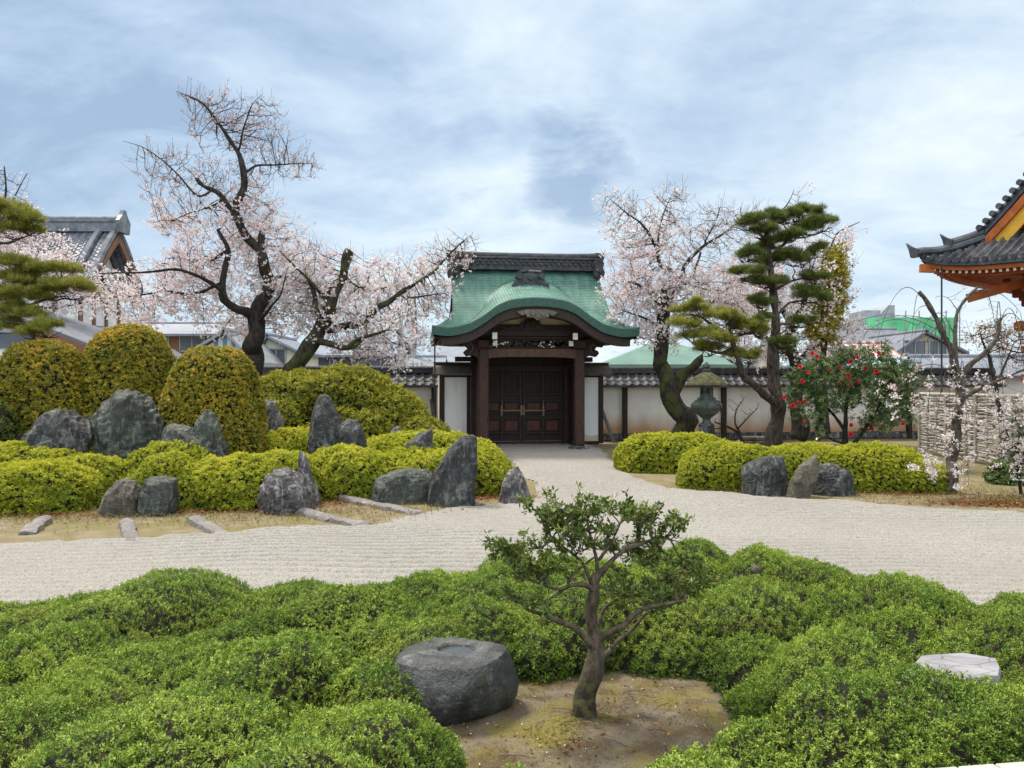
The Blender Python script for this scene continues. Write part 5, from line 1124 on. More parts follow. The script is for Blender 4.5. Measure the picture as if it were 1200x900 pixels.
# ------------------------------------------------------------------ vermilion temple hall at the right
def temple():
    cx, cy = 13.85, 26.0; e = np.array((.6, -.8, 0)); nn = np.array((.8, .6, 0)); rz = math.atan2(-.8, .6)
    o = thing('temple_hall', 'vermilion temple hall with curved black tiled roof corner at the right edge', 'building', (cx, cy, 0), rz)
    # in its own frame: +x along the eave towards the viewer, +y into the building, (0,0) the eave corner
    def b(a, n, m, p=None, sm=False): return a.build(n, m, p or o, world=False, smooth=sm)
    ZE = 6.0; g0 = 1.6
    up = lambda s: .42*np.exp(-np.clip(s, 0, 9)/.9)                     # upturned corner
    zs = lambda d: ZE+.50*d+.055*d*d                                     # slope from the eave inwards
    a = Acc(); LX = 12.0; n = 44; u = np.linspace(0, n, n*6+1); xs = u/n*LX
    prof = np.where((u % 1) < .5, np.sqrt(np.clip(1-((u % 1)*4-1)**2, 0, 1)), -.3*np.sin(((u % 1)-.5)*2*math.pi))
    ts = []; st = []
    for c in range(9): ts += [c/9, (c+.97)/9]; st += [.012, 0]
    ts.append(1.0); st.append(.012); ts = np.array(ts); st = np.array(st)
    dmax = 3.0
    def face(swap):
        Dm = np.minimum(dmax, np.maximum(xs, .001)); d = Dm[:, None]*ts[None]; X = np.repeat(xs[:, None], len(ts), 1)
        Z = zs(d)+up(X)*np.clip(1-d/2.6, 0, 1)+st[None]+.115*prof[:, None]
        P = np.stack((d, X, Z) if swap else (X, d, Z), -1); a.grid(P, 0, swap)
        E = P[:, 0].copy(); E2 = E.copy(); E2[:, 2] -= .115*prof+.16; a.grid(np.stack((E, E2)), 0, not swap)
    face(False); face(True)
    r = b(a, 'roof', MAT['tiletemple'], None, True)
    m = r.modifiers.new('edges', 'EDGE_SPLIT'); m.split_angle = R(35)
    h = Acc(); t = np.linspace(-.12, 1.62, 20); zz = zs(t)+up(t*1.0)*np.clip(1-t/2.6, 0, 1)
    h.tube(np.stack((t, t, zz+.17), 1), .15, 10); h.tube(np.stack((t[8:], t[8:], zz[8:]+.36), 1), .13, 10)
    for q in (-.14, .62):
        zq = zs(max(q, 0))+up(q)*.95+.2+(.16 if q > 0 else 0); h.extrude([(q-.10, zq-.22), (q+.14, zq-.20), (q+.16, zq+.04), (q+.04, zq+.10), (q-.10, zq+.17), (q-.26, zq+.30), (q-.16, zq+.05)], q-.11, q+.11, 'y')
    b(h, 'corner_ridge', MAT['tiletemple'], r)
    # round eave tile ends
    k = Acc()
    for x in (np.arange(44)+.25)/44*LX:
        z = ZE+up(x)+.03; k.tube([(x, .05, z), (x, -.05, z)], .085, 9); k.tube([(.05, x, z), (-.05, x, z)], .085, 9)
    b(k, 'eave_tile_ends', MAT['tile'], r)
    # upper gable: verge rises steeply from the top of the skirt
    vx = np.linspace(0, 1, 24); GXx = g0-.12+vx*4.2; GZ = zs(1.5)+.05+4.15*vx+.95*vx**2.0
    gy = g0-.35
    s = Acc(); up_ = np.stack((GXx, 0*GXx+gy, GZ+.30), 1); s.slab(np.stack((up_, up_+np.array((0, 6.0, 0)))), np.array((0, 0, -.14)))
    s.tube(np.stack((GXx, 0*GXx+gy+.16, GZ+.42), 1), .12, 8)
    for i in range(22):
        f = i/21; x = np.interp(f, vx, GXx); z = np.interp(f, vx, GZ); s.tube([(x-.10, gy+.2, z+.38), (x-.16, gy-.10, z+.40)], .10, 9)
    b(s, 'upper_roof', MAT['tiletemple'])
    v = Acc(); lo = up_+np.array((0, .02, -.20)); v.slab(np.stack((lo, lo-np.array((0, 0, .34)))), np.array((0, .10, 0))); b(v, 'verge_board', MAT['orange'])
    y_ = Acc(); lo2 = lo-np.array((0, -.12, .34)); y_.slab(np.stack((lo2, lo2-np.array((0, 0, .55)))), np.array((0, .08, 0))); b(y_, 'gable_trim', MAT['yellow'])
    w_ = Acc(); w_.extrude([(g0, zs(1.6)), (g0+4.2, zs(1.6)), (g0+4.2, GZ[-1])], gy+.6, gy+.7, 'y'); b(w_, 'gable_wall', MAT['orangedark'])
    # eaves: boards, two rows of rafters with pale ends
    ev = Acc(); xs2 = np.linspace(.06, LX, 60)
    for off, dz, hh in ((.10, -.16, .13), (.55, -.27, .15)):
        q = np.maximum(xs2, off); z = ZE+up(xs2)+dz
        A = np.stack((q, 0*q+off, z), 1); ev.slab(np.stack((A, A-np.array((0, 0, hh)))), np.array((0, .07, 0)))
        A = np.stack((0*q+off, q, z), 1); ev.slab(np.stack((A, A-np.array((0, 0, hh)))), np.array((.07, 0, 0)))
    b(ev, 'eave_board', MAT['orange'])
    rf = we = Acc()
    for x in np.arange(.35, LX, .20):
        z = ZE+up(x)-.34; L = min(2.5, x+.1)
        rf.bar((x, .20, z), (x, .2+L, z+.42*L*.5), .085, .10); rf.bar((.20, x, z), (.2+L, x, z+.42*L*.5), .085, .10)
        we.box((x, .193, z), (.075, .012, .09), m=2); we.box((.193, x, z), (.012, .075, .09), m=2)
    sf = rf; xs3 = np.linspace(.1, LX, 40)
    for sw in (0, 1):
        q0 = np.stack((xs3, np.full(40, .16), ZE+up(xs3)-.20), 1); q1 = np.stack((np.maximum(xs3, 2.6), np.full(40, 2.6), ZE+.42+0*xs3), 1)
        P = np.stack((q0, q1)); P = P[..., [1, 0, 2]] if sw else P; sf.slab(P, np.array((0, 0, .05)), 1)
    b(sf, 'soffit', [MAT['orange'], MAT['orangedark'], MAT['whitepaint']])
    hr = Acc(); hr.bar((-.02, -.02, ZE+.02), (2.6, 2.6, ZE-.20), .22, .26); hr.bar((1.05, 1.05, ZE-1.02), (2.8, 2.8, ZE-.30), .22, .30); b(hr, 'hip_rafter', MAT['orange'])
    # bracket sets over the columns, tie beams, columns, walls
    for ci, (x, y) in enumerate(((2.6, 2.6), (6.0, 2.6), (9.4, 2.6), (2.6, 6.0))):
        br = Acc()
        for i, (sz, z) in enumerate(((.55, ZE-1.55), (1.0, ZE-1.20), (1.55, ZE-.88), (2.1, ZE-.55))):
            br.box((x, y, z), (sz, .22, .20), ch=.03); br.box((x, y, z), (.22, sz, .195), ch=.03)
            for q in (-1, 1): br.box((x+q*sz*.44, y, z+.17), (.26, .26, .15), ch=.03); br.box((x, y+q*sz*.44, z+.17), (.26, .26, .15), ch=.03)
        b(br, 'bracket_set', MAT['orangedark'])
        cl = Acc(); cl.lathe([(.27, 0), (.27, ZE-1.75), (.34, ZE-1.70), (.34, ZE-1.62)], (x, y, 0), 20); b(cl, 'column', MAT['orange'])
    tb = Acc()
    for z, hh in ((ZE-1.95, .30), (ZE-2.75, .24), (2.3, .24)):
        tb.box((6.4, 2.6, z), (8.6, .2, hh)); tb.box((2.6, 6.4, z), (.2, 8.6, hh)); 
    for p_ in ((2.05, 2.6, ZE-1.95), (2.6, 2.05, ZE-1.95)): tb.box(p_, (.34, .34, .34), ch=.08)
    b(tb, 'tie_beam', MAT['orange'])
    wl = Acc(); wl.box((6.6, 2.72, (ZE-1.9)/2), (7.8, .1, ZE-1.9)); wl.box((2.72, 6.6, (ZE-1.9)/2), (.1, 7.8, ZE-1.9)); b(wl, 'wall_panel', MAT['white'])
temple()
o = Acc().tube([W(1103.5, 312, 24.6), W(1103.5, 450, 24.6)*[1, 1, 0]], .03, 6).build('metal_rod', MAT['blackwire'], loc=tuple(W(1103.5, 450, 24.6)*[1, 1, 0])); tag(o, 'thin dark upright metal rod under the vermilion eaves, behind the weeping cherry', 'rod')
# ------------------------------------------------------------------ trees
class Tree:
    def __init__(s, Y, step, seed):
        s.Y = Y; s.step = step; s.P = []; s.par = []; s.r = []; s.g = np.random.default_rng(seed); s.seed = seed; s.lim = 0
    def limb(s, pts, r0, r1, root=False):
        """pts: (px, py[, metres nearer(-)/farther(+)]), r0/r1 radius in metres."""
        Q = np.array([W(p[0], p[1], s.Y)+np.array((0, p[2] if len(p) > 2 else 0.0, 0)) for p in pts])
        seg = np.linalg.norm(np.diff(Q, axis=0), axis=1); L = np.concatenate(([0], np.cumsum(seg))); n = max(2, int(L[-1]/s.step)+1)
        t = np.linspace(0, L[-1], n)
        # smooth the traced polyline
        D = np.stack([np.interp(t, L, Q[:, k]) for k in range(3)], 1)
        for _ in range(2):
            if len(D) > 3: D[1:-1] = .25*D[:-2]+.5*D[1:-1]+.25*D[2:]
        rad = r0+(r1-r0)*(t/L[-1])
        if root or not s.P: prev = -1; i0 = 0
        else:
            A = np.array(s.P); prev = int(np.argmin(np.linalg.norm(A-D[0], axis=1))); i0 = 0
            if np.linalg.norm(A[prev]-D[0]) < s.step*.6: i0 = 1
        for i in range(i0, len(D)):
            s.P.append(D[i]); s.par.append(prev); s.r.append(rad[i]); prev = len(s.P)-1
        s.lim = len(s.P); return s
    def grow(s, A, infl, kill, iters=60, grav=0.0, jit=.12, start=0):
        A = np.array(A); step = s.step; n0 = len(s.P); P = np.array(s.P); ok = np.arange(n0) >= start
        D = np.full(len(A), 1e9); ix = np.zeros(len(A), int)
        def upd(lo, hi):
            for i in range(lo, hi, 256):
                d = np.linalg.norm(A[:, None]-P[None, i:min(hi, i+256)], axis=2); k = d.argmin(1); m = d[np.arange(len(A)), k]; b = m < D; D[b] = m[b]; ix[b] = k[b]+i
        upd(start, n0); kids = {}
        for it in range(iters):
            act = D < infl
            if not act.any(): break
            own = ix[act]; dr = A[act]-P[own]; dr /= np.linalg.norm(dr, axis=1)[:, None]+1e-9
            uo, inv = np.unique(own, return_inverse=True); acc = np.zeros((len(uo), 3)); np.add.at(acc, inv, dr)
            acc += s.g.normal(size=acc.shape)*jit*np.sqrt(np.bincount(inv))[:, None]; acc[:, 2] -= grav*np.bincount(inv); acc /= np.linalg.norm(acc, axis=1)[:, None]+1e-9
            new = []; 
            for u, d in zip(uo, acc):
                c = kids.setdefault(int(u), [])
                if len(c) >= 3 or any(d @ q > .88 for q in c): continue
                c.append(d); new.append(P[u]+d*step); s.par.append(int(u)); s.r.append(0.0)
            if not new: 
                D[act & (s.g.random(len(D)) < .5)] = 1e8; continue
            lo = len(P); P = np.concatenate((P, new)); upd(lo, len(P)); keep = D > kill; A, D, ix = A[keep], D[keep], ix[keep]
            if not len(A): break
        s.P = list(P); return s
    def twigs(s, n, L=.45, up=.35, out=.6, wild=.75, rmax=None):
        """Short fine shoots along everything that grew, bending a little upwards."""
        g = s.g; N0 = len(s.P); P = np.array(s.P); par = np.array(s.par); c = g.choice(np.arange(min(s.lim, N0-1), N0), n) if N0 > s.lim else []
        ctr = P[s.lim:].mean(0)
        for i in c:
            d = P[i]-P[par[i]]; d /= np.linalg.norm(d)+1e-9; o = P[i]-ctr; o /= np.linalg.norm(o)+1e-9
            d = d*.7+o*out+g.normal(size=3)*wild; d /= np.linalg.norm(d); l = L*g.uniform(.45, 1.3)/4; pr = int(i); p = P[i].copy()
            for q in range(4):
                d = d+np.array((0, 0, up*.35))+g.normal(size=3)*.13; d /= np.linalg.norm(d); p = p+d*l; s.P.append(p.copy()); s.par.append(pr); s.r.append(.0042-.0007*q); pr = len(s.P)-1
        return s
    def radii(s, tip, e=2.4):
        n = len(s.P); acc = np.zeros(n); rr = np.array(s.r); s.kids = [[] for _ in range(n)]
        for i in range(n-1, -1, -1):
            pr = acc[i]**(1/e) if acc[i] > 0 else tip
            if rr[i] <= 0: rr[i] = pr
            if s.par[i] >= 0: acc[s.par[i]] += min(rr[i], .5)**e; s.kids[s.par[i]].append(i)
        s.R = rr; return s
    def mesh(s, mats, name='trunk', parent=None, flare=1.35, thin=.012, wig=0.0, split=None):
        P = np.array(s.P); a = Acc(); roots = [i for i in range(len(P)) if s.par[i] < 0]; st = [(r, None) for r in roots]
        while st:
            i, pr = st.pop(); ch = [] if pr is None else [pr]; 
            while True:
                ch.append(i); k = s.kids[i]
                if not k: break
                k = sorted(k, key=lambda q: -s.R[q]); 
                for q in k[1:]: st.append((q, i))
                i = k[0]
            if len(ch) < 2: continue
            C = P[ch]; rd = s.R[ch].copy()
            if pr is not None: rd[0] = min(rd[0], rd[1]*1.25)
            rm = rd.max(); rd = np.maximum(rd, .3*thin)
            sides = 14 if rm > .12 else 9 if rm > .05 else 6 if rm > .02 else 4 if rm > .009 else 3
            if pr is None: rd = rd*(1+(flare-1)*np.exp(-np.arange(len(ch))*s.step/.28))
            if wig and rm > .03: C = C+np.stack([snoise(C, .9, s.seed+q) for q in (1, 2, 3)], 1)*(rd*wig)[:, None]
            a.tube(C, rd, sides, 0 if split is None or C[:, 2].mean() > split else 1, rough=.16 if rm > .05 else 0, seed=s.seed+len(ch))
        return a.build(name, mats, parent, smooth=True)
def blob(g, Y, ells, dz=None):
    """Points in ellipsoids given as (px, py, rx, ry, n[, dY[, depth]])."""
    out = []
    for e in ells:
        px, py, rx, ry, n = e[:5]; dy = e[5] if len(e) > 5 else 0.0; dp = e[6] if len(e) > 6 else (dz if dz is not None else rx*Y/F)
        d = g.normal(size=(n, 3)); d /= np.linalg.norm(d, axis=1)[:, None]; d *= (g.random(n)**.42)[:, None]
        c = W(px, py, Y); out.append(c+np.array((0, dy, 0))+d*np.array((rx*Y/F, dp, ry*Y/F)))
    return np.concatenate(out)
def petal_tpl(g, n, L, wd, spread):
    out = []
    for v in range(6):
        q = []
        for i in range(n):
            b = g.normal(size=3)*spread; l = np.array(leaf_quad(L*g.uniform(.7, 1.2), wd*g.uniform(.7, 1.2), g.uniform(-.8, 1.3), g.uniform(0, 6.28))); q.append(l-l.mean(0)+b)
        out.append(np.array(q))
    return np.array(out)
def to_px(P): return 600+P[:, 0]/P[:, 1]*F, 450-(P[:, 2]-H)/P[:, 1]*F
def blossoms(t, o, mat, n, dens, tpl, name='blossoms', spread=.10, rmax=.02, size=(.7, 1.25), seed=0, ymax=1e9, cl=4, drop=0.0):
    g = np.random.default_rng(seed); P = np.array(t.P); c = np.nonzero((t.R < rmax) & (np.arange(len(P)) >= t.lim))[0]
    px, py = to_px(P[c]); wt = dens(px, py); k = np.repeat(g.choice(len(c), n//cl+1, p=wt/wt.sum()), cl)[:n]; Q = P[c[k]]+g.normal(size=(n, 3))*spread; Q[:, 2] -= drop*g.random(n)
    Q = Q[Q[:, 2] > .1]; a = Acc(); N = g.normal(size=(len(Q), 3)); N /= np.linalg.norm(N, axis=1)[:, None]
    scatter(a, Q, N, tpl, g, np.clip(.52+.2*g.normal(size=len(Q)), 0, 1), size, .3, 0)
    ob = a.build(name, MAT[mat], o); return ob
g0_ = np.random.default_rng(99)
PET = petal_tpl(g0_, 5, .058, .046, .022); BUD = petal_tpl(g0_, 3, .05, .022, .014)
# --- tall cherry at the left
def tall_cherry():
    t = Tree(23.0, .13, 201); Y = 23.0
    t.limb([(300, 522), (300, 470), (299, 430), (300, 385), (299, 370)], .33, .26, True)
    t.limb([(299, 370), (306, 357), (311, 332), (310, 312), (305, 295), (290, 275), (280, 263), (274, 245), (287, 223), (288, 203), (279, 178), (263, 153), (243, 128), (232, 117), (207, 107)], .20, .008)
    t.limb([(305, 295), (304, 285), (306, 272)], .10, .09)
    t.limb([(299, 372, .0), (284, 362, -.5), (275, 352, -.8), (277, 330, -1.0), (283, 300, -1.1), (276, 280, -1.3)], .15, .05)
    t.limb([(274, 245), (263, 232), (247, 223), (235, 219), (230, 211)], .085, .06)
    t.limb([(247, 223, 0), (237, 235, -.3), (217, 210, -.5), (200, 193, -.6), (180, 180, -.7), (160, 175, -.8)], .035, .006)
    t.limb([(263, 232, 0), (240, 240, .4), (213, 243, .7), (187, 251, .9), (167, 250, 1.0)], .035, .006)
    t.limb([(288, 203), (297, 190, .3), (310, 188, .5), (335, 184, .7), (362, 182, .8)], .04, .006)
    t.limb([(279, 178), (290, 157, -.4), (303, 133, -.7), (317, 122, -.8)], .035, .006)
    t.limb([(275, 345, -.9), (258, 332, -1.5), (240, 327, -1.9), (200, 333, -2.4), (170, 335, -2.6)], .06, .014)
    t.limb([(283, 300, -1.1), (262, 308, -.6), (240, 307, -.2), (212, 301, .2), (187, 300, .4)], .05, .012)
    t.limb([(277, 335, -1), (250, 346, -.8), (227, 347, -.6), (200, 343, -.5), (165, 350, -.5), (120, 352, -.4)], .05, .012)
    t.limb([(311, 330), (330, 318, .5), (350, 325, .9), (362, 345, 1.1)], .05, .012)
    t.limb([(299, 380), (322, 366, -.7), (345, 352, -1.3), (352, 330, -1.5)], .06, .014)
    g = t.g
    A = np.array((0, .75, 0))+blob(g, Y, [(262, 140, 58, 40, 520, 0, 1.1), (300, 150, 40, 36, 260, -.2, .9), (320, 180, 45, 22, 260, .5, .7), (232, 115, 30, 16, 130, 0, .4), (205, 205, 48, 34, 380, -.5, .7), (185, 250, 38, 16, 160, .8, .6), (262, 215, 50, 35, 320, 0, 1.2),
                    (285, 260, 48, 40, 330, 0, 1.8), (255, 300, 60, 45, 330, -.3, 1.9), (315, 300, 45, 45, 280, .3, 1.6), (220, 330, 62, 40, 300, -.6, 1.7), (170, 350, 55, 35, 220, -.8, 1.3), (270, 360, 60, 40, 260, 0, 1.9), (330, 355, 40, 40, 190, .3, 1.3), (140, 355, 35, 25, 90, -.6, .9)])
    t.grow(A, 1.2, .19, 90, jit=.2, start=12).twigs(2300, .5).radii(.0058)
    o = thing('cherry_tree', 'tallest cherry tree with bare budding top above the ochre domes', 'tree', (float(W(300, 0, Y)[0]), Y, 0), 0, 'blossoming cherry trees')
    t.mesh(MAT['bark'], 'trunk', o, wig=.5)
    f = lambda px, py: np.clip((py-195)/75, .05, 1)**1.2*np.where(py < 222, .85, 1)
    blossoms(t, o, 'sakura', 9200, f, PET, spread=.075, rmax=.03, seed=5)
    blossoms(t, o, 'bud', 6500, lambda px, py: np.where(py < 300, 1, .15), BUD, 'buds', .035, .02, seed=6)
tall_cherry()
def leaning_cherry():
    Y = 22.6; t = Tree(Y, .13, 211)
    t.limb([(318, 522), (328, 470), (342, 430), (362, 402), (376, 380), (382, 362)], .30, .22, True)
    t.limb([(382, 362), (392, 340), (400, 317), (409, 294)], .20, .14)
    t.limb([(378, 378), (372, 362, -.2), (372, 342, -.3), (366, 330, -.4)], .10, .05)
    t.limb([(378, 388), (400, 385, .2), (420, 377, .4), (440, 360, .5), (460, 345, .5), (487, 327, .6), (507, 312, .8), (520, 295, .9), (540, 275, 1.0), (549, 268, 1.0)], .14, .007)
    t.limb([(372, 400), (385, 403, -.3), (400, 407, -.6), (415, 410, -.9), (440, 397, -1.2), (462, 391, -1.4)], .12, .03)
    t.limb([(409, 408, -.8), (425, 411, -1.0), (437, 400, -1.2)], .06, .03)
    t.limb([(460, 345, .5), (480, 348, .3), (505, 345, .1), (520, 344, 0)], .05, .012)
    t.limb([(400, 320), (415, 335, .3), (435, 338, .6), (455, 330, .8)], .05, .012)
    t.limb([(385, 355), (372, 335, -.5), (355, 318, -.8), (340, 300, -1)], .06, .014)
    g = t.g
    A = np.array((0, .75, 0))+blob(g, Y, [(385, 330, 45, 40, 230, 0, 1.4), (430, 330, 45, 38, 240, .2, 1.4), (470, 330, 42, 36, 220, .4, 1.2), (505, 310, 34, 34, 150, .6, 1.0), (530, 282, 30, 18, 200, .9, .5), (500, 300, 26, 20, 120, .7, .6), (420, 385, 50, 40, 230, -.6, 1.4), (465, 390, 40, 38, 190, -.8, 1.2), (500, 350, 28, 26, 100, .2, .8), (355, 340, 35, 45, 180, -.5, 1.2), (480, 405, 20, 24, 60, -.8, .6), (370, 300, 22, 18, 50, -.4, .6)])
    t.grow(A, 1.3, .19, 80, jit=.2, grav=.02, start=14).twigs(1900, .5, .2).radii(.0058)
    o = thing('cherry_tree', 'leaning cherry tree with a sawn off limb, spreading towards the gate roof', 'tree', (float(W(318, 0, Y)[0]), Y, 0), 0, 'blossoming cherry trees')
    t.mesh(MAT['mossbark'], 'trunk', o, wig=.5)
    blossoms(t, o, 'sakura', 6800, lambda px, py: np.clip((py-262)/40, .18, 1)*np.where(px > 505, .45, 1), PET, spread=.075, rmax=.03, seed=7)
    blossoms(t, o, 'bud', 1000, lambda px, py: np.where(px > 490, 1, .3), BUD, 'buds', .035, .02, seed=8)
leaning_cherry()
def edge_cherry():
    Y = 29.0; t = Tree(Y, .16, 221)
    t.limb([(-70, 515), (-62, 430), (-50, 370), (-35, 320)], .30, .20, True)
    t.limb([(-35, 320), (-15, 280), (0, 250), (8, 225), (5, 195)], .12, .015); t.limb([(-15, 280), (12, 240), (25, 215), (32, 203)], .05, .014); t.limb([(-50, 370), (0, 350, -.5), (50, 335, -1), (95, 330, -1.2)], .12, .02); t.limb([(0, 350, -.5), (60, 362, -.2), (115, 352, 0), (150, 345, 0)], .06, .014)
    A = blob(t.g, Y, [(0, 235, 32, 38, 120, 0, 1.2), (15, 290, 60, 34, 300, 0, 1.6), (60, 325, 60, 34, 320, -.5, 1.6), (20, 350, 55, 30, 220, -.5, 1.4), (100, 345, 45, 26, 190, -.2, 1.2), (135, 335, 30, 22, 90, 0, .9), (20, 385, 40, 25, 100, 0, 1)])
    t.grow(A, 1.7, .25, 60, jit=.18).twigs(1300, .55).radii(.0065)
    o = thing('cherry_tree', 'pink cherry tree behind the left pine, reaching in from the frame edge', 'tree', (float(W(-70, 0, Y)[0]), Y, 0), 0, 'blossoming cherry trees')
    t.mesh(MAT['bark'], 'trunk', o, wig=.4); blossoms(t, o, 'sakura', 5000, lambda px, py: np.clip((py-205)/70, .12, 1), PET, spread=.09, rmax=.035, seed=9, size=(.8, 1.4))
edge_cherry()
def right_cherry():
    Y = 24.2; t = Tree(Y, .14, 231)
    t.limb([(806, 522), (802, 498), (792, 475), (785, 453), (776, 431), (771, 406), (773, 380), (774, 361), (780, 345)], .36, .20, True)
    t.limb([(790, 462), (797, 445, -.1), (805, 431, -.2), (820, 420, -.3)], .20, .13)
    t.limb([(774, 361), (788, 345, .2), (800, 330, .3), (802, 312, .3), (815, 297, .4), (828, 284, .5), (853, 271, .7), (868, 258, .8), (893, 247, 1.0)], .10, .007)
    t.limb([(800, 330, .3), (786, 318), (772, 312), (768, 290, -.2), (757, 275, -.4), (746, 264, -.5), (728, 253, -.6), (708, 236, -.7)], .09, .006)
    t.limb([(769, 300, -.2), (774, 266, .2), (782, 241, .3), (793, 220, .4)], .045, .006)
    t.limb([(808, 330, .3), (818, 320, .5), (822, 302, .5), (826, 292, .6)], .06, .03)
    t.limb([(774, 358), (760, 342, -.5), (745, 338, -.8), (728, 335, -1.0)], .09, .02)
    t.limb([(775, 365), (795, 358, .5), (820, 352, .8), (850, 348, 1.1), (880, 345, 1.3)], .08, .016)
    t.limb([(828, 284, .5), (845, 255, .6), (850, 238, .6)], .03, .010)
    t.limb([(773, 380), (750, 372, -.3), (728, 366, -.5)], .06, .015)
    A = blob(t.g, Y, [(745, 290, 38, 42, 200, -.3, 1.2), (785, 265, 32, 42, 150, .2, 1.0), (845, 268, 46, 34, 300, .5, 1.0), (890, 250, 34, 18, 140, .8, .6), (725, 250, 26, 20, 130, -.6, .5), (792, 240, 20, 26, 120, .3, .4), (745, 345, 40, 36, 290, -.3, 1.5), (790, 330, 40, 36, 260, .1, 1.5), (840, 345, 45, 36, 260, .5, 1.4), (720, 255, 18, 22, 45, -.5, .6), (770, 385, 45, 22, 150, 0, 1.1), (868, 370, 35, 30, 120, .7, 1.0), (730, 370, 22, 20, 70, -.3, .7)])
    t.grow(A, 1.4, .20, 80, jit=.2, start=14).twigs(2100, .5).radii(.0058)
    o = thing('cherry_tree', 'cherry tree with thick mossy forked trunk just right of the gate', 'tree', (float(W(806, 0, Y)[0]), Y, 0), 0, 'blossoming cherry trees')
    t.mesh(MAT['mossbark'], 'trunk', o, wig=.5)
    blossoms(t, o, 'sakura', 7000, lambda px, py: np.clip((py-240)/65, .22, 1)*np.where((px > 800) & (py < 310), .3, 1), PET, spread=.075, rmax=.03, seed=10)
    blossoms(t, o, 'bud', 2600, lambda px, py: np.where(py < 310, 1, .2), BUD, 'buds', .035, .02, seed=11)
right_cherry()
def hidden_cherry():
    Y = 27.0; t = Tree(Y, .16, 241)
    t.limb([(935, 515), (934, 460), (930, 420), (925, 380)], .28, .18, True); t.limb([(925, 380), (905, 330, .3), (900, 290, .5), (912, 255, .6), (930, 235, .6), (938, 217, .6)], .12, .010); t.limb([(925, 385), (948, 340, -.2), (965, 300, -.3), (975, 275, -.3), (1003, 262, -.3)], .10, .010); t.limb([(930, 420), (890, 390), (860, 385)], .09, .02); t.limb([(932, 425), (965, 400, .2), (990, 395, .3)], .08, .02)
    A = blob(t.g, Y, [(925, 350, 60, 45, 420, 0, 1.8), (880, 340, 45, 45, 280, .2, 1.5), (960, 310, 36, 36, 170, -.2, 1.2), (920, 275, 42, 28, 130, .5, 1.2), (960, 385, 46, 40, 260, 0, 1.4), (900, 405, 55, 30, 220, 0, 1.4), (975, 275, 24, 12, 35, -.3, .5), (985, 420, 30, 16, 70, 0, .8), (938, 238, 16, 18, 20, .6, .5)])
    t.grow(A, 1.7, .24, 60, jit=.18).twigs(1700, .55).radii(.0065)
    o = thing('cherry_tree', 'full pink cherry tree behind the upright pine', 'tree', (float(W(935, 0, Y)[0]), Y, 0), 0, 'blossoming cherry trees')
    t.mesh(MAT['bark'], 'trunk', o, wig=.4); blossoms(t, o, 'sakura', 7000, lambda px, py: np.clip((py-238)/70, .14, 1), PET, spread=.085, rmax=.035, seed=12, size=(.8, 1.35))
hidden_cherry()
def yellow_tree():
    Y = 26.4; t = Tree(Y, .2, 251); t.limb([(966, 508), (964, 440), (966, 390)], .16, .10, True); t.limb([(966, 390), (975, 350), (979, 310)], .08, .03)
    A = blob(t.g, Y, [(979, 318, 13, 32, 120, 0, .6), (974, 360, 15, 24, 90, 0, .6), (962, 386, 18, 14, 40, 0, .6), (982, 340, 9, 28, 60, 0, .4)])
    t.grow(A, 2, .25, 50).radii(.008); o = thing('broadleaf_tree', 'yellow green young leafed tree right behind the upright pine', 'tree', (float(W(966, 0, Y)[0]), Y, 0))
    t.mesh(MAT['bark'], 'trunk', o); tp = templates('big', np.random.default_rng(3))
    g = np.random.default_rng(4); P = np.array(t.P); c = np.nonzero(np.arange(len(P)) >= t.lim)[0]; k = g.choice(c, 2600); a = Acc(); Q = P[k]+g.normal(size=(2600, 3))*.14; N = g.normal(size=Q.shape)
    scatter(a, Q, N/np.linalg.norm(N, axis=1)[:, None], tp, g, np.clip(.5+.2*g.normal(size=2600), 0, 1), (.9, 1.5), .3, .3); a.build('crown', MAT['yelleaf'], o)
yellow_tree()
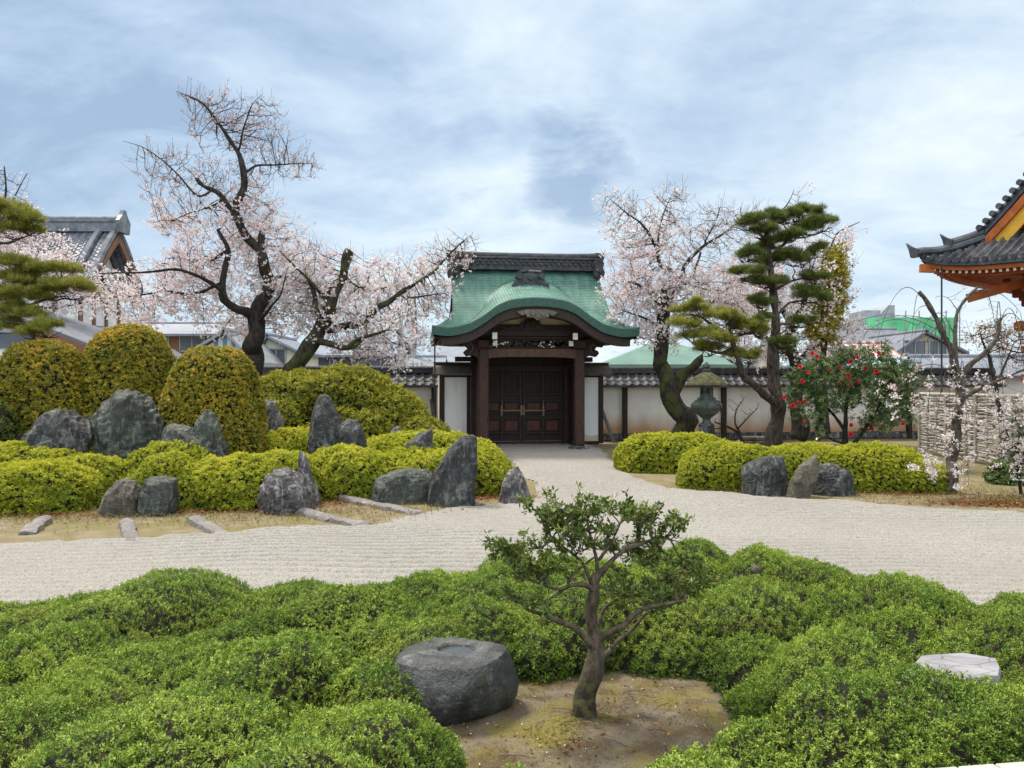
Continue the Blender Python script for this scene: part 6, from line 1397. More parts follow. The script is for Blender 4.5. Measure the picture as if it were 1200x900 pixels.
# --- pines: limbs that carry flat pads of needle tufts
def needle_tpl(g, L=.11, n=11, wd=.0055):
    out = []
    for v in range(6):
        q = []
        for i in range(n):
            q.append(leaf_quad(L*g.uniform(.75, 1.15), wd, g.uniform(.15, 1.35), g.uniform(0, 6.28)))
        out.append(np.array(q))
    return np.array(out)
def pads(t, o, ells, mat, tufts, L=.11, wd=.0055, seed=0, name='needles'):
    g = np.random.default_rng(seed); tp = needle_tpl(g, L, 12, wd); Y = t.Y; P = []; N = []; core = np.array(t.P); lim = len(core)
    for e in ells:
        px, py, rx, ry = e[:4]; dy = e[4] if len(e) > 4 else 0.0; c = W(px, py, Y)+np.array((0, dy, 0)); s = np.array((rx*Y/F*1.12, rx*Y/F*.95, ry*Y/F*1.75))
        # limb to the pad and little spokes inside it
        tgt = c-np.array((0, 0, s[2]*.55)); d = np.linalg.norm(core[:lim]-tgt, axis=1)+.9*np.clip(core[:lim, 2]-tgt[2]+.05, 0, 9); j = int(d.argmin()); b = core[j]; L_ = np.linalg.norm(tgt-b); n = max(3, int(L_/t.step))
        prev = j; r0 = min(.045, .016+.02*L_)
        sag = g.uniform(-.08, .12)*L_; wv = g.normal(size=3)*.05*L_
        for q in range(1, n+1):
            f = q/n; pt = b+(tgt-b)*f+np.array((0, 0, sag*math.sin(f*math.pi)))+wv*math.sin(f*2*math.pi); t.P.append(pt); t.par.append(prev); t.r.append(r0*(1-.55*f)); prev = len(t.P)-1
        hub = prev
        for q in range(9):
            an = g.uniform(0, 6.28); rr = g.uniform(.5, .92); pt = tgt+np.array((math.cos(an)*s[0]*rr, math.sin(an)*s[1]*rr, s[2]*g.uniform(.1, .7)))
            pr = hub
            for f in (.35, .7, 1.0):
                t.P.append(t.P[hub]+(pt-t.P[hub])*f+g.normal(size=3)*.02); t.par.append(pr); t.r.append(.012*(1.1-f*.8)); pr = len(t.P)-1
        n = int(tufts*(rx*Y/F)**1.7*21)+80
        # uneven outline: sub-clumps
        k = 7; cc = g.normal(size=(k, 3)); cc /= np.linalg.norm(cc, axis=1)[:, None]; cc *= (.78*g.random(k)**.4)[:, None]; cc[:, 2] = np.abs(cc[:, 2])*.75-.1
        w_ = g.integers(0, k, n); v = g.normal(size=(n, 3)); v /= np.linalg.norm(v, axis=1)[:, None]; v[:, 2] = np.where(v[:, 2] < -.25, -v[:, 2]*.6, v[:, 2]); v *= (.40*g.random(n)**.33)[:, None]
        q = cc[w_]+v; p = c+q*s; P.append(p); nn = v*np.array((1.0, 1.0, 1.3)); nn /= np.linalg.norm(nn, axis=1)[:, None]+1e-9; N.append(nn*.7+np.array((0, 0, .5)))
    P = np.concatenate(P); N = np.concatenate(N); a = Acc()
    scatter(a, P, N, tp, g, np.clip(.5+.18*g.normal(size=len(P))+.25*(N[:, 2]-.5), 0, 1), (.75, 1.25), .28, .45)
    a.build(name, MAT[mat], o)
def upright_pine():
    Y = 21.0; t = Tree(Y, .12, 261)
    t.limb([(913, 530), (911, 505), (909, 480), (907, 455), (906, 432), (907, 400), (908, 370), (908, 340), (905, 317), (899, 288), (898, 266), (908, 258, -.2)], .215, .035, True)
    t.limb([(908, 478), (895, 466, -.3), (880, 455, -.5), (866, 444, -.6), (857, 433, -.7), (853, 415, -.75), (850, 398, -.8), (846, 388, -.8)], .125, .05)
    t.limb([(850, 398, -.8), (835, 390, -.9), (820, 382, -1.0), (812, 376, -1.0)], .05, .025); t.limb([(852, 408, -.75), (838, 415, -.8), (815, 412, -.8), (805, 405, -.8)], .05, .025); t.limb([(850, 398, -.8), (865, 394, -.6), (880, 389, -.5)], .045, .02)
    t.limb([(899, 288), (888, 277, -.3), (872, 271, -.5)], .045, .02); t.limb([(908, 340), (925, 330, .2), (950, 325, .2)], .05, .02); t.limb([(908, 372), (930, 352, .3), (948, 350, .4)], .045, .02); t.limb([(905, 317), (885, 308, -.4), (870, 307, -.5)], .045, .02); t.limb([(903, 300), (925, 278, .1), (940, 262, .2), (944, 252, .2)], .05, .02)
    o = thing('pine_tree', 'upright garden pine with cloud shaped needle pads and a low leaning limb', 'tree', (float(W(913, 0, Y)[0]), Y, 0))
    up = [(943, 247, 17, 7, .2), (932, 254, 10, 6, .1), (912, 256, 22, 7, -.2), (870, 267, 21, 8, -.5), (893, 274, 20, 9, -.2), (946, 269, 26, 9, .1), (917, 284, 22, 9, 0), (900, 292, 14, 8, .2), (959, 293, 14, 9, .2), (870, 302, 16, 9, -.5), (907, 305, 17, 8, .3), (929, 304, 26, 9, 0), (869, 325, 21, 7, -.4), (894, 332, 28, 7, -.1), (958, 325, 18, 8, .2), (948, 345, 25, 11, .3), (884, 356, 17, 7, -.3), (936, 378, 15, 6, .2), (917, 404, 20, 6, -.2), (890, 375, 12, 4, -.3)]
    low = [(806, 367, 17, 7, -1.0), (838, 376, 25, 9, -.9), (792, 387, 18, 10, -1.0), (811, 399, 23, 10, -.9), (824, 412, 20, 7, -.8), (869, 386, 19, 8, -.6), (885, 391, 13, 6, -.5), (853, 419, 13, 8, -.6), (874, 419, 15, 8, -.3), (842, 404, 14, 6, -.9)]
    ge = np.random.default_rng(5); ex = lambda L, n: [(q[0]+ge.uniform(-16, 16), q[1]+ge.uniform(-5, 6), q[2]*ge.uniform(.45, .7), q[3]*ge.uniform(.7, 1.0), q[4]+ge.uniform(-.5, .5)) for q in (L*2)[:n]]
    up = up+ex(up, 22); low = low+ex(low, 12)
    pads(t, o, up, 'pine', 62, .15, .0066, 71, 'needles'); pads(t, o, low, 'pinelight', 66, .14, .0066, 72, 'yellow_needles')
    t.radii(.006); t.mesh(MAT['pinebark'], 'trunk', o, wig=.5, flare=1.2)
upright_pine()
def left_pine():
    Y = 17.5; t = Tree(Y, .12, 271)
    t.limb([(-95, 560), (-92, 480), (-88, 400), (-80, 330), (-72, 270), (-60, 235)], .20, .07, True)
    t.limb([(-75, 290), (-40, 287, -.3), (-10, 290, -.4), (12, 288, -.4), (24, 289, -.4)], .07, .03); t.limb([(-82, 345), (-40, 338, 0), (0, 336, .1), (30, 335, .1), (50, 330, .1)], .07, .025); t.limb([(-85, 370), (-40, 362, -.2), (5, 358, -.2), (38, 360, -.2), (62, 352, -.2)], .07, .025); t.limb([(-87, 400), (-30, 385, -.4), (20, 378, -.5), (55, 384, -.5)], .06, .02)
    o = thing('pine_tree', 'yellow green garden pine reaching in from the left frame edge', 'tree', (float(W(-95, 0, Y)[0]), Y, 0))
    pp = [(8, 254, 32, 10, -.4), (42, 268, 22, 10, -.4), (20, 274, 24, 8, -.3), (62, 318, 21, 7, .1), (38, 321, 22, 7, .1), (8, 312, 24, 8, 0), (80, 341, 24, 9, -.1), (56, 342, 22, 8, -.1), (16, 333, 24, 9, .1), (26, 352, 26, 9, -.2), (-10, 350, 24, 9, -.1), (16, 367, 22, 8, -.3), (40, 374, 14, 7, -.4), (66, 389, 18, 7, -.5), (50, 394, 14, 6, -.5), (2, 385, 22, 8, -.4), (-30, 300, 25, 10, 0), (-35, 340, 25, 10, 0), (-60, 250, 30, 10, 0), (-40, 378, 26, 9, -.2)]
    pp = [(q[0]+(6 if q[0] > 0 else 0), q[1], q[2]*1.18, q[3]*1.25, q[4]) for q in pp]
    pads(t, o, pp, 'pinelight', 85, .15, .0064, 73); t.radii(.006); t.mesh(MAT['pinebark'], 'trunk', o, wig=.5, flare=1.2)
left_pine()
# --- small clipped evergreen in the foreground
def small_tree():
    Y = 4.8; t = Tree(Y, .035, 281)
    t.limb([(682, 850), (683, 838), (684, 820), (687, 802), (696, 783), (698, 762), (696, 743), (693, 719), (698, 706), (700, 690), (700, 675)], .066, .026, True)
    t.limb([(700, 676), (704, 672), (719, 656, .03), (733, 645, .06), (751, 640, .08), (777, 633, .10)], .022, .008)
    t.limb([(699, 695), (690, 685, -.03), (681, 681, -.06), (663, 681, -.10), (651, 691, -.13), (637, 696, -.16)], .019, .007)
    t.limb([(663, 681, -.10), (656, 684, -.16), (640, 678, -.20), (625, 670, -.22), (612, 667, -.24)], .012, .005)
    t.limb([(665, 679, -.08), (672, 672, 0), (688, 663, .06), (700, 656, .10)], .012, .005)
    t.limb([(698, 700), (685, 662, .08), (668, 650, .12), (652, 640, .14), (640, 625, .14)], .013, .005)
    t.limb([(699, 768), (692, 755, -.04), (684, 743, -.07), (672, 729, -.10), (651, 719, -.14), (637, 710, -.17), (620, 704, -.19)], .030, .010)
    t.limb([(698, 757), (703, 748, -.03), (709, 739, -.06), (728, 731, -.10), (736, 720, -.11), (742, 712, -.12), (755, 704, -.14), (770, 701, -.16), (795, 694, -.18)], .026, .008)
    t.limb([(698, 744), (703, 732, .06), (709, 719, .12), (728, 710, .16), (742, 703, .18), (760, 690, .2)], .017, .006)
    t.limb([(693, 790), (710, 775, .08), (728, 759, .15), (751, 747, .2), (757, 738, .21), (761, 731, .22), (775, 729, .24), (792, 725, .26), (808, 718, .26)], .020, .007)
    t.limb([(700, 680), (700, 655, .02), (692, 630, .02), (688, 605, .0)], .014, .005); t.limb([(700, 660, .02), (715, 635, -.05), (725, 612, -.06)], .012, .005)
    A = blob(t.g, Y, [(635, 600, 24, 11, 50, .05, .14), (668, 606, 24, 10, 45, .0, .16), (700, 598, 24, 12, 60, 0, .18), (735, 606, 26, 10, 55, .05, .16), (765, 614, 24, 8, 45, .08, .14), (787, 616, 12, 5, 18, .08, .08), (690, 622, 30, 7, 35, .05, .18), (610, 642, 24, 8, 45, -.1, .14), (590, 630, 14, 5, 20, -.15, .08), (640, 648, 28, 9, 50, -.02, .16), (618, 670, 26, 9, 50, -.18, .16), (604, 690, 16, 7, 24, -.18, .1), (640, 704, 16, 5, 18, -.16, .1), (700, 645, 22, 6, 26, .1, .18), (755, 656, 26, 7, 40, .08, .16), (795, 664, 28, 8, 60, .05, .16), (770, 684, 36, 7, 50, 0, .16), (812, 688, 16, 10, 45, .1, .12), (738, 690, 18, 5, 18, -.05, .12), (795, 710, 26, 7, 45, .2, .14), (820, 702, 10, 8, 22, .2, .08), (728, 752, 20, 7, 18, .2, .1), (650, 625, 20, 6, 24, .1, .12)])
    t.grow(A, .34, .06, 60, jit=.25, start=16).twigs(330, .10, .35).radii(.0018)
    o = thing('small_evergreen', 'small multi limbed evergreen tree with dark glossy leaves on the bare earth patch', 'tree', (float(W(682, 0, Y)[0]), Y, 0.0))
    t.mesh([MAT['bonbark'], MAT['bonbase']], 'trunk', o, wig=.55, flare=1.45, thin=.004)
    b = Acc(); P = np.array(t.P[:9]); R_ = np.array(t.R[:9])
    g = np.random.default_rng(31); tp = []
    for v in range(5):
        q = []
        for i in range(5):
            az = g.uniform(0, 6.28); L = g.uniform(.028, .044); wd = L*g.uniform(.40, .50); tl = g.uniform(.1, .9); z = g.uniform(-.012, .012)
            d = np.array((math.cos(az)*math.cos(tl), math.sin(az)*math.cos(tl), math.sin(tl))); sd = np.array((-math.sin(az), math.cos(az), 0)); up = np.cross(d, sd)*-1; bb = np.array((0, 0, z))+d*.004
            for sg in (-1, 1):   # two folded halves
                q.append([bb, bb+d*L*.45+sg*sd*wd/2+up*wd*.22, bb+d*L-up*L*.05, bb+d*L*.5] if sg > 0 else [bb, bb+d*L*.5, bb+d*L-up*L*.05, bb+d*L*.45+sg*sd*wd/2+up*wd*.22])
        tp.append(q)
    P = np.array(t.P); c = np.nonzero((t.R < .0044) & (np.arange(len(P)) >= t.lim))[0]; n = min(2000, 3*len(c)); k = g.choice(c, n); Q = P[k]+g.normal(size=(n, 3))*.010
    a = Acc(); N = g.normal(size=(n, 3))*.6+np.array((0, 0, .5)); scatter(a, Q, N/np.linalg.norm(N, axis=1)[:, None], np.array(tp), g, np.clip(.47+.19*g.normal(size=n), 0, 1), (.8, 1.2), .35, .35); a.build('crown', MAT['bonsai'], o)
small_tree()
# --- red camellia
def camellia():
    Y = 19.2; t = Tree(Y, .09, 291); o = thing('camellia', 'camellia bush covered with red flowers between the pine and the weeping cherry', 'shrub', (float(W(1000, 0, Y)[0]), Y, 0))
    t.limb([(995, 548), (994, 530), (992, 512), (990, 490), (994, 470), (1000, 445)], .09, .03, True); t.limb([(994, 528), (1004, 508, -.2), (1014, 490, -.3), (1030, 465, -.4), (1040, 440, -.4)], .055, .015); t.limb([(993, 520), (982, 516, -.3), (968, 514, -.5), (955, 508, -.7), (945, 514, -.8)], .045, .015); t.limb([(992, 505), (975, 480, .2), (955, 460, .3), (940, 440, .3)], .045, .012); t.limb([(1014, 490, -.3), (1045, 480, .1), (1070, 470, .2)], .03, .01); t.limb([(994, 470), (985, 440), (975, 425)], .03, .01)
    E = [(945, 450, 28, 26, 120, .2, .6), (975, 435, 36, 24, 150, 0, .7), (1015, 430, 40, 26, 170, 0, .8), (1050, 445, 34, 26, 140, 0, .7), (1020, 465, 46, 24, 170, -.1, .8), (965, 470, 30, 20, 90, .1, .6), (1055, 478, 26, 24, 90, -.1, .5), (1000, 415, 30, 12, 50, 0, .5), (940, 480, 18, 14, 40, 0, .4), (1030, 495, 30, 14, 60, -.2, .5), (1035, 408, 14, 8, 20, 0, .3)]
    A = blob(t.g, Y, E); t.grow(A, 1.0, .14, 50, start=6).radii(.005); t.mesh(MAT['bark'], 'stems', o, wig=.5)
    g = np.random.default_rng(17); tp = templates('big', g); P = np.array(t.P); c = np.nonzero((np.arange(len(P)) >= t.lim))[0]; n = 3400; k = g.choice(c, n); a = Acc(); Q = P[k]+g.normal(size=(n, 3))*.075; N = g.normal(size=Q.shape)*.6+np.array((0, -.2, .4))
    scatter(a, Q, N/np.linalg.norm(N, axis=1)[:, None], tp, g, np.clip(.5+.2*g.normal(size=n), 0, 1), (.75, 1.2), .35, .3); a.build('foliage', MAT['camleaf'], o)
    sp = [(952, 414), (957, 418), (938, 430), (947, 436), (940, 447), (919, 466), (929, 475), (937, 472), (973, 433), (984, 431), (987, 440), (994, 440), (986, 448), (997, 424), (1004, 419), (1023, 416), (1030, 414), (1041, 444), (1045, 452), (1063, 441), (1065, 446), (1027, 436), (1074, 466), (1072, 475), (1058, 497), (1032, 502), (997, 498), (997, 509), (961, 507), (943, 494), (943, 470), (1006, 447), (1014, 432), (1020, 500), (997, 450)]
    me = None
    for i, (px, py) in enumerate(sp):
        if me is None:
            a = Acc()
            for ring, (nn, tl, L, wd) in enumerate(((6, .25, .055, .05), (5, .75, .048, .045), (4, 1.2, .04, .035))):
                for q in range(nn): a.add(leaf_quad(L, wd, tl, q*6.283/nn+ring*.5, ring*.006, -.006), [(0, 1, 2, 3)])
            f0 = a.build('flower', MAT['flower'], o, world=False); me = f0.data; f = f0
        else:
            f = bpy.data.objects.new('flower', me); S.collection.objects.link(f); f.parent = o
        p = W(px, py, Y-.62+.4*g.random()); f.location = tuple(p-np.array((W(1000, 0, Y)[0], Y, 0))); d = Vector((g.normal()*.5, -1, .5+g.normal()*.4)); f.rotation_euler = d.to_track_quat('Z', 'Y').to_euler(); s = g.uniform(1.0, 1.6); f.scale = (s, s, s)
camellia()
# --- weeping cherry
def weeping():
    Y = 14.8; t = Tree(Y, .075, 301); o = thing('weeping_cherry', 'small weeping cherry with sawn limbs and trailing pale blossoms before the brushwood fence', 'tree', (float(W(1114, 0, Y)[0]), Y, 0))
    t.limb([(1114, 582), (1115, 560), (1118, 525), (1121, 495), (1123, 470), (1124, 452)], .105, .085, True)
    t.limb([(1124, 452), (1119, 425), (1112, 405), (1105, 388), (1100, 373), (1088, 357), (1076, 342)], .075, .035)
    t.limb([(1124, 452), (1135, 430, -.1), (1150, 412, -.2), (1162, 395, -.2), (1163, 376, -.2)], .062, .03)
    t.limb([(1120, 428), (1127, 400, .2), (1128, 385, .25), (1132, 362, .3), (1142, 348, .3), (1157, 334, .3)], .05, .025)
    t.limb([(1124, 470), (1140, 455, -.3), (1160, 440, -.5), (1180, 432, -.6), (1205, 428, -.6)], .035, .015)
    g = t.g
    def arc(px, py, dy, ex, ey, ez, top, r=.008):
        m = ((px+ex)/2, min(py, ey)-top, (dy+ez)/2); pts = []
        for f in np.linspace(0, 1, 12): pts.append(((1-f)**2*px+2*f*(1-f)*m[0]+f*f*ex, (1-f)**2*py+2*f*(1-f)*m[1]+f*f*ey, (1-f)**2*dy+2*f*(1-f)*m[2]+f*f*ez))
        t.limb(pts, r, .004)
    for a_ in [(1078, 345, 0, 1062, 400, -.2, 14), (1080, 350, 0, 1015, 395, -.5, 40), (1100, 374, 0, 1040, 400, -.6, 40), (1095, 385, 0, 972, 392, -.3, 34), (1075, 382, 0, 990, 400, -.6, 20), (1100, 378, 0, 1035, 375, .4, 14), (1112, 405, 0, 1050, 470, -.6, 60), (1110, 400, 0, 1070, 500, -.5, 90), (1112, 410, 0, 1085, 520, -.8, 110),
               (1157, 335, .3, 1180, 420, .2, 20), (1150, 340, .3, 1195, 365, 0, 12), (1132, 362, .3, 1113, 345, .5, 10), (1128, 390, .3, 1085, 430, .5, 70), (1163, 378, -.2, 1200, 440, -.4, 40), (1160, 385, -.2, 1145, 500, -.8, 100), (1162, 395, -.2, 1185, 520, -.6, 110), (1150, 412, -.2, 1200, 480, -.9, 60), (1180, 432, -.6, 1165, 560, -.9, 90), (1140, 455, -.3, 1140, 540, -.9, 60), (1124, 455, 0, 1035, 455, -1.0, 26), (1124, 470, 0, 1060, 560, -.9, 110), (1120, 440, 0, 1020, 480, -.5, 40), (1200, 428, -.6, 1195, 540, -.8, 70), (1180, 430, -.6, 1215, 520, -.8, 60), (1124, 460, 0, 1095, 560, -1.1, 110)]: arc(*a_)
    lim0 = t.lim
    A = blob(g, Y, [(1160, 460, 60, 55, 220, -.4, .8), (1060, 450, 50, 45, 130, -.5, .6), (1185, 400, 40, 50, 150, 0, .6), (1120, 395, 50, 40, 70, 0, .7), (1000, 390, 34, 22, 30, -.4, .3), (1175, 520, 40, 45, 120, -.6, .6), (1080, 530, 40, 35, 90, -.8, .5), (1150, 350, 40, 24, 40, .2, .4)])
    t.grow(A, .5, .09, 14, grav=.5, jit=.2, start=30).radii(.0032)
    t.mesh(MAT['greybark'], 'trunk', o, wig=.5, flare=1.25, thin=.006)
    t.lim = 60
    tp = petal_tpl(np.random.default_rng(4), 5, .036, .026, .016)
    blossoms(t, o, 'weeping', 1150, lambda px, py: np.clip((py-425)/60, .02, 1)*np.where(px < 1020, .1, 1), tp, spread=.035, rmax=.02, seed=15, size=(.8, 1.5))
weeping()
def young_maple():
    Y = 19.0; t = Tree(Y, .12, 341); o = thing('maple_tree', 'small maple with sparse orange young leaves beyond the fence, below the vermilion eaves', 'tree', (float(W(1172, 0, Y)[0]), Y, 0))
    t.limb([(1172, 550), (1170, 500), (1168, 455), (1160, 420)], .07, .04, True); t.limb([(1168, 455), (1185, 425, .2), (1195, 400, .2)], .04, .012); t.limb([(1160, 420), (1150, 400), (1148, 385)], .035, .01)
    t.grow(blob(t.g, Y, [(1158, 395, 26, 18, 110, 0, .6), (1190, 400, 28, 18, 110, .2, .6), (1215, 415, 24, 18, 60, .2, .5)]), 1.2, .16, 40).twigs(240, .35, .1).radii(.005); t.mesh(MAT['bark'], 'trunk', o, wig=.5)
    g = np.random.default_rng(6); P = np.array(t.P); n = 900; k = g.integers(t.lim, len(P), n); a = Acc(); N = g.normal(size=(n, 3)); N /= np.linalg.norm(N, axis=1)[:, None]
    scatter(a, P[k]+g.normal(size=(n, 3))*.06, N, templates('azalea', g), g, np.clip(.5+.22*g.normal(size=n), 0, 1), (.7, 1.2), .3, .3); a.build('crown', MAT['maple'], o)
young_maple()
def white_shrub():
    Y = 14.6; t = Tree(Y, .08, 311); o = thing('flowering_shrub', 'white blossoming shrub with green leaves at the right frame edge before the fence', 'shrub', (float(W(1195, 0, Y)[0]), Y, 0))
    t.limb([(1197, 580), (1192, 550), (1195, 520), (1190, 490)], .03, .012, True); t.limb([(1192, 550), (1178, 525, -.2), (1170, 500, -.2)], .02, .01); t.limb([(1195, 545), (1215, 510), (1225, 480)], .02, .01)
    t.grow(blob(t.g, Y, [(1190, 510, 28, 36, 160, 0, .4), (1215, 520, 26, 36, 110, 0, .4)]), .8, .1, 40).radii(.004); t.mesh(MAT['bark'], 'stems', o)
    g = np.random.default_rng(5); P = np.array(t.P); k = g.integers(t.lim, len(P), 700); a = Acc(); N = g.normal(size=(700, 3)); N /= np.linalg.norm(N, axis=1)[:, None]
    scatter(a, P[k]+g.normal(size=(700, 3))*.06, N, templates('small', g), g, np.clip(.5+.2*g.normal(size=700), 0, 1), (.8, 1.3), .3, .3); a.build('foliage', MAT['camleaf'], o)
    blossoms(t, o, 'weeping', 520, lambda px, py: np.ones_like(px), petal_tpl(g, 6, .045, .032, .02), spread=.06, rmax=.03, seed=16, size=(.9, 1.5))
white_shrub()
def bare_shrub():
    Y = 21.5; t = Tree(Y, .08, 321); o = thing('bare_shrub', 'bare twiggy shrub with curved stems in front of the cream wall', 'shrub', (float(W(872, 0, Y)[0]), Y, 0))
    t.limb([(872, 532), (870, 515), (864, 505), (850, 498), (838, 495)], .055, .02, True); t.limb([(868, 508), (860, 495), (862, 480), (870, 470)], .03, .01); t.limb([(864, 503), (876, 490), (888, 478)], .025, .008); t.limb([(850, 498), (845, 485), (843, 470)], .02, .008); t.limb([(855, 500), (835, 503), (820, 498)], .02, .008)
    t.grow(blob(t.g, Y, [(868, 475, 24, 18, 60, 0, .5), (845, 480, 20, 18, 40, 0, .4)]), .8, .15, 30).radii(.005); t.mesh(MAT['bark'], 'stems', o, wig=.5)
bare_shrub()
def small_evergreens():
    l = [lobe(1188, 16.2, .55, .4, .42, 2.2), lobe(1215, 16.4, .5, .4, .5, 2.2)]
    shrub('shrub', 'low dark green glossy plant at the foot of the brushwood fence', 'shrub', l, 'camleaf', 'big', 380, 331, (.06, .04), (.9, 2.4), None, fuzz=.06)
small_evergreens()
def soil_bits():
    g = np.random.default_rng(77); a = Acc(); n = 900; Q = np.stack((g.normal(size=n)*.5+.55, g.normal(size=n)*.55+4.75, np.zeros(n)), 1); near = g.random(n) < .45; Q[near, 0] = .48+g.normal(size=near.sum())*.22; Q[near, 1] = 4.62+g.normal(size=near.sum())*.22
    Q[:, 2] = .012+.04*np.exp(-((Q[:, 0]-.45)**2+(Q[:, 1]-4.75)**2)/.16)
    ic = np.array([(1, 0, 0), (-1, 0, 0), (0, 1, 0), (0, -1, 0), (0, 0, .8), (0, 0, -.5)]); fc = [(0, 2, 4), (2, 1, 4), (1, 3, 4), (3, 0, 4), (2, 0, 5), (1, 2, 5), (3, 1, 5), (0, 3, 5)]
    for q in Q: a.add(q+ic*g.uniform(.4, 1.3, (6, 1))*g.uniform(.003, .011), None, fc)
    kind(a.build('soil_crumbs', MAT['bare']), 'stuff')
    b = Acc()
    for i in range(46):
        p = np.array((g.normal()*.4+.55, g.normal()*.4+4.7, .03)); p[2] += .04*math.exp(-((p[0]-.45)**2+(p[1]-4.75)**2)/.16); d = np.array((g.normal(), g.normal(), 0)); d *= g.uniform(.03, .10)/np.linalg.norm(d); b.tube([p-d, p+d*.2+np.array((0, 0, .008)), p+d], .0022, 4)
    kind(b.build('twig_litter', MAT['greybark']), 'stuff')
    r = Acc(); base = np.array((W(682, 0, 4.8)[0], 4.8, .0))
    tg_ = np.array([[leaf_quad(.016*g.uniform(.6, 1.3), .004, g.uniform(.5, 1.4), g.uniform(0, 6.28)) for _ in range(6)] for _ in range(5)])
    m = 5000; P = np.stack((g.normal(size=m)*.55+.35, g.normal(size=m)*.55+4.75, np.zeros(m)), 1); P = P[snoise(P, 1.6, 3) > .15]; P[:, 2] = .015+.04*np.exp(-((P[:, 0]-.45)**2+(P[:, 1]-4.75)**2)/.16)
    scatter(r, P, np.tile((0, 0, 1.0), (len(P), 1)), tg_, g, g.random(len(P)), (.35, .8), .2, 0); kind(r.build('moss', MAT['mossy']), 'stuff')
soil_bits()
# ------------------------------------------------------------------ lantern, block, fence
def lantern():
    Y = 22.5; c = W(828, 0, Y)*[1, 1, 0]; k = Y/F; o = thing('bronze_lantern', 'dark bronze garden lantern with mossy roof between the mossy cherry trunk and the pine', 'lantern', tuple(c))
    def zz(py): return W(0, py, Y)[2]
    a = Acc(); b = zz(508); a.box((c[0], Y, b/2), (.62, .62, b), ch=.03); a.lathe([(.24, b), (.24, zz(498)), (.20, zz(496))], c, 6); a.build('base', MAT['rockpale'], o)
    a = Acc(); a.lathe([(.20, zz(499)), (.15, zz(496)), (.11, zz(492)), (.13, zz(490)), (.10, zz(489))], c, 18); a.build('shaft', MAT['bronze'], o)
    a = Acc(); a.lathe([(.14, zz(490)), (.34, zz(484)), (.46, zz(478)), (.47, zz(474)), (.34, zz(469)), (.27, zz(468)), (.27, zz(466))], c, 6); a.build('platform', MAT['bronze'], o)
    a = Acc(); a.lathe([(.23, zz(467)), (.20, zz(464)), (.19, zz(458)), (.21, zz(452)), (.23, zz(450))], c, 6)
    f = a.build('fire_box', MAT['bronze'], o); a = Acc()
    for i in range(6): an = i*1.0472+.5236; a.box((c[0]+.168*math.cos(an), Y+.168*math.sin(an), zz(458)), (.02, .10, .16), an)
    a.build('window', MAT['blackwire'], f)
    a = Acc(); n = 24; rp = [(.60, zz(451.5)), (.58, zz(449)), (.46, zz(444.5)), (.30, zz(440)), (.16, zz(437)), (.08, zz(435))]; a.lathe(rp, c, 6); a.lathe([(.45, zz(452.5)), (.60, zz(451.6))], c, 6); r = a.build('roof', MAT['bronzemoss'], o)
    a = Acc(); a.lathe([(.07, zz(436)), (.13, zz(434)), (.06, zz(432)), (.11, zz(430)), (.09, zz(427.5)), (.01, zz(424))], c, 14); a.build('finial', MAT['bronze'], r)
lantern()
def block():
    p = W(884, 0, 24.0)*[1, 1, 0]; a = Acc(); a.box((p[0], 24.0, .17), (.95, .6, .34), .1, ch=.03); a.box((p[0]+.02, 24.0, .40), (.80, .5, .13), .1, ch=.03)
    o = a.build('stone_block', MAT['rockbrown'], loc=tuple(p)); tag(o, 'low rectangular brown stone block in front of the wall beside the pine trunk', 'stone block')
block()
def brush_fence():
    p0, p1 = np.array((12.45, 23.4, 0)), np.array((12.0, 14.6, 0)); L = np.linalg.norm(p1-p0); d = (p1-p0)/L; nn = np.array((-1.0, 0, 0)); g = np.random.default_rng(8)
    o = thing('brushwood_fence', 'weathered grey brushwood fence of stacked twigs behind the weeping cherry', 'fence', tuple(p0))
    hh = 1.78; a = Acc()
    for i in range(30):
        z = .10+i*(hh-.12)/30
        for layer in (-1, 1):
            s = np.linspace(0, L, 34); P = p0+d*s[:, None]+nn*(.028*layer+.012*g.normal(size=34))[:, None]; P[:, 2] = z+.014*g.normal(size=34)+.012*np.sin(s*1.1+i*2.1)
            a.tube(P, .027+.006*g.random(), 5, tint=g.random())
    a.build('brushwood', MAT['brush'], o)
    for s in np.arange(.05, L, 1.55):
        q = p0+d*s; b = Acc(); b.tube([q+nn*.07, q+nn*.07+np.array((0, 0, hh+.04))], .038, 8); b.build('post', MAT['bamboo'], o)
    for s in np.arange(.55, L, .52):
        q = p0+d*s; b = Acc(); b.tube([q+nn*.06+np.array((0, 0, .1)), q+nn*.06+np.array((0, 0, hh-.06))], .018, 6); b.build('upright_cane', MAT['bamboo'], o)
    b = Acc(); b.tube([p0+np.array((0, 0, hh+.02)), p1+np.array((0, 0, hh+.02))], .05, 8); b.build('top_rail', MAT['bamboo'], o)
brush_fence()
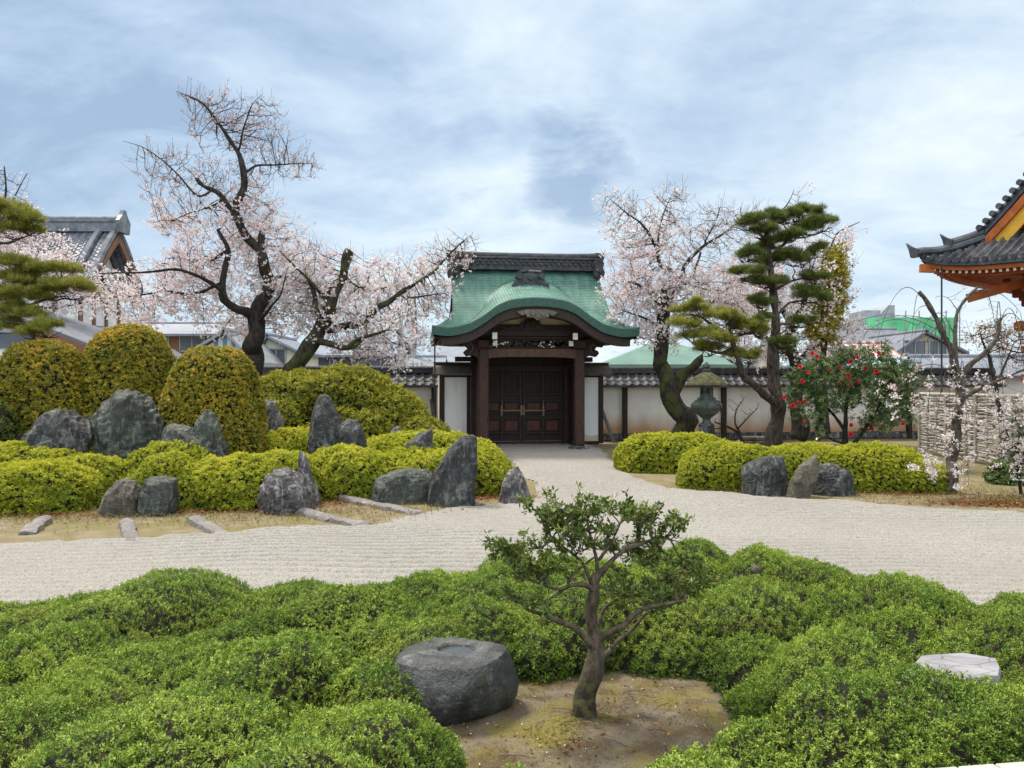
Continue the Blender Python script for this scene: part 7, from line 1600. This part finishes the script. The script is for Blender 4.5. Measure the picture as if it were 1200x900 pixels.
# ------------------------------------------------------------------ litter and ground growth (nobody could count these)
def litter(name, spots, n, mat, size, seed, lobes=None, z=.02, tpl=None):
    g = np.random.default_rng(seed); Q = []
    for px, Y, sx, sy, k in spots: Q.append(np.stack((g.normal(size=int(n*k))*sx+(px-600)/F*Y, g.normal(size=int(n*k))*sy+Y, np.full(int(n*k), z)+.012*g.random(int(n*k))), 1))
    Q = np.concatenate(Q); a = Acc(); N = np.tile((0, 0, 1.0), (len(Q), 1)); N = N+g.normal(size=N.shape)*.25
    tp = np.array([[leaf_quad(.055*g.uniform(.7, 1.2), .026, g.uniform(-.1, .25), g.uniform(0, 6.28))] for _ in range(6)]) if tpl is None else tpl
    scatter(a, Q, N/np.linalg.norm(N, axis=1)[:, None], tp, g, g.random(len(Q)), size, .1, 0); return kind(a.build(name, MAT[mat]), 'stuff')
lit = []
for l in AZ['L1']+AZ['L5']+AZ['L4']+AZ['L6']+AZ['L7']: lit.append((600+(l[0]/l[1])*F, l[1]-l[3]*.95, l[2]*.8, .20, 1.0))
for l in AR[1]: lit.append((600+(l[0]/l[1])*F, l[1]-l[3]*.95, l[2]*.6, .14, .5))
lit += [(1165, 13.4, .7, .13, 1.2), (1200, 13.2, .5, .12, .6), (1190, 13.9, .6, .25, .5), (1130, 14.0, 1.0, .4, .3)]
litter('leaf_litter', lit, 1500, 'litter', (.6, 1.2), 401)
litter('fallen_leaves', [(690, 4.65, .35, .28, .6), (760, 5.2, .5, .25, .5), (650, 4.35, .3, .15, .4), (640, 9, 6, 3, .35), (900, 12, 5, 2, .3)], 130, 'litter', (.35, .75), 402, z=.03)
litter('fallen_petals', [(1080, 14.4, 1.0, .5, 1), (1000, 15, 2, .8, .6), (640, 9.5, 5, 2.5, .7), (700, 4.8, .8, .4, .5)], 300, 'weeping', (.22, .42), 403, z=.03)
gr = np.random.default_rng(9); tg = np.array([[leaf_quad(.05*gr.uniform(.6, 1.3), .007, gr.uniform(.5, 1.4), gr.uniform(0, 6.28)) for _ in range(5)] for _ in range(5)])
litter('moss_tufts', [(150, 12.0, 1.8, .35, 1.2), (330, 11.9, 1.0, .4, .8), (430, 12.6, .6, .4, .6), (480, 12.9, .6, .4, .5), (1080, 13.9, 1.2, .5, 1.0), (1180, 14.3, .9, .7, 1.0), (20, 11.7, 1.5, .4, 1)], 700, 'grass', (.5, 1.0), 404, tpl=tg) if 'grass' in MAT else None
